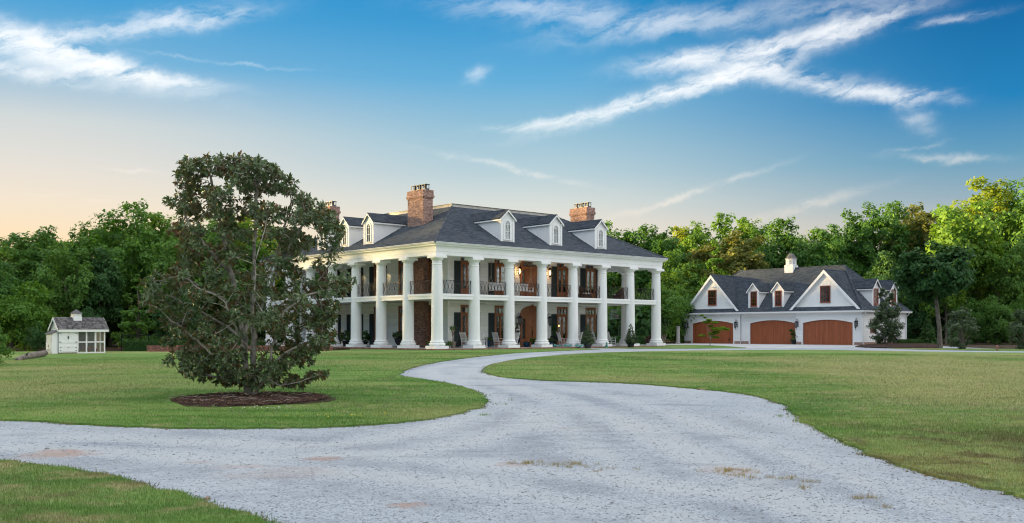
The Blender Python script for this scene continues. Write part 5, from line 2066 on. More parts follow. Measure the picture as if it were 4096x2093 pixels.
def trunk_mesh(name, mat, H, r0, cl, seed, top=.7, nl=12, lean=0.0, multi=1):
    r_ = random.Random(seed)
    mb = MB()
    for s_ in range(multi):
        ox = 0 if multi == 1 else r_.uniform(-.035, .035)
        pts = [(ox, ox * .5, -.02)]
        x, y = ox, ox * .5
        for i in range(1, 8):
            x += r_.uniform(-.012, .012) + lean / 8 + (ox * .5 if multi > 1 else 0)
            y += r_.uniform(-.012, .012)
            pts.append((x, y, H * top * i / 7))
        rs = [r0 * (1.25 if i == 0 else 1 - .75 * i / 7) for i in range(8)]
        mb.tube(pts, rs, 8)
        pick = [tuple(c) for c in cl]
        r_.shuffle(pick)
        for c in pick[:nl]:
            h = min(.9, max(.25, (c[2] - .12 * H) / (H * top) * r_.uniform(.55, .85)))
            i = int(h * 7)
            a = Vector(pts[i]).lerp(Vector(pts[min(7, i + 1)]), h * 7 - i)
            b = Vector(c)
            mdl = a.lerp(b, .5) + Vector((r_.uniform(-.02, .02), r_.uniform(-.02, .02), -.025))
            mb.tube([a, a.lerp(mdl, .5) + Vector((0, 0, -.004)), mdl, b], [r0 * .38, r0 * .3, r0 * .2, r0 * .06], 5)
    return mesh_of(mb, name, mat, 60)


# unit-height kinds, each used by several trees at its own size and turn
KIND = {}
rg_ = np.random.default_rng(5)
for nm, seed, W, z0, ncl, nl, ls, shape, rc, bark, r0, tl in (
        ('oak', 1, .62, .26, 54, 11000, .0150, 'round', (.13, .22), 'bark_grey', .016, .70),
        ('oak2', 2, .70, .20, 60, 12000, .0150, 'round', (.12, .21), 'bark_grey', .016, .70),
        ('maple', 3, .58, .22, 50, 11000, .0150, 'skirt', (.14, .23), 'bark_grey', .015, .70),
        ('poplar', 4, .44, .22, 48, 10000, .0140, 'tall', (.17, .28), 'bark_grey', .013, .78),
        ('gum', 5, .46, .10, 56, 11000, .0140, 'cone', (.13, .22), 'bark_grey', .013, .85),
        ('open', 6, .66, .34, 42, 7500, .0145, 'vase', (.10, .17), 'bark_grey', .014, .72),
        ('ash', 8, .60, .24, 84, 15000, .0118, 'round', (.085, .15), 'bark_grey', .015, .72),
        ('fork', 9, .66, .38, 52, 12000, .0150, 'vase', (.11, .19), 'bark_pale', .013, .80),
        ('low', 7, .92, .04, 56, 11000, .0190, 'skirt', (.13, .22), 'bark_grey', .014, .60)):
    Cc, Nn, cl = crown_pts(seed, W, W * .95, z0, 1.0, ncl, nl, rc, shape)
    KIND[nm] = (leaves_mesh('crown', Cc, Nn, ls, None, rg_), trunk_mesh('trunk', bark, 1.0, r0, cl, seed, tl, 16))
for me, _ in KIND.values():
    me.materials.append(MATS['leaf_forest'])


def tree(kind, loc, H, wf, rz, mat, label, group=None, name='tree', z=None):
    t = thing(name, label, 'tree', loc, rz, group)
    t.scale = (H * wf, H * wf, H)
    cm, tm = KIND[kind]
    share(t, 'trunk', tm)
    c = share(t, 'crown', cm)
    c.material_slots[0].link = 'OBJECT'
    c.material_slots[0].material = MATS[mat]
    return t


# overview column, top row, depth, kind, width factor, leaves, words
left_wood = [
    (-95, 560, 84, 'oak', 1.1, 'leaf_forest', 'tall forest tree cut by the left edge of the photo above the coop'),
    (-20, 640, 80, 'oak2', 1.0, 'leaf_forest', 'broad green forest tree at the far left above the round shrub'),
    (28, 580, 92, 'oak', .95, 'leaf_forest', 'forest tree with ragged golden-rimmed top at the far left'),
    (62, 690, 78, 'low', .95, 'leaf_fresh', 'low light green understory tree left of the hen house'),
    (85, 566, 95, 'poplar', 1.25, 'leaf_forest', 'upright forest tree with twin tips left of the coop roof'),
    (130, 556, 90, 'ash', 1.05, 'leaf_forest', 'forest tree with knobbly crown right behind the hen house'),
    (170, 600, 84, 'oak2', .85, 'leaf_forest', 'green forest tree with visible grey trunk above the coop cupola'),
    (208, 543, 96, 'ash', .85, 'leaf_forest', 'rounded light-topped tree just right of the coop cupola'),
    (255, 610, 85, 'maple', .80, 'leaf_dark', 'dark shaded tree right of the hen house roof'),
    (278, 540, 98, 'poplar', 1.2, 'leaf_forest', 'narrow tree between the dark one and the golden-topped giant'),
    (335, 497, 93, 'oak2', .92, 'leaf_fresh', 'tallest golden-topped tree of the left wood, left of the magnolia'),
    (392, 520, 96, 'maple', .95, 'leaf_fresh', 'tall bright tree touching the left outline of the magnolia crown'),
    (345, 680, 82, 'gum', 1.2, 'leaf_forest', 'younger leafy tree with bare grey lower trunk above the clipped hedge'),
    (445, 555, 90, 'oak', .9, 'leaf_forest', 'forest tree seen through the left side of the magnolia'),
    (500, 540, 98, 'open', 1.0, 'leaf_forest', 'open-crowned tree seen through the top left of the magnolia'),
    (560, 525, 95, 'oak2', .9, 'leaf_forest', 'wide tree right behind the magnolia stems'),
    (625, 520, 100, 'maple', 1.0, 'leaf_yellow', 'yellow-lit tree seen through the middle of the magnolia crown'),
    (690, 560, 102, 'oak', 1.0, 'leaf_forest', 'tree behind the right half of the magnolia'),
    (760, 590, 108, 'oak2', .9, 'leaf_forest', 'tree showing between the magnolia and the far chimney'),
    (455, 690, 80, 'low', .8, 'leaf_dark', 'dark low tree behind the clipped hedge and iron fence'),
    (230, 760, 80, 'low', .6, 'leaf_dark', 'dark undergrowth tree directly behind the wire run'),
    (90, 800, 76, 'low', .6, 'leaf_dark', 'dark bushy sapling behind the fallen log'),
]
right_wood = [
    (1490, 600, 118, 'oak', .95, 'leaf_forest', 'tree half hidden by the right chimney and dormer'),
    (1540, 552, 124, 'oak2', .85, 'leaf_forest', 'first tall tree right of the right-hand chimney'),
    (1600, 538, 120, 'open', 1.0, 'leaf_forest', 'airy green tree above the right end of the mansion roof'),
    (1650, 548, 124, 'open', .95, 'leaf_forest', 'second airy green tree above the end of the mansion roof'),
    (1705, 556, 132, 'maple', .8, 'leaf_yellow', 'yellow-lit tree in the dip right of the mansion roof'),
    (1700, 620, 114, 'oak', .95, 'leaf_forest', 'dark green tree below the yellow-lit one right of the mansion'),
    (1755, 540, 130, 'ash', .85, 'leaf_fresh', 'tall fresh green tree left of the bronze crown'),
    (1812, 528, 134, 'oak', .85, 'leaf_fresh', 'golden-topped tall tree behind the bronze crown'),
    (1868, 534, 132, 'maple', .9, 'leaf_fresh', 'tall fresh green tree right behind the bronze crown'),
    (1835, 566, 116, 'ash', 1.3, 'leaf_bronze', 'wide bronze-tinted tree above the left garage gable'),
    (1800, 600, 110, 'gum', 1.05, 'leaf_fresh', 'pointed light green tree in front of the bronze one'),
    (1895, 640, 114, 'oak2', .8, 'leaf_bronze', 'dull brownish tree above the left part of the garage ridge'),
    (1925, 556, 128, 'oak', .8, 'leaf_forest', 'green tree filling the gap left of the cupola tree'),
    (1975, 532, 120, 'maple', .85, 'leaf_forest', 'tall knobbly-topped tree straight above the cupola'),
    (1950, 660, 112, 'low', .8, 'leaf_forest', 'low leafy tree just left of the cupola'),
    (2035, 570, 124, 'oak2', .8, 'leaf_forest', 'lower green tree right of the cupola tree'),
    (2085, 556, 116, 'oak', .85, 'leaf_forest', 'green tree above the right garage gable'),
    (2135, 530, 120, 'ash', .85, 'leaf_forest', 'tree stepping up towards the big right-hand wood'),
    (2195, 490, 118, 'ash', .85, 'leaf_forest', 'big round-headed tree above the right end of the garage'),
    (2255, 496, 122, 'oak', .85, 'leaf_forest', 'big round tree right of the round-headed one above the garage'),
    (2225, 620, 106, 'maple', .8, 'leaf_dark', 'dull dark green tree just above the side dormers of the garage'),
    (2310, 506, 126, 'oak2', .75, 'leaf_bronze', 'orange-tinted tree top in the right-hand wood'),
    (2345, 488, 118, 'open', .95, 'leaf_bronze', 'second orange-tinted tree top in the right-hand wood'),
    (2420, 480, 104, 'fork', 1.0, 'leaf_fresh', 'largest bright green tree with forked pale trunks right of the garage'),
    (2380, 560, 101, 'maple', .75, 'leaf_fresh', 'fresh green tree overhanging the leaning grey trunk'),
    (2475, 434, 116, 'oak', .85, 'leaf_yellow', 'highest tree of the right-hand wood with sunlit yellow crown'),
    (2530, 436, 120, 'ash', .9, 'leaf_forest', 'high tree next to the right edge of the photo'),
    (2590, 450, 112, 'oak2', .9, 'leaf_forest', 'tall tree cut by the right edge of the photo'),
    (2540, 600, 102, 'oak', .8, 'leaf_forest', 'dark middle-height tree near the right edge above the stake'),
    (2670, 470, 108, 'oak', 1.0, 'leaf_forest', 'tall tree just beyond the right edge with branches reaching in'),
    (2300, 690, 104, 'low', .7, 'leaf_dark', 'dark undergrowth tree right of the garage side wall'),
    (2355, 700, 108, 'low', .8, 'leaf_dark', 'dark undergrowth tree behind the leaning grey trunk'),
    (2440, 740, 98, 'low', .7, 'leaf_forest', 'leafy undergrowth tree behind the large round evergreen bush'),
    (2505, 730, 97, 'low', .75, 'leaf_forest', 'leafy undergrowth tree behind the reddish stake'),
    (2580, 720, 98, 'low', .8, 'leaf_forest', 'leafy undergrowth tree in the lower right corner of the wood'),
    (1560, 705, 104, 'low', .7, 'leaf_fresh', 'bushy tree seen between the last columns of the mansion'),
    (1640, 690, 100, 'low', .8, 'leaf_fresh', 'dense dome-shaped tree just right of the last column'),
    (1708, 700, 106, 'low', .9, 'leaf_forest', 'dense tree overlapping the left corner of the garage'),
    (1590, 790, 98, 'low', .6, 'leaf_dark', 'dark shrub under the dome-shaped tree behind the porch'),
    (1668, 780, 104, 'low', .6, 'leaf_dark', 'dark shrub behind the pale garden post'),
]
for grp, lst in (('trees of the wood on the left', left_wood), ('trees of the wood on the right', right_wood)):
    for i, (x, ytop, d, kd, wf, mt, lb) in enumerate(lst):
        b = GD(x * K, d)
        b.z -= .1
        Ht = zat(ytop * K, d) - b.z
        if kd == 'open':
            Ht *= 1.0
        tree(kd, b, Ht * .945, wf, random.uniform(0, 6.28), mt, lb, grp)

# the wood behind and beside them, which nobody could count, plus unseen rows added to block the sun
Cs, Ns = [], []
r_ = np.random.default_rng(77)
def mass(pts, rr, hh, n):
    for (x, y) in pts:
        g0 = float(gz(x, y))
        h = hh * r_.uniform(.8, 1.15)
        v = r_.normal(0, 1, (n, 3))
        v /= np.linalg.norm(v, axis=1, keepdims=True)
        c = np.array([x, y, g0 + h * .5])
        Cs.append(c + v * np.array([rr, rr, h * .5]) * r_.uniform(.75, 1.05, (n, 1)))
        Ns.append(v + r_.normal(0, .4, (n, 3)) + np.array([0, 0, .3]))
mass([(-75 + i * 5.2 + r_.uniform(-1, 1), 108 + r_.uniform(-4, 6)) for i in range(15)], 4.2, 8.5, 1600)
mass([(-70 + i * 3.2 + r_.uniform(-1, 1), 101 + r_.uniform(-2, 3)) for i in range(27)], 2.6, 4.2, 1100)
mass([(10 + i * 3.4 + r_.uniform(-1, 1), 116 + r_.uniform(-2, 3)) for i in range(22)], 2.8, 5.0, 1300)
mass([(0 + i * 5.0 + r_.uniform(-1, 1), 140 + r_.uniform(-6, 8)) for i in range(17)], 4.6, 13, 1700)
mass([(48 + i * 4.6 + r_.uniform(-1, 1), 124 + r_.uniform(-4, 6)) for i in range(9)], 4.2, 11, 1600)
mass([(-74 - .6 * i + r_.uniform(-2, 2), 60 - 5.6 * i) for i in range(13)], 5.5, 21, 2000)  # left rows, here and below: out of view, added tall to block the low sun
mass([(-86 + r_.uniform(-2, 2), 60 - 5.4 * i) for i in range(13)], 6.0, 21, 2000)
mass([(-72 + r_.uniform(-2, 2), 66 + 6.0 * i) for i in range(11)], 5.5, 22, 2200)
mass([(-81 + r_.uniform(-2, 2), 63 + 5.5 * i) for i in range(13)], 6.0, 22, 2200)
mass([(-74 + r_.uniform(-2, 2), 132 + 6.2 * i) for i in range(7)], 5.5, 13.5, 1500)
mass([(70 + r_.uniform(-2, 2), 84 - 7 * i) for i in range(4)], 5.0, 12, 900)
link('woodland_and_blockers', leaves_mesh('woodland_and_blockers', np.concatenate(Cs), np.concatenate(Ns), .33, None, r_), 'leaf_dark', kind='stuff')

# ---- the grey trunk standing clear at the edge, crape myrtle stems, dead limbs
b = G(3760, 1394)
T = thing('tree', 'tall leaning bare grey trunk at the edge of the wood right of the garage', 'tree', b, 0, 'trees of the wood on the right')
pts = [(0, 0, -.1), (-.05, 0, 1.5), (-.22, .05, 3.2), (-.38, .1, 4.6), (-.5, .2, 6.0), (-.45, .3, 7.4)]
mbt = MB().tube(pts, [.22, .165, .15, .14, .11, .06], 10)
mbt.tube([(-.4, .12, 4.8), (-1.0, 0, 5.8), (-1.7, -.2, 6.6)], [.09, .06, .02], 6).tube([(-.45, .15, 5.2), (.3, .1, 6.2), (1.0, .2, 7.2)], [.09, .06, .02], 6)
mbt.build('trunk', 'bark_grey', T, smooth=60)
Cc, Nn, cl = crown_pts(44, 5.6, 4.6, 2.9, 8.6, 44, 9500, (.12, .2), 'round')
link('crown', leaves_mesh('crown', Cc + np.array([-.5, .2, 0]), Nn, .17, None, r_), 'leaf_dark', T)
for px, hh, lb in ((2651, 3.0, 'pale multi-stemmed crape myrtle right of the last column'),):
    b = GD(px, 99)
    T = thing('tree', lb, 'tree', b, 0)
    mbt = MB()
    for a, o in ((-.5, -.25), (-.1, -.05), (.35, .12), (.75, .3)):
        mbt.tube([(o * .4, 0, -.1), (o, .05, .8), (o + a * .35, .1, 2.0), (o + a * .8, .2, 3.6)], [.085, .07, .06, .035], 7)
    mbt.build('trunk', 'bark_pale', T, smooth=60)
    Cc, Nn, cl = crown_pts(45, 5.2, 4.6, 2.3, 5.4, 30, 5200, (.12, .2), 'round')
    link('crown', leaves_mesh('crown', Cc, Nn, .12, None, r_), 'leaf_forest', T)


# ---- the magnolia on the lawn: limbs grown towards points filling its real outline
base = G(995, 1592)
MS = 1 / 1.1968 / F * base.y              # metres per traced pixel
prof = [(55, 345, 610), (80, 262, 645), (100, 236, 662), (150, 222, 758), (185, 212, 772), (205, 240, 772), (225, 215, 800), (260, 205, 885), (300, 185, 940), (350, 178, 1000), (400, 165, 1005), (430, 195, 990), (470, 200, 1005),
        (520, 225, 1000), (570, 250, 960), (600, 150, 1030), (640, 110, 1055), (690, 62, 1066), (740, 60, 1066), (775, 120, 1000), (800, 135, 965),
        (850, 150, 958), (890, 150, 1000), (930, 165, 985), (960, 200, 930), (1000, 200, 890), (1040, 205, 860), (1075, 240, 905), (1110, 350, 925), (1140, 430, 800)]
py_, pl_, pr_ = (np.array(v, float) for v in zip(*prof))


def mag_side(z):
    y = 1207 - z / MS
    return (np.interp(y, py_, pl_) - 555) * MS, (np.interp(y, py_, pr_) - 555) * MS


r_ = np.random.default_rng(23)
ztop, zlow = (1207 - 58) * MS, (1207 - 1140) * MS
# foliage masses: many on the outline itself, the rest through the shell
AP = []
for q in range(340):
    z_ = r_.uniform(zlow, ztop - .12)
    l_, r2 = mag_side(z_)
    hx = (r2 - l_) / 2
    if q < 122:
        u, v = (-1 if q % 2 else 1) * r_.uniform(.80, .99), r_.uniform(-.35, .35)
    elif q < 142:
        z_ = ztop - r_.uniform(.10, .35)
        l_, r2 = mag_side(z_)
        hx = (r2 - l_) / 2
        u, v = r_.uniform(-.9, .9), r_.uniform(-.5, .5)
    else:
        t_ = r_.uniform(0, 6.283)
        rr = r_.uniform(.35, .92)
        if z_ > 3.3 and r_.random() < .08:
            continue
        u, v = rr * math.cos(t_), rr * math.sin(t_)
        if q > 325:
            z_, u, v = r_.uniform(1.1, 2.9), r_.uniform(-.6, .6), r_.uniform(-.9, -.35)
            l_, r2 = mag_side(z_)
            hx = (r2 - l_) / 2
        elif q > 316:
            z_, u, v = r_.uniform(.25, .95), r_.uniform(-.22, .12), r_.uniform(-.5, -.15)
            l_, r2 = mag_side(z_)
            hx = (r2 - l_) / 2
    rad_ = r_.uniform(.17, .37)
    k_ = int(26 * (rad_ / .3) ** 2)
    w = r_.normal(0, 1, (k_, 3))
    w /= np.linalg.norm(w, axis=1, keepdims=True)
    c = np.array([(l_ + r2) / 2 + (hx - .12) * u, min(hx * .95, 2.0) * v, z_])
    AP.append(c + w * rad_ * r_.random((k_, 1)) ** .4 * np.array([1, 1, .75]))
AP = np.concatenate(AP)
l_, r2 = mag_side(np.clip(AP[:, 2], zlow, ztop))
AP = AP[(AP[:, 2] > zlow * .7) & (AP[:, 0] > l_ - .05) & (AP[:, 0] < r2 + .05)]

nodes, par = [], []
def stem(pts, root):
    p = root
    pts = [Vector(q) for q in pts]
    for a, b in zip(pts, pts[1:]):
        k_ = max(1, int((b - a).length / .13))
        for i in range(1, k_ + 1):
            w = a.lerp(b, i / k_)
            nodes.append((w.x + r_.normal(0, .012), w.y + r_.normal(0, .012), w.z))
            par.append(p)
            p = len(nodes) - 1
    return p


nodes.append((0, 0, -.05)); par.append(-1)
s0 = MS
P2 = lambda x, y, d=0.0: ((x - 555) * s0, d, (1207 - y) * s0)
m1 = stem([(0, 0, -.05), P2(575, 1060, .05), P2(572, 900, .1), P2(565, 760, .1), P2(575, 620, .05), P2(580, 430, .1), P2(590, 250, .0), P2(600, 120, .05)], 0)
stem([(-.03, .05, -.05), P2(530, 1080, .15), P2(520, 930, .3), P2(495, 780, .2), P2(470, 620, .1), P2(430, 420, .0), P2(390, 250, .1), P2(360, 120, .1)], 0)
stem([(.05, -.05, -.05), P2(615, 1150, -.2), P2(668, 1080, -.35), P2(720, 1010, -.4), P2(800, 960, -.3), P2(880, 930, -.2)], 0)
stem([P2(668, 1080, -.35), P2(690, 960, -.5), P2(740, 800, -.5), P2(850, 720, -.5), P2(960, 690, -.4)], min(range(len(nodes)), key=lambda i: (Vector(nodes[i]) - Vector(P2(668, 1080, -.35))).length))
near_ = lambda q: min(range(len(nodes)), key=lambda i: (Vector(nodes[i]) - Vector(q)).length)
for a, pts in ((P2(572, 900, .1), [P2(620, 780, -.15), P2(680, 640, -.2), P2(760, 480, -.1), P2(840, 330, -.1)]),
               (P2(565, 760, .1), [P2(640, 600, .4), P2(690, 420, .5), P2(740, 260, .4)]),
               (P2(572, 880, .1), [P2(660, 800, .3), P2(800, 740, .5), P2(930, 560, .5)]),
               (P2(495, 780, .2), [P2(430, 730, .0), P2(330, 680, -.1), P2(240, 620, -.1)]),
               (P2(520, 930, .3), [P2(430, 860, .2), P2(300, 790, .3), P2(170, 720, .2)]),
               (P2(530, 1080, .15), [P2(480, 1105, -.3), P2(440, 1030, -.5), P2(340, 930, -.6), P2(240, 850, -.5)]),
               (P2(530, 1090, .1), [P2(430, 1110, -.1), P2(330, 1090, -.2), P2(240, 1080, -.2)]),
               (P2(650, 1110, -.3), [P2(720, 1145, -.4), P2(820, 1125, -.5), P2(900, 1095, -.5)]),
               (P2(575, 1000, .1), [P2(560, 940, -.7), P2(540, 850, -1.1), P2(520, 760, -1.4)]),
               (P2(572, 900, .1), [P2(600, 820, -.8), P2(640, 700, -1.2), P2(660, 560, -1.5)]),
               (P2(520, 900, .3), [P2(520, 800, .9), P2(540, 650, 1.3), P2(560, 500, 1.4)]),
               (P2(470, 620, .1), [P2(400, 520, -.3), P2(320, 420, -.5), P2(260, 320, -.4)])):
    stem([a] + pts, near_(a))
NP = np.array(nodes)
best = np.full(len(AP), 1e9)
bi = np.zeros(len(AP), int)


def upd(lo):
    d = np.linalg.norm(AP[:, None] - NP[None, lo:], axis=2)
    j = d.argmin(1)
    w = d[np.arange(len(AP)), j]
    k_ = w < best
    best[k_] = w[k_]
    bi[k_] = j[k_] + lo


upd(0)
STEP, KILL, INF = .10, .115, 1.6
for it in range(70):
    act = best < INF
    if not act.any():
        break
    acc = {}
    for a, i in zip(AP[act], bi[act]):
        dv = a - NP[i]
        acc.setdefault(int(i), []).append(dv / (np.linalg.norm(dv) + 1e-9))
    new, np_ = [], []
    for i, ds_ in acc.items():
        dv = np.sum(ds_, 0) + r_.normal(0, .30, 3) + np.array([0, 0, .08])
        dv /= np.linalg.norm(dv) + 1e-9
        new.append(NP[i] + dv * STEP)
        np_.append(i)
    lo = len(NP)
    NP = np.concatenate([NP, np.array(new)])
    par.extend(np_)
    upd(lo)
    keep = best > KILL
    AP, best, bi = AP[keep], best[keep], bi[keep]
    if len(AP) == 0:
        break
par = np.array(par)
nn = len(NP)
area = np.zeros(nn)
kids = np.bincount(par[par >= 0], minlength=nn)
for i in range(nn - 1, -1, -1):
    if kids[i] == 0:
        area[i] += .0052 ** 2.25
    if par[i] >= 0:
        area[par[i]] += area[i]
rad = np.minimum(area ** (1 / 2.25), .12)
MG = thing('magnolia_tree', 'large open multi-stemmed magnolia with glossy dark leaves on the front lawn', 'tree', base)
mb = MB()
for i in range(1, nn):
    a, b = NP[par[i]], NP[i]
    if rad[i] > .012 or r_.random() < 1:
        mb.tube([a, b], [max(rad[i], min(rad[par[i]], rad[i] * 1.5)), rad[i]], 6 if rad[i] > .02 else 4)
me = bpy.data.meshes.new('trunk')
me.from_pydata(mb.v, [], mb.f)
me.update()
me.shade_smooth()
me.set_sharp_from_angle(angle=R(60))
link('trunk', me, 'bark_magnolia', MG)
# rosettes of leaves at the twig ends
tips = np.where((rad < .0150) & (NP[:, 2] > zlow * .8))[0]
C0, D0, ln, el_ = [], [], [], []
for i in tips:
    tip = kids[i] == 0
    k_ = int(r_.integers(10, 16)) if tip else (int(r_.integers(3, 7)) if rad[i] < .0095 else (1 if r_.random() < .4 else 0))
    if k_ == 0:
        continue
    d = NP[i] - NP[par[i]]
    d = d / (np.linalg.norm(d) + 1e-9)
    d = d * .8 + np.array([0, 0, .3])
    d /= np.linalg.norm(d)
    a = np.cross(d, [.3, .2, .9])
    a /= np.linalg.norm(a) + 1e-9
    b = np.cross(d, a)
    ph = r_.uniform(0, 6.28)
    for q in range(k_):
        t_ = ph + q * 2.4 + r_.normal(0, .3)
        sp_ = r_.uniform(.5, 1.5) if tip else r_.uniform(.9, 1.7)
        dr = d * math.cos(sp_) + (a * math.cos(t_) + b * math.sin(t_)) * math.sin(sp_) + np.array([0, 0, -.22])
        dr /= np.linalg.norm(dr)
        C0.append(NP[i] + r_.normal(0, .012, 3))
        D0.append(dr)
        ln.append(r_.uniform(.090, .165))
        el_.append(d)
C0, D0, ln, el_ = np.array(C0), np.array(D0), np.array(ln)[:, None], np.array(el_)
side = np.cross(D0, el_ + r_.normal(0, .2, el_.shape))
side /= np.linalg.norm(side, axis=1, keepdims=True) + 1e-9
upv = np.cross(side, D0)
w = ln * r_.uniform(.17, .24, ln.shape)
V = np.stack([C0, C0 + D0 * ln * .35 + side * w * .85 + upv * w * .35, C0 + D0 * ln * .68 + side * w * .8 + upv * w * .25, C0 + D0 * ln - upv * ln * .10,
              C0 + D0 * ln * .68 - side * w * .8 + upv * w * .25, C0 + D0 * ln * .35 - side * w * .85 + upv * w * .35], 1)
m_ = len(C0)
Fq = np.array([(0, 1, 2, 3), (0, 3, 4, 5)])[None] + 6 * np.arange(m_)[:, None, None]
cm = npmesh('crown', V.reshape(-1, 3), Fq.reshape(-1, 4))
# faces must look up out of the rosette
nrm = np.empty(len(cm.polygons) * 3)
cm.polygons.foreach_get('normal', nrm)
if np.mean(np.sum(nrm.reshape(-1, 3)[::2] * upv, 1)) < 0:
    cm.flip_normals()
link('crown', cm, 'leaf_magnolia', MG)
bp = NP[[i for i in tips if kids[i] == 0 and r_.random() < .035]]
mbb = MB()
for p in bp:
    mbb.lathe([(.004, 0), (.014, .02), (.016, .035), (.010, .055), (.002, .07)], tuple(p), 6)
mbb.build('buds', 'bud', MG, kind='stuff')
# bed of bark mulch round it
th = np.linspace(0, 2 * math.pi, 40, endpoint=False)
bc = G(1010, 1606)
rrx = 1.92 * (1 + .05 * np.sin(th * 3 + 1) + rng.normal(0, .02, 40))
bedp = np.stack([bc.x + np.cos(th) * rrx, bc.y + np.sin(th) * rrx * 1.10], -1)
sheet('mulch_bed', bedp, .052, 'mulch', .25, .05, .25, 3, crown=.035)
q = rng.normal(0, 1, (5200, 2))
q = q / np.linalg.norm(q, axis=1, keepdims=True) * (rng.random((5200, 1)) ** .5)
q = np.stack([bc.x + q[:, 0] * 1.87, bc.y + q[:, 1] * 2.1], -1)
beads(q, gz(q[:, 0], q[:, 1]) + .095, rng.lognormal(math.log(.022), .4, len(q)), 'mulch_chips', 'chip', rng)
mb = MB()
for _ in range(46):
    a = rng.uniform(0, 6.28)
    r0 = rng.uniform(.4, 1.85)
    x, y = bc.x + r0 * math.cos(a), bc.y + r0 * math.sin(a)
    b = rng.uniform(0, 6.28)
    l = rng.uniform(.15, .55)
    z = float(gz(x, y)) + .125
    mb.tube([(x, y, z), (x + l * .5 * math.cos(b), y + l * .5 * math.sin(b), z + .025), (x + l * math.cos(b + .2), y + l * math.sin(b + .2), z)], [.006, .005, .003], 4)
mb.build('fallen_twigs', 'twig', None, kind='stuff')


# ---- shaped evergreens, hedges and bushes
def shrub(name, label, cat, loc, W, D, H, n, size, mat, shape='round', seed=1, group=None, stem=True, inner=.75, z0=0.03, rc=(.14, .24), ncl=60, rz=0.0):
    t = thing(name, label, cat, loc, rz, group)
    Cc, Nn, cl = crown_pts(seed, W, D, z0 * H, H, ncl, n, rc, shape, inner)
    Cc[:, 2] = np.maximum(Cc[:, 2], .02)
    link('foliage', leaves_mesh('foliage', Cc, Nn, size, None, rng), mat, t)
    if stem:
        mb = MB().tube([(0, 0, -.05), (.02, 0, H * .4), (0, .02, H * .8)], [W * .035, W * .025, W * .008], 6)
        for c in cl[:10]:
            mb.tube([(0, 0, H * .12), tuple(c * .5 + np.array([0, 0, H * .05])), tuple(c)], [W * .02, W * .014, W * .005], 5)
        mb.build('stem', 'bark_grey', t)
    return t


def hedge(label, p, L, D, H, rz, n, mat='leaf_box', seed=3, size=.045):
    r_ = np.random.default_rng(seed)
    t = thing('hedge', label, 'hedge', p, rz)
    a = np.array([L * H, L * H, L * D, D * H, D * H])
    f_ = r_.choice(5, n, p=a / a.sum())
    u, v = r_.random(n), r_.random(n)
    e = r_.normal(0, .022, n) - .02
    C = np.empty((n, 3))
    N = np.zeros((n, 3))
    for k_, (fx, fy, fz, nv) in enumerate(((u * L, 0 * u - e, v * H, (0, -1, 0)), (u * L, D + e, v * H, (0, 1, 0)), (u * L, v * D, H + e, (0, 0, 1)),
                                           (0 - e, u * D, v * H, (-1, 0, 0)), (L + e, u * D, v * H, (1, 0, 0)))):
        q = f_ == k_
        C[q] = np.stack([fx, fy, fz], -1)[q]
        N[q] = nv
    N += r_.normal(0, .6, (n, 3)) + np.array([0, 0, .25])
    link('foliage', leaves_mesh('foliage', C, N, size, None, r_), mat, t)
    MB().box(.08, .08, -.1, L - .08, D - .08, H - .10).build('twigs', 'leaf_dark', t)
    return t


h0 = G(494, 1408)
h0.y += 1.0
hedge('long clipped box hedge standing behind the brick garden wall on the left', GD(494, h0.y), 10.5, .9, .80, R(4), 15000)
for px, py, ph, lb in ((642, 1388, .98, 'small clipped green cone above the left end of the garden wall'), (1276, 1386, .95, 'small clipped green cone above the right end of the garden wall')):
    b = GD(px, pa.y + 1.0)
    shrub('topiary_cone', lb, 'topiary', (b.x, b.y, b.z - .02), .62, .62, 1.12, 4200, .035, 'leaf_box', 'cone', 9, 'clipped cones in the walled bed', True, .9, .0, (.14, .20), 110)
hb = GD(2441, 93)
hedge('clipped box hedge seen between the last porch columns', (hb.x, hb.y, hb.z), 4.6, .9, .80, R(10), 6000, seed=6, size=.06)
hb = GD(2622, 96)
b = GD(2596, 92)
shrub('shrub', 'small dark purple-leaved shrub left of the last porch column', 'shrub', b, .8, .8, .85, 1200, .05, 'leaf_purple', 'round', 12)
hb = G(3592, 1386)
hedge('low clipped hedge along the far side wall of the garage', GD(3592, 92), 2.6, .8, .50, R(12), 3600, seed=8)
b = GD(3712, 93)
shrub('arborvitae', 'narrow pointed evergreen cone left of the leaning grey trunk', 'shrub', b, 1.7, 1.6, 2.7, 8000, .06, 'leaf_box', 'cone', 14, None, True, .85, 0.0, (.14, .20), 110)
b = G(3846, 1399)
shrub('evergreen_bush', 'large round grey-green evergreen bush right of the leaning grey trunk', 'shrub', b, 2.35, 2.2, 3.0, 7500, .055, 'leaf_evergreen', 'skirt', 15, None, True, .8, 0.0, (.10, .17), 70)
b = G(4105, 1400)
shrub('evergreen_bush', 'large evergreen bush cut by the right edge of the photo', 'shrub', b, 2.3, 2.2, 3.1, 7500, .055, 'leaf_evergreen', 'skirt', 16, None, True, .8, 0.0, (.10, .17), 70)
b = G(-62, 1466)
shrub('shrub', 'round leafy shrub cut by the left edge of the photo', 'shrub', b, 2.0, 2.0, 2.5, 6000, .06, 'leaf_forest', 'skirt', 17, None, True, .75, 0.0, (.12, .19), 60)
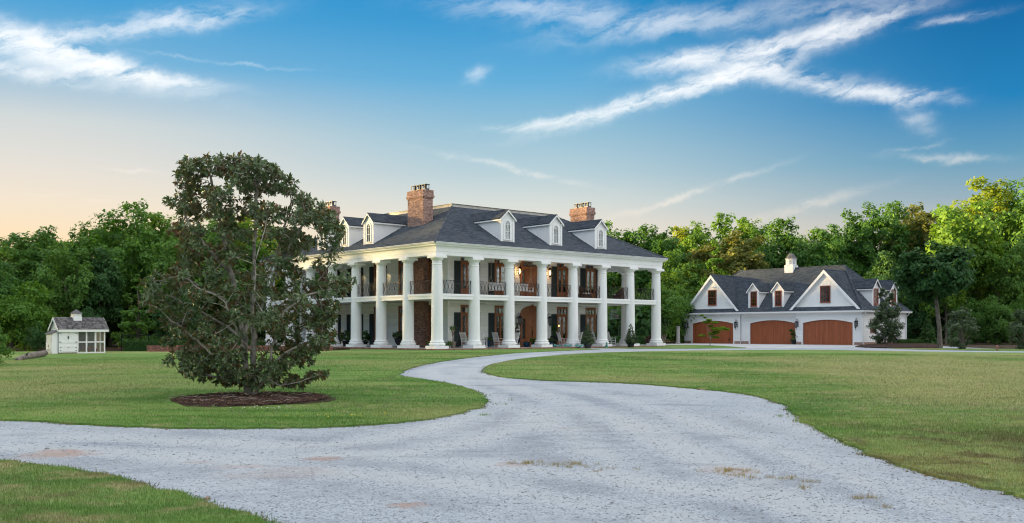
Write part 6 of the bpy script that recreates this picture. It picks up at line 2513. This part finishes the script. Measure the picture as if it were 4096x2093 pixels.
# magnolia by the garage corner
b = G(3540, 1384)
Hm = zat(1146, b.y) - b.z
T = thing('magnolia_tree', 'young dense magnolia in front of the garage side wall', 'tree', b)
parts_ = []
for (zz0, zz1, W, sd, nl_, ncl, sx_) in ((.02, .56, 2.9, 31, 9500, 60, 0.0), (.40, .76, 2.3, 32, 5200, 36, .12), (.66, 1.0, 1.35, 33, 2300, 20, .05)):
    Cc, Nn, cl = crown_pts(sd, W, W * .9, zz0 * Hm, zz1 * Hm, ncl, nl_, (.11, .19), 'round', .5)
    parts_.append((Cc + np.array([sx_, 0, 0]), Nn))
link('crown', leaves_mesh('crown', np.concatenate([p[0] for p in parts_]), np.concatenate([p[1] for p in parts_]), .066, None, rng), 'leaf_glossy', T)
MB().tube([(0, 0, -.1), (.05, 0, Hm * .3), (.0, .05, Hm * .65), (.05, 0, Hm * .95)], [.11, .09, .05, .015], 8).build('trunk', 'bark_magnolia', T, smooth=60)
# mulch beds right of the garage and under the young maple
mpoly = np.array(trace([(2150, 873.5), (2190, 875.5), (2240, 876.8), (2300, 877.4), (2360, 877.6)]) + [(GD(3770, 93).x, 93), (GD(3560, 96).x, 96), (GD(3450, 90.5).x, 90.2)])
sheet('mulch_bed', mpoly, .060, 'mulch', .3, .02, .6, 4, crown=.10)
bm_ = G(2840, 1386.5)
th = np.linspace(0, 2 * math.pi, 20, endpoint=False)
sheet('mulch_bed', np.stack([bm_.x + np.cos(th) * .55, bm_.y + np.sin(th) * .6], -1), .052, 'mulch', .1, .01, .3, 5, crown=.03)
T = thing('young_maple', 'small young maple with layered bright green leaves in front of the left garage door', 'tree', bm_)
d = bm_.y
sc_ = d / F
lay = [(2870 - 2841, 1316, .62, .16), (2905 - 2841, 1318, .30, .10), (2810 - 2841, 1343, .34, .08), (2850 - 2841, 1335, .42, .12), (2862 - 2841, 1349, .38, .10), (2828 - 2841, 1289, .34, .12), (2858 - 2841, 1291, .40, .09), (2838 - 2841, 1280, .26, .09), (2807 - 2841, 1262, .18, .08),
       (2888 - 2841, 1312, .36, .10), (2822 - 2841, 1271, .15, .07), (2845 - 2841, 1305, .25, .10), (2866 - 2841, 1330, .36, .12)]
Cs, Ns = [], []
for dx, y, rx, rz_ in lay:
    k_ = int(620 * rx / .4)
    v = rng.normal(0, 1, (k_, 3))
    v /= np.linalg.norm(v, axis=1, keepdims=True)
    v *= rng.random((k_, 1)) ** .4
    Cs.append(np.array([dx * sc_, rng.uniform(-.2, .2), (1386.5 - y) * sc_]) + v * np.array([rx, rx * .9, rz_]))
    Ns.append(np.array([0, 0, 1.0]) + rng.normal(0, .5, (k_, 3)))
link('crown', leaves_mesh('crown', np.concatenate(Cs), np.concatenate(Ns), .058, None, rng), 'leaf_maple', T)
mb = MB().tube([(0, 0, -.05), (.02, 0, .35), (.03, 0, .70)], [.032, .027, .022], 7)
for dx, y, rx, rz_ in lay:
    e = Vector((dx * sc_, 0, (1386.5 - y) * sc_))
    mb.tube([(.03, 0, .62), Vector((.03, 0, .7)).lerp(e, .5) + Vector((0, 0, .08)), e], [.018, .012, .004], 5)
mb.build('trunk', 'bark_pale', T)

# ================================================================== things on and round the porch
HM = Matrix.Translation((-5.18, 68.88, ZP)) @ rotz(A)


def porch(px, yl, z=0.0):
    """point on the front porch seen in pixel column px, yl metres behind the column line"""
    X = (px - 2048) / F
    X0, Z0 = -5.18 - .663 * yl, 68.88 + .749 * yl
    s = (X * Z0 - X0) / (.749 - .663 * X)
    return HM @ Vector((s, yl, z))


def side_porch(px, xl, z=0.0):
    X = (px - 2048) / F
    X0, Z0 = -5.18 + .749 * xl, 68.88 + .663 * xl
    t = (X0 - X * Z0) / (.663 + .749 * X)
    return HM @ Vector((xl, t, z))


# ---- rocking chair: profile along x, faces +x
def make_rocker():
    T = thing('rocking_chair', 'white wooden rocking chair', 'rocking chair', (0, 0, 0), 0, 'white rocking chairs along the front porch')
    for s in (-1, 1):
        y = s * .27
        mb = MB().tube([(-.42, y, .10), (-.30, y, .045), (-.05, y, .018), (.20, y, .03), (.42, y, .085)], [.022, .024, .024, .024, .02], 6)
        mb.build('rocker', 'chair_paint', T)
        MB().tube([(.22, y, .03), (.215, y, .42), (.21, y, .64)], .024, 6).build('leg', 'chair_paint', T)
        MB().tube([(-.20, y, .03), (-.22, y, .40), (-.33, y, .80), (-.46, y, 1.16)], [.022, .024, .022, .02], 6).build('back_post', 'chair_paint', T)
        MB().box(-.30, y - .045, .64, .29, y + .045, .665).build('armrest', 'chair_paint', T)
    for i in range(9):
        x = -.20 + i * .052
        MB().box(x, -.28, .40 - i * -.003, x + .042, .28, .418 + i * .003).build('seat_slat', 'chair_paint', T)
    for i in range(6):
        y = -.20 + i * .08
        MB().tube([(-.235, y, .44), (-.33, y, .80), (-.43, y, 1.06)], .014, 5).build('back_slat', 'chair_paint', T)
    st = MB().tube([(-.42, -.27, 1.08), (-.42, .27, 1.08)], .03, 6).tube([(-.24, -.27, .45), (-.24, .27, .45)], .02, 6)
    st.build('back_rail', 'chair_paint', T)
    st = MB()
    for z, x in ((.14, .22), (.26, .22), (.14, -.21), (.26, -.21)):
        st.tube([(x, -.27, z), (x, .27, z)], .013, 5)
    for s in (-1, 1):
        for z in (.15, .27):
            st.tube([(-.21, s * .27, z), (.22, s * .27, z)], .013, 5)
    st.build('stretcher', 'chair_paint', T, kind='stuff')
    return T


RC = make_rocker()
first = True
for px, yl, a, lb in ((1866, 1.5, 8, 'white rocking chair in the first bay right of the corner column, back to the left'),
                      (1929, 1.2, 25, 'white rocking chair just right of the second front column, beside a fern'),
                      (1995, 1.5, 5, 'white rocking chair with tall back in front of the second shutter and door'),
                      (2052, 1.2, 175, 'white rocking chair mostly hidden by the third front column, left of the front door'),
                      (2252, 1.3, -20, 'white rocking chair with tall slatted back in front of the door with the lamp'),
                      (2305, 1.3, 170, 'white rocking chair half hidden by the fifth front column'),
                      (2381, 1.3, 0, 'white rocking chair partly behind the left potted cone tree'),
                      (2446, 1.5, -15, 'white rocking chair at the open right end of the porch')):
    p = porch(px, yl)
    if first:
        RC.location, RC.rotation_euler = p, (0, 0, A + R(a))
        RC['label'] = lb
        first = False
    else:
        dup(RC, p, A + R(a), lb)

# ---- porch swings on the upper gallery
def make_swing(w):
    T = thing('porch_swing', 'white slatted porch swing', 'porch swing', (0, 0, 0), 0, 'porch swings on the upper gallery')
    for i in range(6):
        MB().box(-w / 2, -.24 + i * .085, .45, w / 2, -.17 + i * .085, .47).build('seat_slat', 'chair_paint', T)
    n = int(w / .095)
    for i in range(n):
        x = -w / 2 + (i + .25) * w / n
        MB().add([(x, .26, .50), (x + .055, .26, .50), (x + .055, .36, .98), (x, .36, .98), (x, .28, .50), (x + .055, .28, .50), (x + .055, .38, .98), (x, .38, .98)],
                 [(0, 1, 2, 3), (7, 6, 5, 4), (0, 4, 5, 1), (1, 5, 6, 2), (2, 6, 7, 3), (3, 7, 4, 0)]).build('back_slat', 'chair_paint', T)
    MB().box(-w / 2 - .02, .34, .97, w / 2 + .02, .40, 1.04).box(-w / 2, .25, .47, w / 2, .30, .53).build('back_rail', 'chair_paint', T)
    for s in (-1, 1):
        MB().box(s * w / 2 - .03, -.24, .70, s * w / 2 + .03, .34, .735).box(s * w / 2 - .02, -.22, .40, s * w / 2 + .02, -.16, .70).box(s * w / 2 - .025, -.26, .40, s * w / 2 + .025, .30, .449).build('armrest', 'chair_paint', T)
        MB().tube([(s * w / 2, -.20, .73), (s * w / 2, .05, 1.5), (s * w / 2, .05, 3.12)], .014, 5).tube([(s * w / 2, .34, 1.0), (s * w / 2, .05, 1.5)], .014, 5).build('rope', 'rope', T)
    MB().box(-w / 2 + .04, -.20, .471, w / 2 - .04, .24, .54).build('cushion', 'cushion', T)
    return T


for px, yl, w, lb in ((1996, 1.5, 1.45, 'white porch swing on the upper gallery in front of the second shuttered door'), (2093, 1.4, 1.7, 'white porch swing on the upper gallery in front of the arched door')):
    T = make_swing(w)
    T.location, T.rotation_euler = porch(px, yl, 3.82), (0, 0, A)
    T['label'] = lb

# ---- wicker armchairs behind the railing
for px, yl, a, lb in ((2474, 1.5, 200, 'dark brown wicker chair behind the upper railing at the open right end'), (2340, 1.5, 10, 'dark wicker seat with pale cushion behind the upper railing left of the open end')):
    T = thing('wicker_chair', lb, 'chair', porch(px, yl, 3.82), A + R(a), 'wicker seats on the upper gallery')
    MB().box(-.42, -.36, .12, .42, .36, .40).lathe([(.04, 0), (.035, .12)], (-.36, -.3, 0), 8).lathe([(.04, 0), (.035, .12)], (.36, -.3, 0), 8).lathe([(.04, 0), (.035, .12)], (-.36, .3, 0), 8).lathe([(.04, 0), (.035, .12)], (.36, .3, 0), 8).build('seat', 'wicker', T)
    MB().add([(.46 * math.cos(t_), .05 + .40 * math.sin(t_), z) for t_ in np.linspace(-.2, math.pi + .2, 15) for z in (.40, .62 + .42 * math.sin(max(0, min(math.pi, t_))))] +
             [(.40 * math.cos(t_), .05 + .34 * math.sin(t_), z) for t_ in np.linspace(-.2, math.pi + .2, 15) for z in (.40, .60 + .42 * math.sin(max(0, min(math.pi, t_))))],
             [(2 * i, 2 * i + 2, 2 * i + 3, 2 * i + 1) for i in range(14)] + [(30 + 2 * i, 30 + 2 * i + 1, 30 + 2 * i + 3, 30 + 2 * i + 2) for i in range(14)] +
             [(2 * i + 1, 2 * i + 3, 30 + 2 * i + 3, 30 + 2 * i + 1) for i in range(14)]).build('backrest', 'wicker', T)
    MB().box(-.34, -.34, .401, .34, .22, .50).build('cushion', 'cushion', T)

# ---- ceiling fans under the gallery
for i, lb in ((1.5, 'dark ceiling fan under the gallery in the first bay'), (2.5, 'dark ceiling fan under the gallery left of the front door'),
              (4.5, 'dark ceiling fan under the gallery right of the front door'), (5.5, 'dark ceiling fan under the gallery in front of the last door')):
    T = thing('ceiling_fan', lb, 'fan', HM @ Vector((i * SX, 1.45, 3.47)), A + i, 'ceiling fans of the lower porch')
    MB().lathe([(.07, 0), (.06, -.05), (.015, -.06), (.015, -.20), (.09, -.21), (.10, -.28), (.05, -.31), (.02, -.33)], seg=12).build('motor', 'iron', T)
    for a in range(4):
        MB().box(.09, -.065, -.262, .66, .065, -.250, rotz(a * math.pi / 2)).build('blade', 'iron', T)


# ---- pots and plants
POTS = {'clay': [(.14, 0), (.15, .02), (.21, .36), (.235, .37), (.235, .43), (.20, .43), (.19, .38)],
        'bowl': [(.10, 0), (.12, .02), (.17, .10), (.185, .18), (.17, .25), (.19, .27), (.18, .28), (.15, .25)],
        'urn': [(.16, 0), (.16, .05), (.07, .09), (.06, .16), (.14, .24), (.20, .36), (.22, .50), (.26, .56), (.24, .57), (.19, .52)],
        'tub': [(.24, 0), (.25, .02), (.26, .16), (.29, .30), (.36, .43), (.43, .47), (.44, .50), (.41, .51), (.36, .47)],
        'tall': [(.15, 0), (.16, .02), (.20, .45), (.22, .47), (.22, .52), (.19, .52), (.18, .47)]}


def pot_plant(label, loc, pot, pmat, sc_, plants, rz=0.0, name='potted_plant', cat='potted plant', group=None):
    T = thing(name, label, cat, loc, rz, group)
    MB().lathe([(r_ * sc_, z * sc_) for r_, z in POTS[pot]], seg=20).build('pot', pmat, T, smooth=50)
    top = max(z for r_, z in POTS[pot]) * sc_
    MB().lathe([(.01, top - .06), (min(r_ for r_, z in POTS[pot][-2:]) * sc_ * .98, top - .055)], seg=14).build('soil', 'soil', T)
    for kind, mat, W, Hh, n, size in plants:
        if kind in ('cone', 'round', 'vase', 'tall'):
            Cc, Nn, cl = crown_pts(int(rng.integers(9999)), W, W, top - .05, top + Hh, 34 if kind != 'cone' else 170, n, (.15, .24) if kind != 'cone' else (.15, .21), kind, .6)
            link('foliage', leaves_mesh('foliage', Cc, Nn, size, None, rng), mat, T)
            MB().tube([(0, 0, top - .08), (.01, 0, top + Hh * .6)], [.02, .01], 6).build('stem', 'bark_grey', T)
        elif kind == 'fern':
            Cs, Ns = [], []
            for f_ in range(26):
                a = rng.uniform(0, 6.28)
                l = W * rng.uniform(.6, 1.0)
                t_ = np.linspace(.15, 1, 22)
                h = Hh * rng.uniform(.5, 1.0)
                c = np.stack([np.cos(a) * l * t_, np.sin(a) * l * t_, top + h * np.sin(t_ * 2.3) - .05], -1)
                Cs.append(c)
                Ns.append(np.tile([0, 0, 1.0], (22, 1)) + rng.normal(0, .4, (22, 3)))
            link('foliage', leaves_mesh('foliage', np.concatenate(Cs), np.concatenate(Ns), size, None, rng), mat, T)
        elif kind == 'cane':             # pruned shrub: bare forked canes with sparse leaves
            mb = MB().tube([(0, 0, top - .06), (.01, 0, top + .30)], [.05, .04], 7)
            tips_ = []
            for f_ in range(9):
                a = rng.uniform(0, 6.28)
                e = Vector((math.cos(a) * W * rng.uniform(.4, 1), math.sin(a) * W * .6, top + Hh * rng.uniform(.8, 1)))
                mb.tube([(0, 0, top + .25), Vector((0, 0, top + .3)).lerp(e, .5), e], [.02, .014, .008], 5)
                tips_.append(e)
            mb.build('stem', 'bark_pale', T)
            P = np.array([tuple(tips_[int(rng.integers(9))]) for _ in range(n)]) + rng.normal(0, .07, (n, 3))
            link('foliage', leaves_mesh('foliage', P, rng.normal(0, 1, (n, 3)) + np.array([0, 0, .7]), size, None, rng), mat, T)
        elif kind == 'weeping':          # drooping conifer with a bent leader
            Cs, Ns = [], []
            mb = MB()
            ld_ = [Vector((0, 0, top - .05)), Vector((.06, 0, top + Hh * .45)), Vector((-.10, 0, top + Hh * .8)), Vector((W * -.3, 0, top + Hh))]
            mb.tube(ld_, [.03, .022, .015, .008], 6)
            for f_ in range(18):
                t_ = rng.uniform(.1, 1) * 2.99
                i_ = int(t_)
                b_ = ld_[i_].lerp(ld_[i_ + 1], t_ - i_)
                a = rng.uniform(0, 6.28)
                l = W * rng.uniform(.35, .8) * (1.15 - t_ / 4)
                e = b_ + Vector((math.cos(a) * l, math.sin(a) * l, -.10 * rng.random() - l * .25))
                mb.tube([b_, b_.lerp(e, .5) + Vector((0, 0, .04)), e], [.010, .007, .003], 4)
                q = rng.random((n // 18, 1))
                c = np.array(b_) + (np.array(e) - np.array(b_)) * (.2 + .85 * q) + rng.normal(0, .035, (n // 18, 3))
                c[:, 2] += .05 * np.sin(q[:, 0] * 3)
                Cs.append(c)
                Ns.append(rng.normal(0, .6, c.shape) + np.array([0, 0, .8]))
            mb.build('stem', 'bark_grey', T)
            link('foliage', leaves_mesh('foliage', np.concatenate(Cs), np.concatenate(Ns), size, None, rng), mat, T)
        elif kind == 'flower':
            P = np.stack([rng.normal(0, W, n), rng.normal(0, W, n), top + Hh * rng.uniform(.3, 1, n)], -1)
            link('flowers', leaves_mesh('flowers', P, rng.normal(0, 1, (n, 3)), size, None, rng), mat, T)
    return T


pot_plant('pale clay pot with a hard-pruned forked plant left of the first shutter', porch(1812, 1.9), 'clay', 'pot_clay', 1.05, [('cane', 'leaf_forest', .38, 1.15, 120, .055)])
pot_plant('small clay pot with leafy plant beside the pruned one', porch(1796, 1.7), 'clay', 'pot_clay', .5, [('round', 'leaf_forest', .42, .26, 260, .05)])
pot_plant('tiny pot with trailing plant right of the corner column base', porch(1782, 1.5), 'clay', 'pot_blue', .4, [('fern', 'leaf_forest', .24, .18, 0, .035)])
pot_plant('small blue pot of leaves between the brick pier and the corner column', side_porch(1716, 1.6), 'bowl', 'pot_blue', .9, [('round', 'leaf_fresh', .34, .2, 220, .04)])
pot_plant('tall blue pot with bushy fern between the first two chairs', porch(1949, 2.0), 'tall', 'pot_blue', .95, [('fern', 'leaf_forest', .42, .28, 0, .05)])
pot_plant('small leafy plant behind the first rocking chair', porch(1862, 2.35), 'tall', 'pot_clay', .8, [('round', 'leaf_forest', .4, .3, 300, .05)])
pot_plant('black urn with dark glossy upright plant and a pink bloom left of the front door', porch(2068, 1.9), 'urn', 'pot_black', 1.25, [('tall', 'leaf_magnolia', .55, 1.15, 420, .065), ('flower', 'flower_pink', .08, .25, 14, .04)])
pot_plant('pale clay pot standing left of the front door leaf', porch(2099, 2.3), 'clay', 'pot_clay', .85, [('round', 'leaf_dark', .2, .04, 60, .03)], name='clay_pot', cat='pot')
pot_plant('round dark blue glazed bowl in front of the front door', porch(2107, 1.7), 'bowl', 'pot_blue', 1.35, [('round', 'leaf_dark', .3, .03, 60, .03)], name='blue_bowl', cat='pot')
pot_plant('low leafy bush at the left of the fourth front column base', porch(2134, 1.2), 'bowl', 'pot_blue', 1.0, [('round', 'leaf_forest', .62, .42, 700, .045)])
pot_plant('spiky fern in a blue pot at the right of the fourth front column base', porch(2202, 1.0), 'bowl', 'pot_blue', 1.2, [('fern', 'leaf_evergreen', .52, .34, 0, .05), ('round', 'leaf_evergreen', .5, .4, 400, .05)])
pot_plant('big black urn with tall dark shrub in front of the third shutter', porch(2219, 2.1), 'urn', 'pot_black', 1.45, [('tall', 'leaf_dark', .55, 1.05, 420, .06)])
pot_plant('small blue pot on the floor beside the black urn', porch(2217, 1.1), 'bowl', 'pot_blue', .8, [('round', 'leaf_forest', .22, .1, 120, .03)])
pot_plant('blue pot with bright green plant right of the fifth front column', porch(2327, 1.9), 'tall', 'pot_blue', 1.1, [('round', 'leaf_fresh', .58, .34, 700, .05)])
pot_plant('leafy potted shrub behind the sixth front column', porch(2382, 2.2), 'tall', 'pot_black', 1.0, [('round', 'leaf_forest', .6, .6, 600, .05)])
pot_plant('black footed urn with spreading plant by the brick pier on the left porch', side_porch(1592, 1.3), 'urn', 'pot_black', 1.25, [('round', 'leaf_evergreen', .78, .42, 900, .055)])
pot_plant('dark pot with bushy shrub between two left porch columns', side_porch(1458, 1.4), 'tub', 'pot_black', .8, [('round', 'leaf_dark', .95, .85, 1300, .06)])
pot_plant('dark pot with bushy shrub left of the fourth left column, nearest the magnolia', side_porch(1384, 1.2), 'tub', 'pot_black', .9, [('round', 'leaf_dark', 1.0, .85, 1300, .06)])
b = G(2351, 1395.0)
pot_plant('black flared planter with clipped cone evergreen left of the sixth front column', b, 'tub', 'pot_black', .97, [('cone', 'leaf_evergreen', .92, 1.42, 7000, .034)], group='cone trees in black planters')
b = G(2523, 1392.5)
pot_plant('black flared planter with cone evergreen in front of the seventh front column', b, 'tub', 'pot_black', .97, [('cone', 'leaf_evergreen', .90, 1.42, 7000, .034)], group='cone trees in black planters')
b = G(2934, 1376)
pot_plant('black planter with weeping conifer between the left and middle garage doors', b, 'tub', 'pot_black', .92, [('weeping', 'leaf_evergreen', .75, 1.35, 1500, .045)])
b = G(3176, 1379)
pot_plant('black planter with bright weeping cypress between the middle and right garage doors', b, 'tub', 'pot_black', .92, [('weeping', 'leaf_forest', .72, 1.0, 1300, .045), ('fern', 'leaf_fresh', .5, .14, 0, .05)])


# ---- verdigris dog statues on the paving
def bow_dog():           # front end down, tail up, looking along +x
    return [((-.20, 0, .27), .070, None), ((-.08, 0, .235), .068, 0), ((.05, 0, .175), .075, 1), ((.15, 0, .18), .055, 2), ((.21, 0, .26), .050, 3), ((.27, 0, .275), .045, 4), ((.34, 0, .255), .026, 5),
            ((.235, .04, .33), .014, 4), ((.235, -.04, .33), .014, 4),
            ((-.27, 0, .31), .025, 0), ((-.32, 0, .27), .020, 9), ((-.35, 0, .19), .016, 10), ((-.33, 0, .13), .012, 11),
            ((-.23, .06, .18), .038, 0), ((-.26, .06, .10), .022, 13), ((-.24, .06, .02), .020, 14), ((-.20, .06, .016), .018, 15),
            ((-.23, -.06, .18), .038, 0), ((-.26, -.06, .10), .022, 17), ((-.24, -.06, .02), .020, 18), ((-.20, -.06, .016), .018, 19),
            ((.12, .065, .10), .034, 2), ((.22, .065, .045), .024, 21), ((.33, .065, .022), .020, 22), ((.37, .065, .020), .020, 23),
            ((.12, -.065, .10), .034, 2), ((.22, -.065, .045), .024, 25), ((.33, -.065, .022), .020, 26), ((.37, -.065, .020), .020, 27)]


def sit_dog():           # sitting, facing +x
    return [((-.10, 0, .09), .080, None), ((-.03, 0, .18), .075, 0), ((.04, 0, .27), .065, 1), ((.08, 0, .35), .050, 2), ((.12, 0, .40), .056, 3), ((.19, 0, .385), .032, 4),
            ((.09, .05, .46), .016, 4), ((.09, -.05, .46), .016, 4),
            ((.07, .055, .20), .032, 2), ((.09, .055, .10), .024, 8), ((.10, .055, .02), .022, 9), ((.14, .055, .018), .020, 10),
            ((.07, -.055, .20), .032, 2), ((.09, -.055, .10), .024, 12), ((.10, -.055, .02), .022, 13), ((.14, -.055, .018), .020, 14),
            ((-.08, .10, .06), .045, 0), ((.03, .11, .025), .024, 16), ((-.08, -.10, .06), .045, 0), ((.03, -.11, .025), .024, 18),
            ((-.19, 0, .06), .022, 0), ((-.26, 0, .09), .014, 20)]


for px, py, kd, a, lb in ((2229, 1395, 0, -20, 'verdigris dog statue in a play bow, leftmost by the fourth column'), (2272, 1395, 0, -22, 'verdigris dog statue in a play bow, the middle of three'),
                          (2317, 1395, 0, -20, 'verdigris dog statue in a play bow touching the black planter'), (2333, 1392.5, 1, -35, 'verdigris sitting dog statue half hidden behind the left black planter'),
                          (2385, 1392, 1, -75, 'verdigris sitting dog statue just right of the left black planter'), (2426, 1393, 1, -80, 'verdigris sitting dog statue farthest from the black planter')):
    b = G(px, py)
    T = thing('dog_statue', lb, 'statue', (b.x, b.y, b.z + (.02 if b.y < 77 else .022)), R(a), 'verdigris dog statues')
    T.scale = (.98, .98, .98)
    skin('body', bow_dog() if kd == 0 else sit_dog(), 'verdigris', T)

# ---- basketball hoop and garden post seen past the porch, log, stake
b = GD(2476, 101)
T = thing('basketball_hoop', 'grey basketball hoop on a pole seen between the last porch columns', 'basketball hoop', b, R(-20))
MB().tube([(0, 0, -.1), (0, 0, 2.4)], .075, 8).tube([(0, 0, 2.3), (0, -.55, 2.75)], .05, 6).build('pole', 'steel_grey', T)
bb = MB().box(-.70, -.60, 2.55, -.64, -.56, 3.45).box(.64, -.60, 2.55, .70, -.56, 3.45).box(-.64, -.60, 3.39, .64, -.56, 3.45).box(-.64, -.60, 2.55, .64, -.56, 2.61).box(-.25, -.59, 2.85, .25, -.57, 2.88).box(-.25, -.59, 3.15, .25, -.57, 3.18)
BBD = bb.build('backboard_frame', 'steel_grey', T)
MB().box(-.64, -.585, 2.61, .64, -.575, 3.39).build('backboard', 'wire_mesh', BBD)
MB().tube([(.23 * math.cos(t_), -.86 + .23 * math.sin(t_), 2.76) for t_ in np.linspace(0, 6.2832, 17)], .012, 5).build('rim', 'comb_red', T)
b = GD(2712, 99)
T = thing('garden_post', 'pale round stone post with square base left of the garage', 'post', b)
MB().box(-.36, -.36, -.05, .36, .36, .08).build('base', 'stone_pale', T)
MB().lathe([(.24, .08), (.25, .14), (.19, .17), (.18, 1.5), (.17, 1.72), (.22, 1.75), (.23, 1.80)], seg=18).build('shaft', 'stone_pale', T, smooth=40)
pa_, pb_ = G(66, 1446), G(180, 1428)
T = thing('fallen_log', 'weathered grey log lying at the edge of the wood left of the hen house', 'log', pa_, math.atan2(pb_.y - pa_.y, pb_.x - pa_.x))
Lg = (pb_ - pa_).length
MB().tube([(0, 0, .07), (Lg * .2, .03, .13), (Lg * .5, 0, .18), (Lg * .8, -.04, .22), (Lg, 0, .25)], [.10, .16, .19, .19, .17], 12).build('trunk', 'log_bark', T, smooth=50)
MB().tube([(Lg * .3, 0, .25), (Lg * .22, -.2, .38), (Lg * .2, -.28, .42)], [.06, .04, .02], 6).build('branch_stub', 'log_bark', T)
b = G(3988, 1405)
T = thing('marker_stake', 'short reddish wooden stake beside the far drive at the right', 'stake', b, .3)
MB().box(-.065, -.05, -.1, .065, .05, .36).build('stake', 'stake', T)
MB().add([(-.065, -.05, .36), (.065, -.05, .36), (.065, .05, .36), (-.065, .05, .36), (0, 0, .41)], [(0, 1, 4), (1, 2, 4), (2, 3, 4), (3, 0, 4)]).build('stake_tip', 'stake', T)
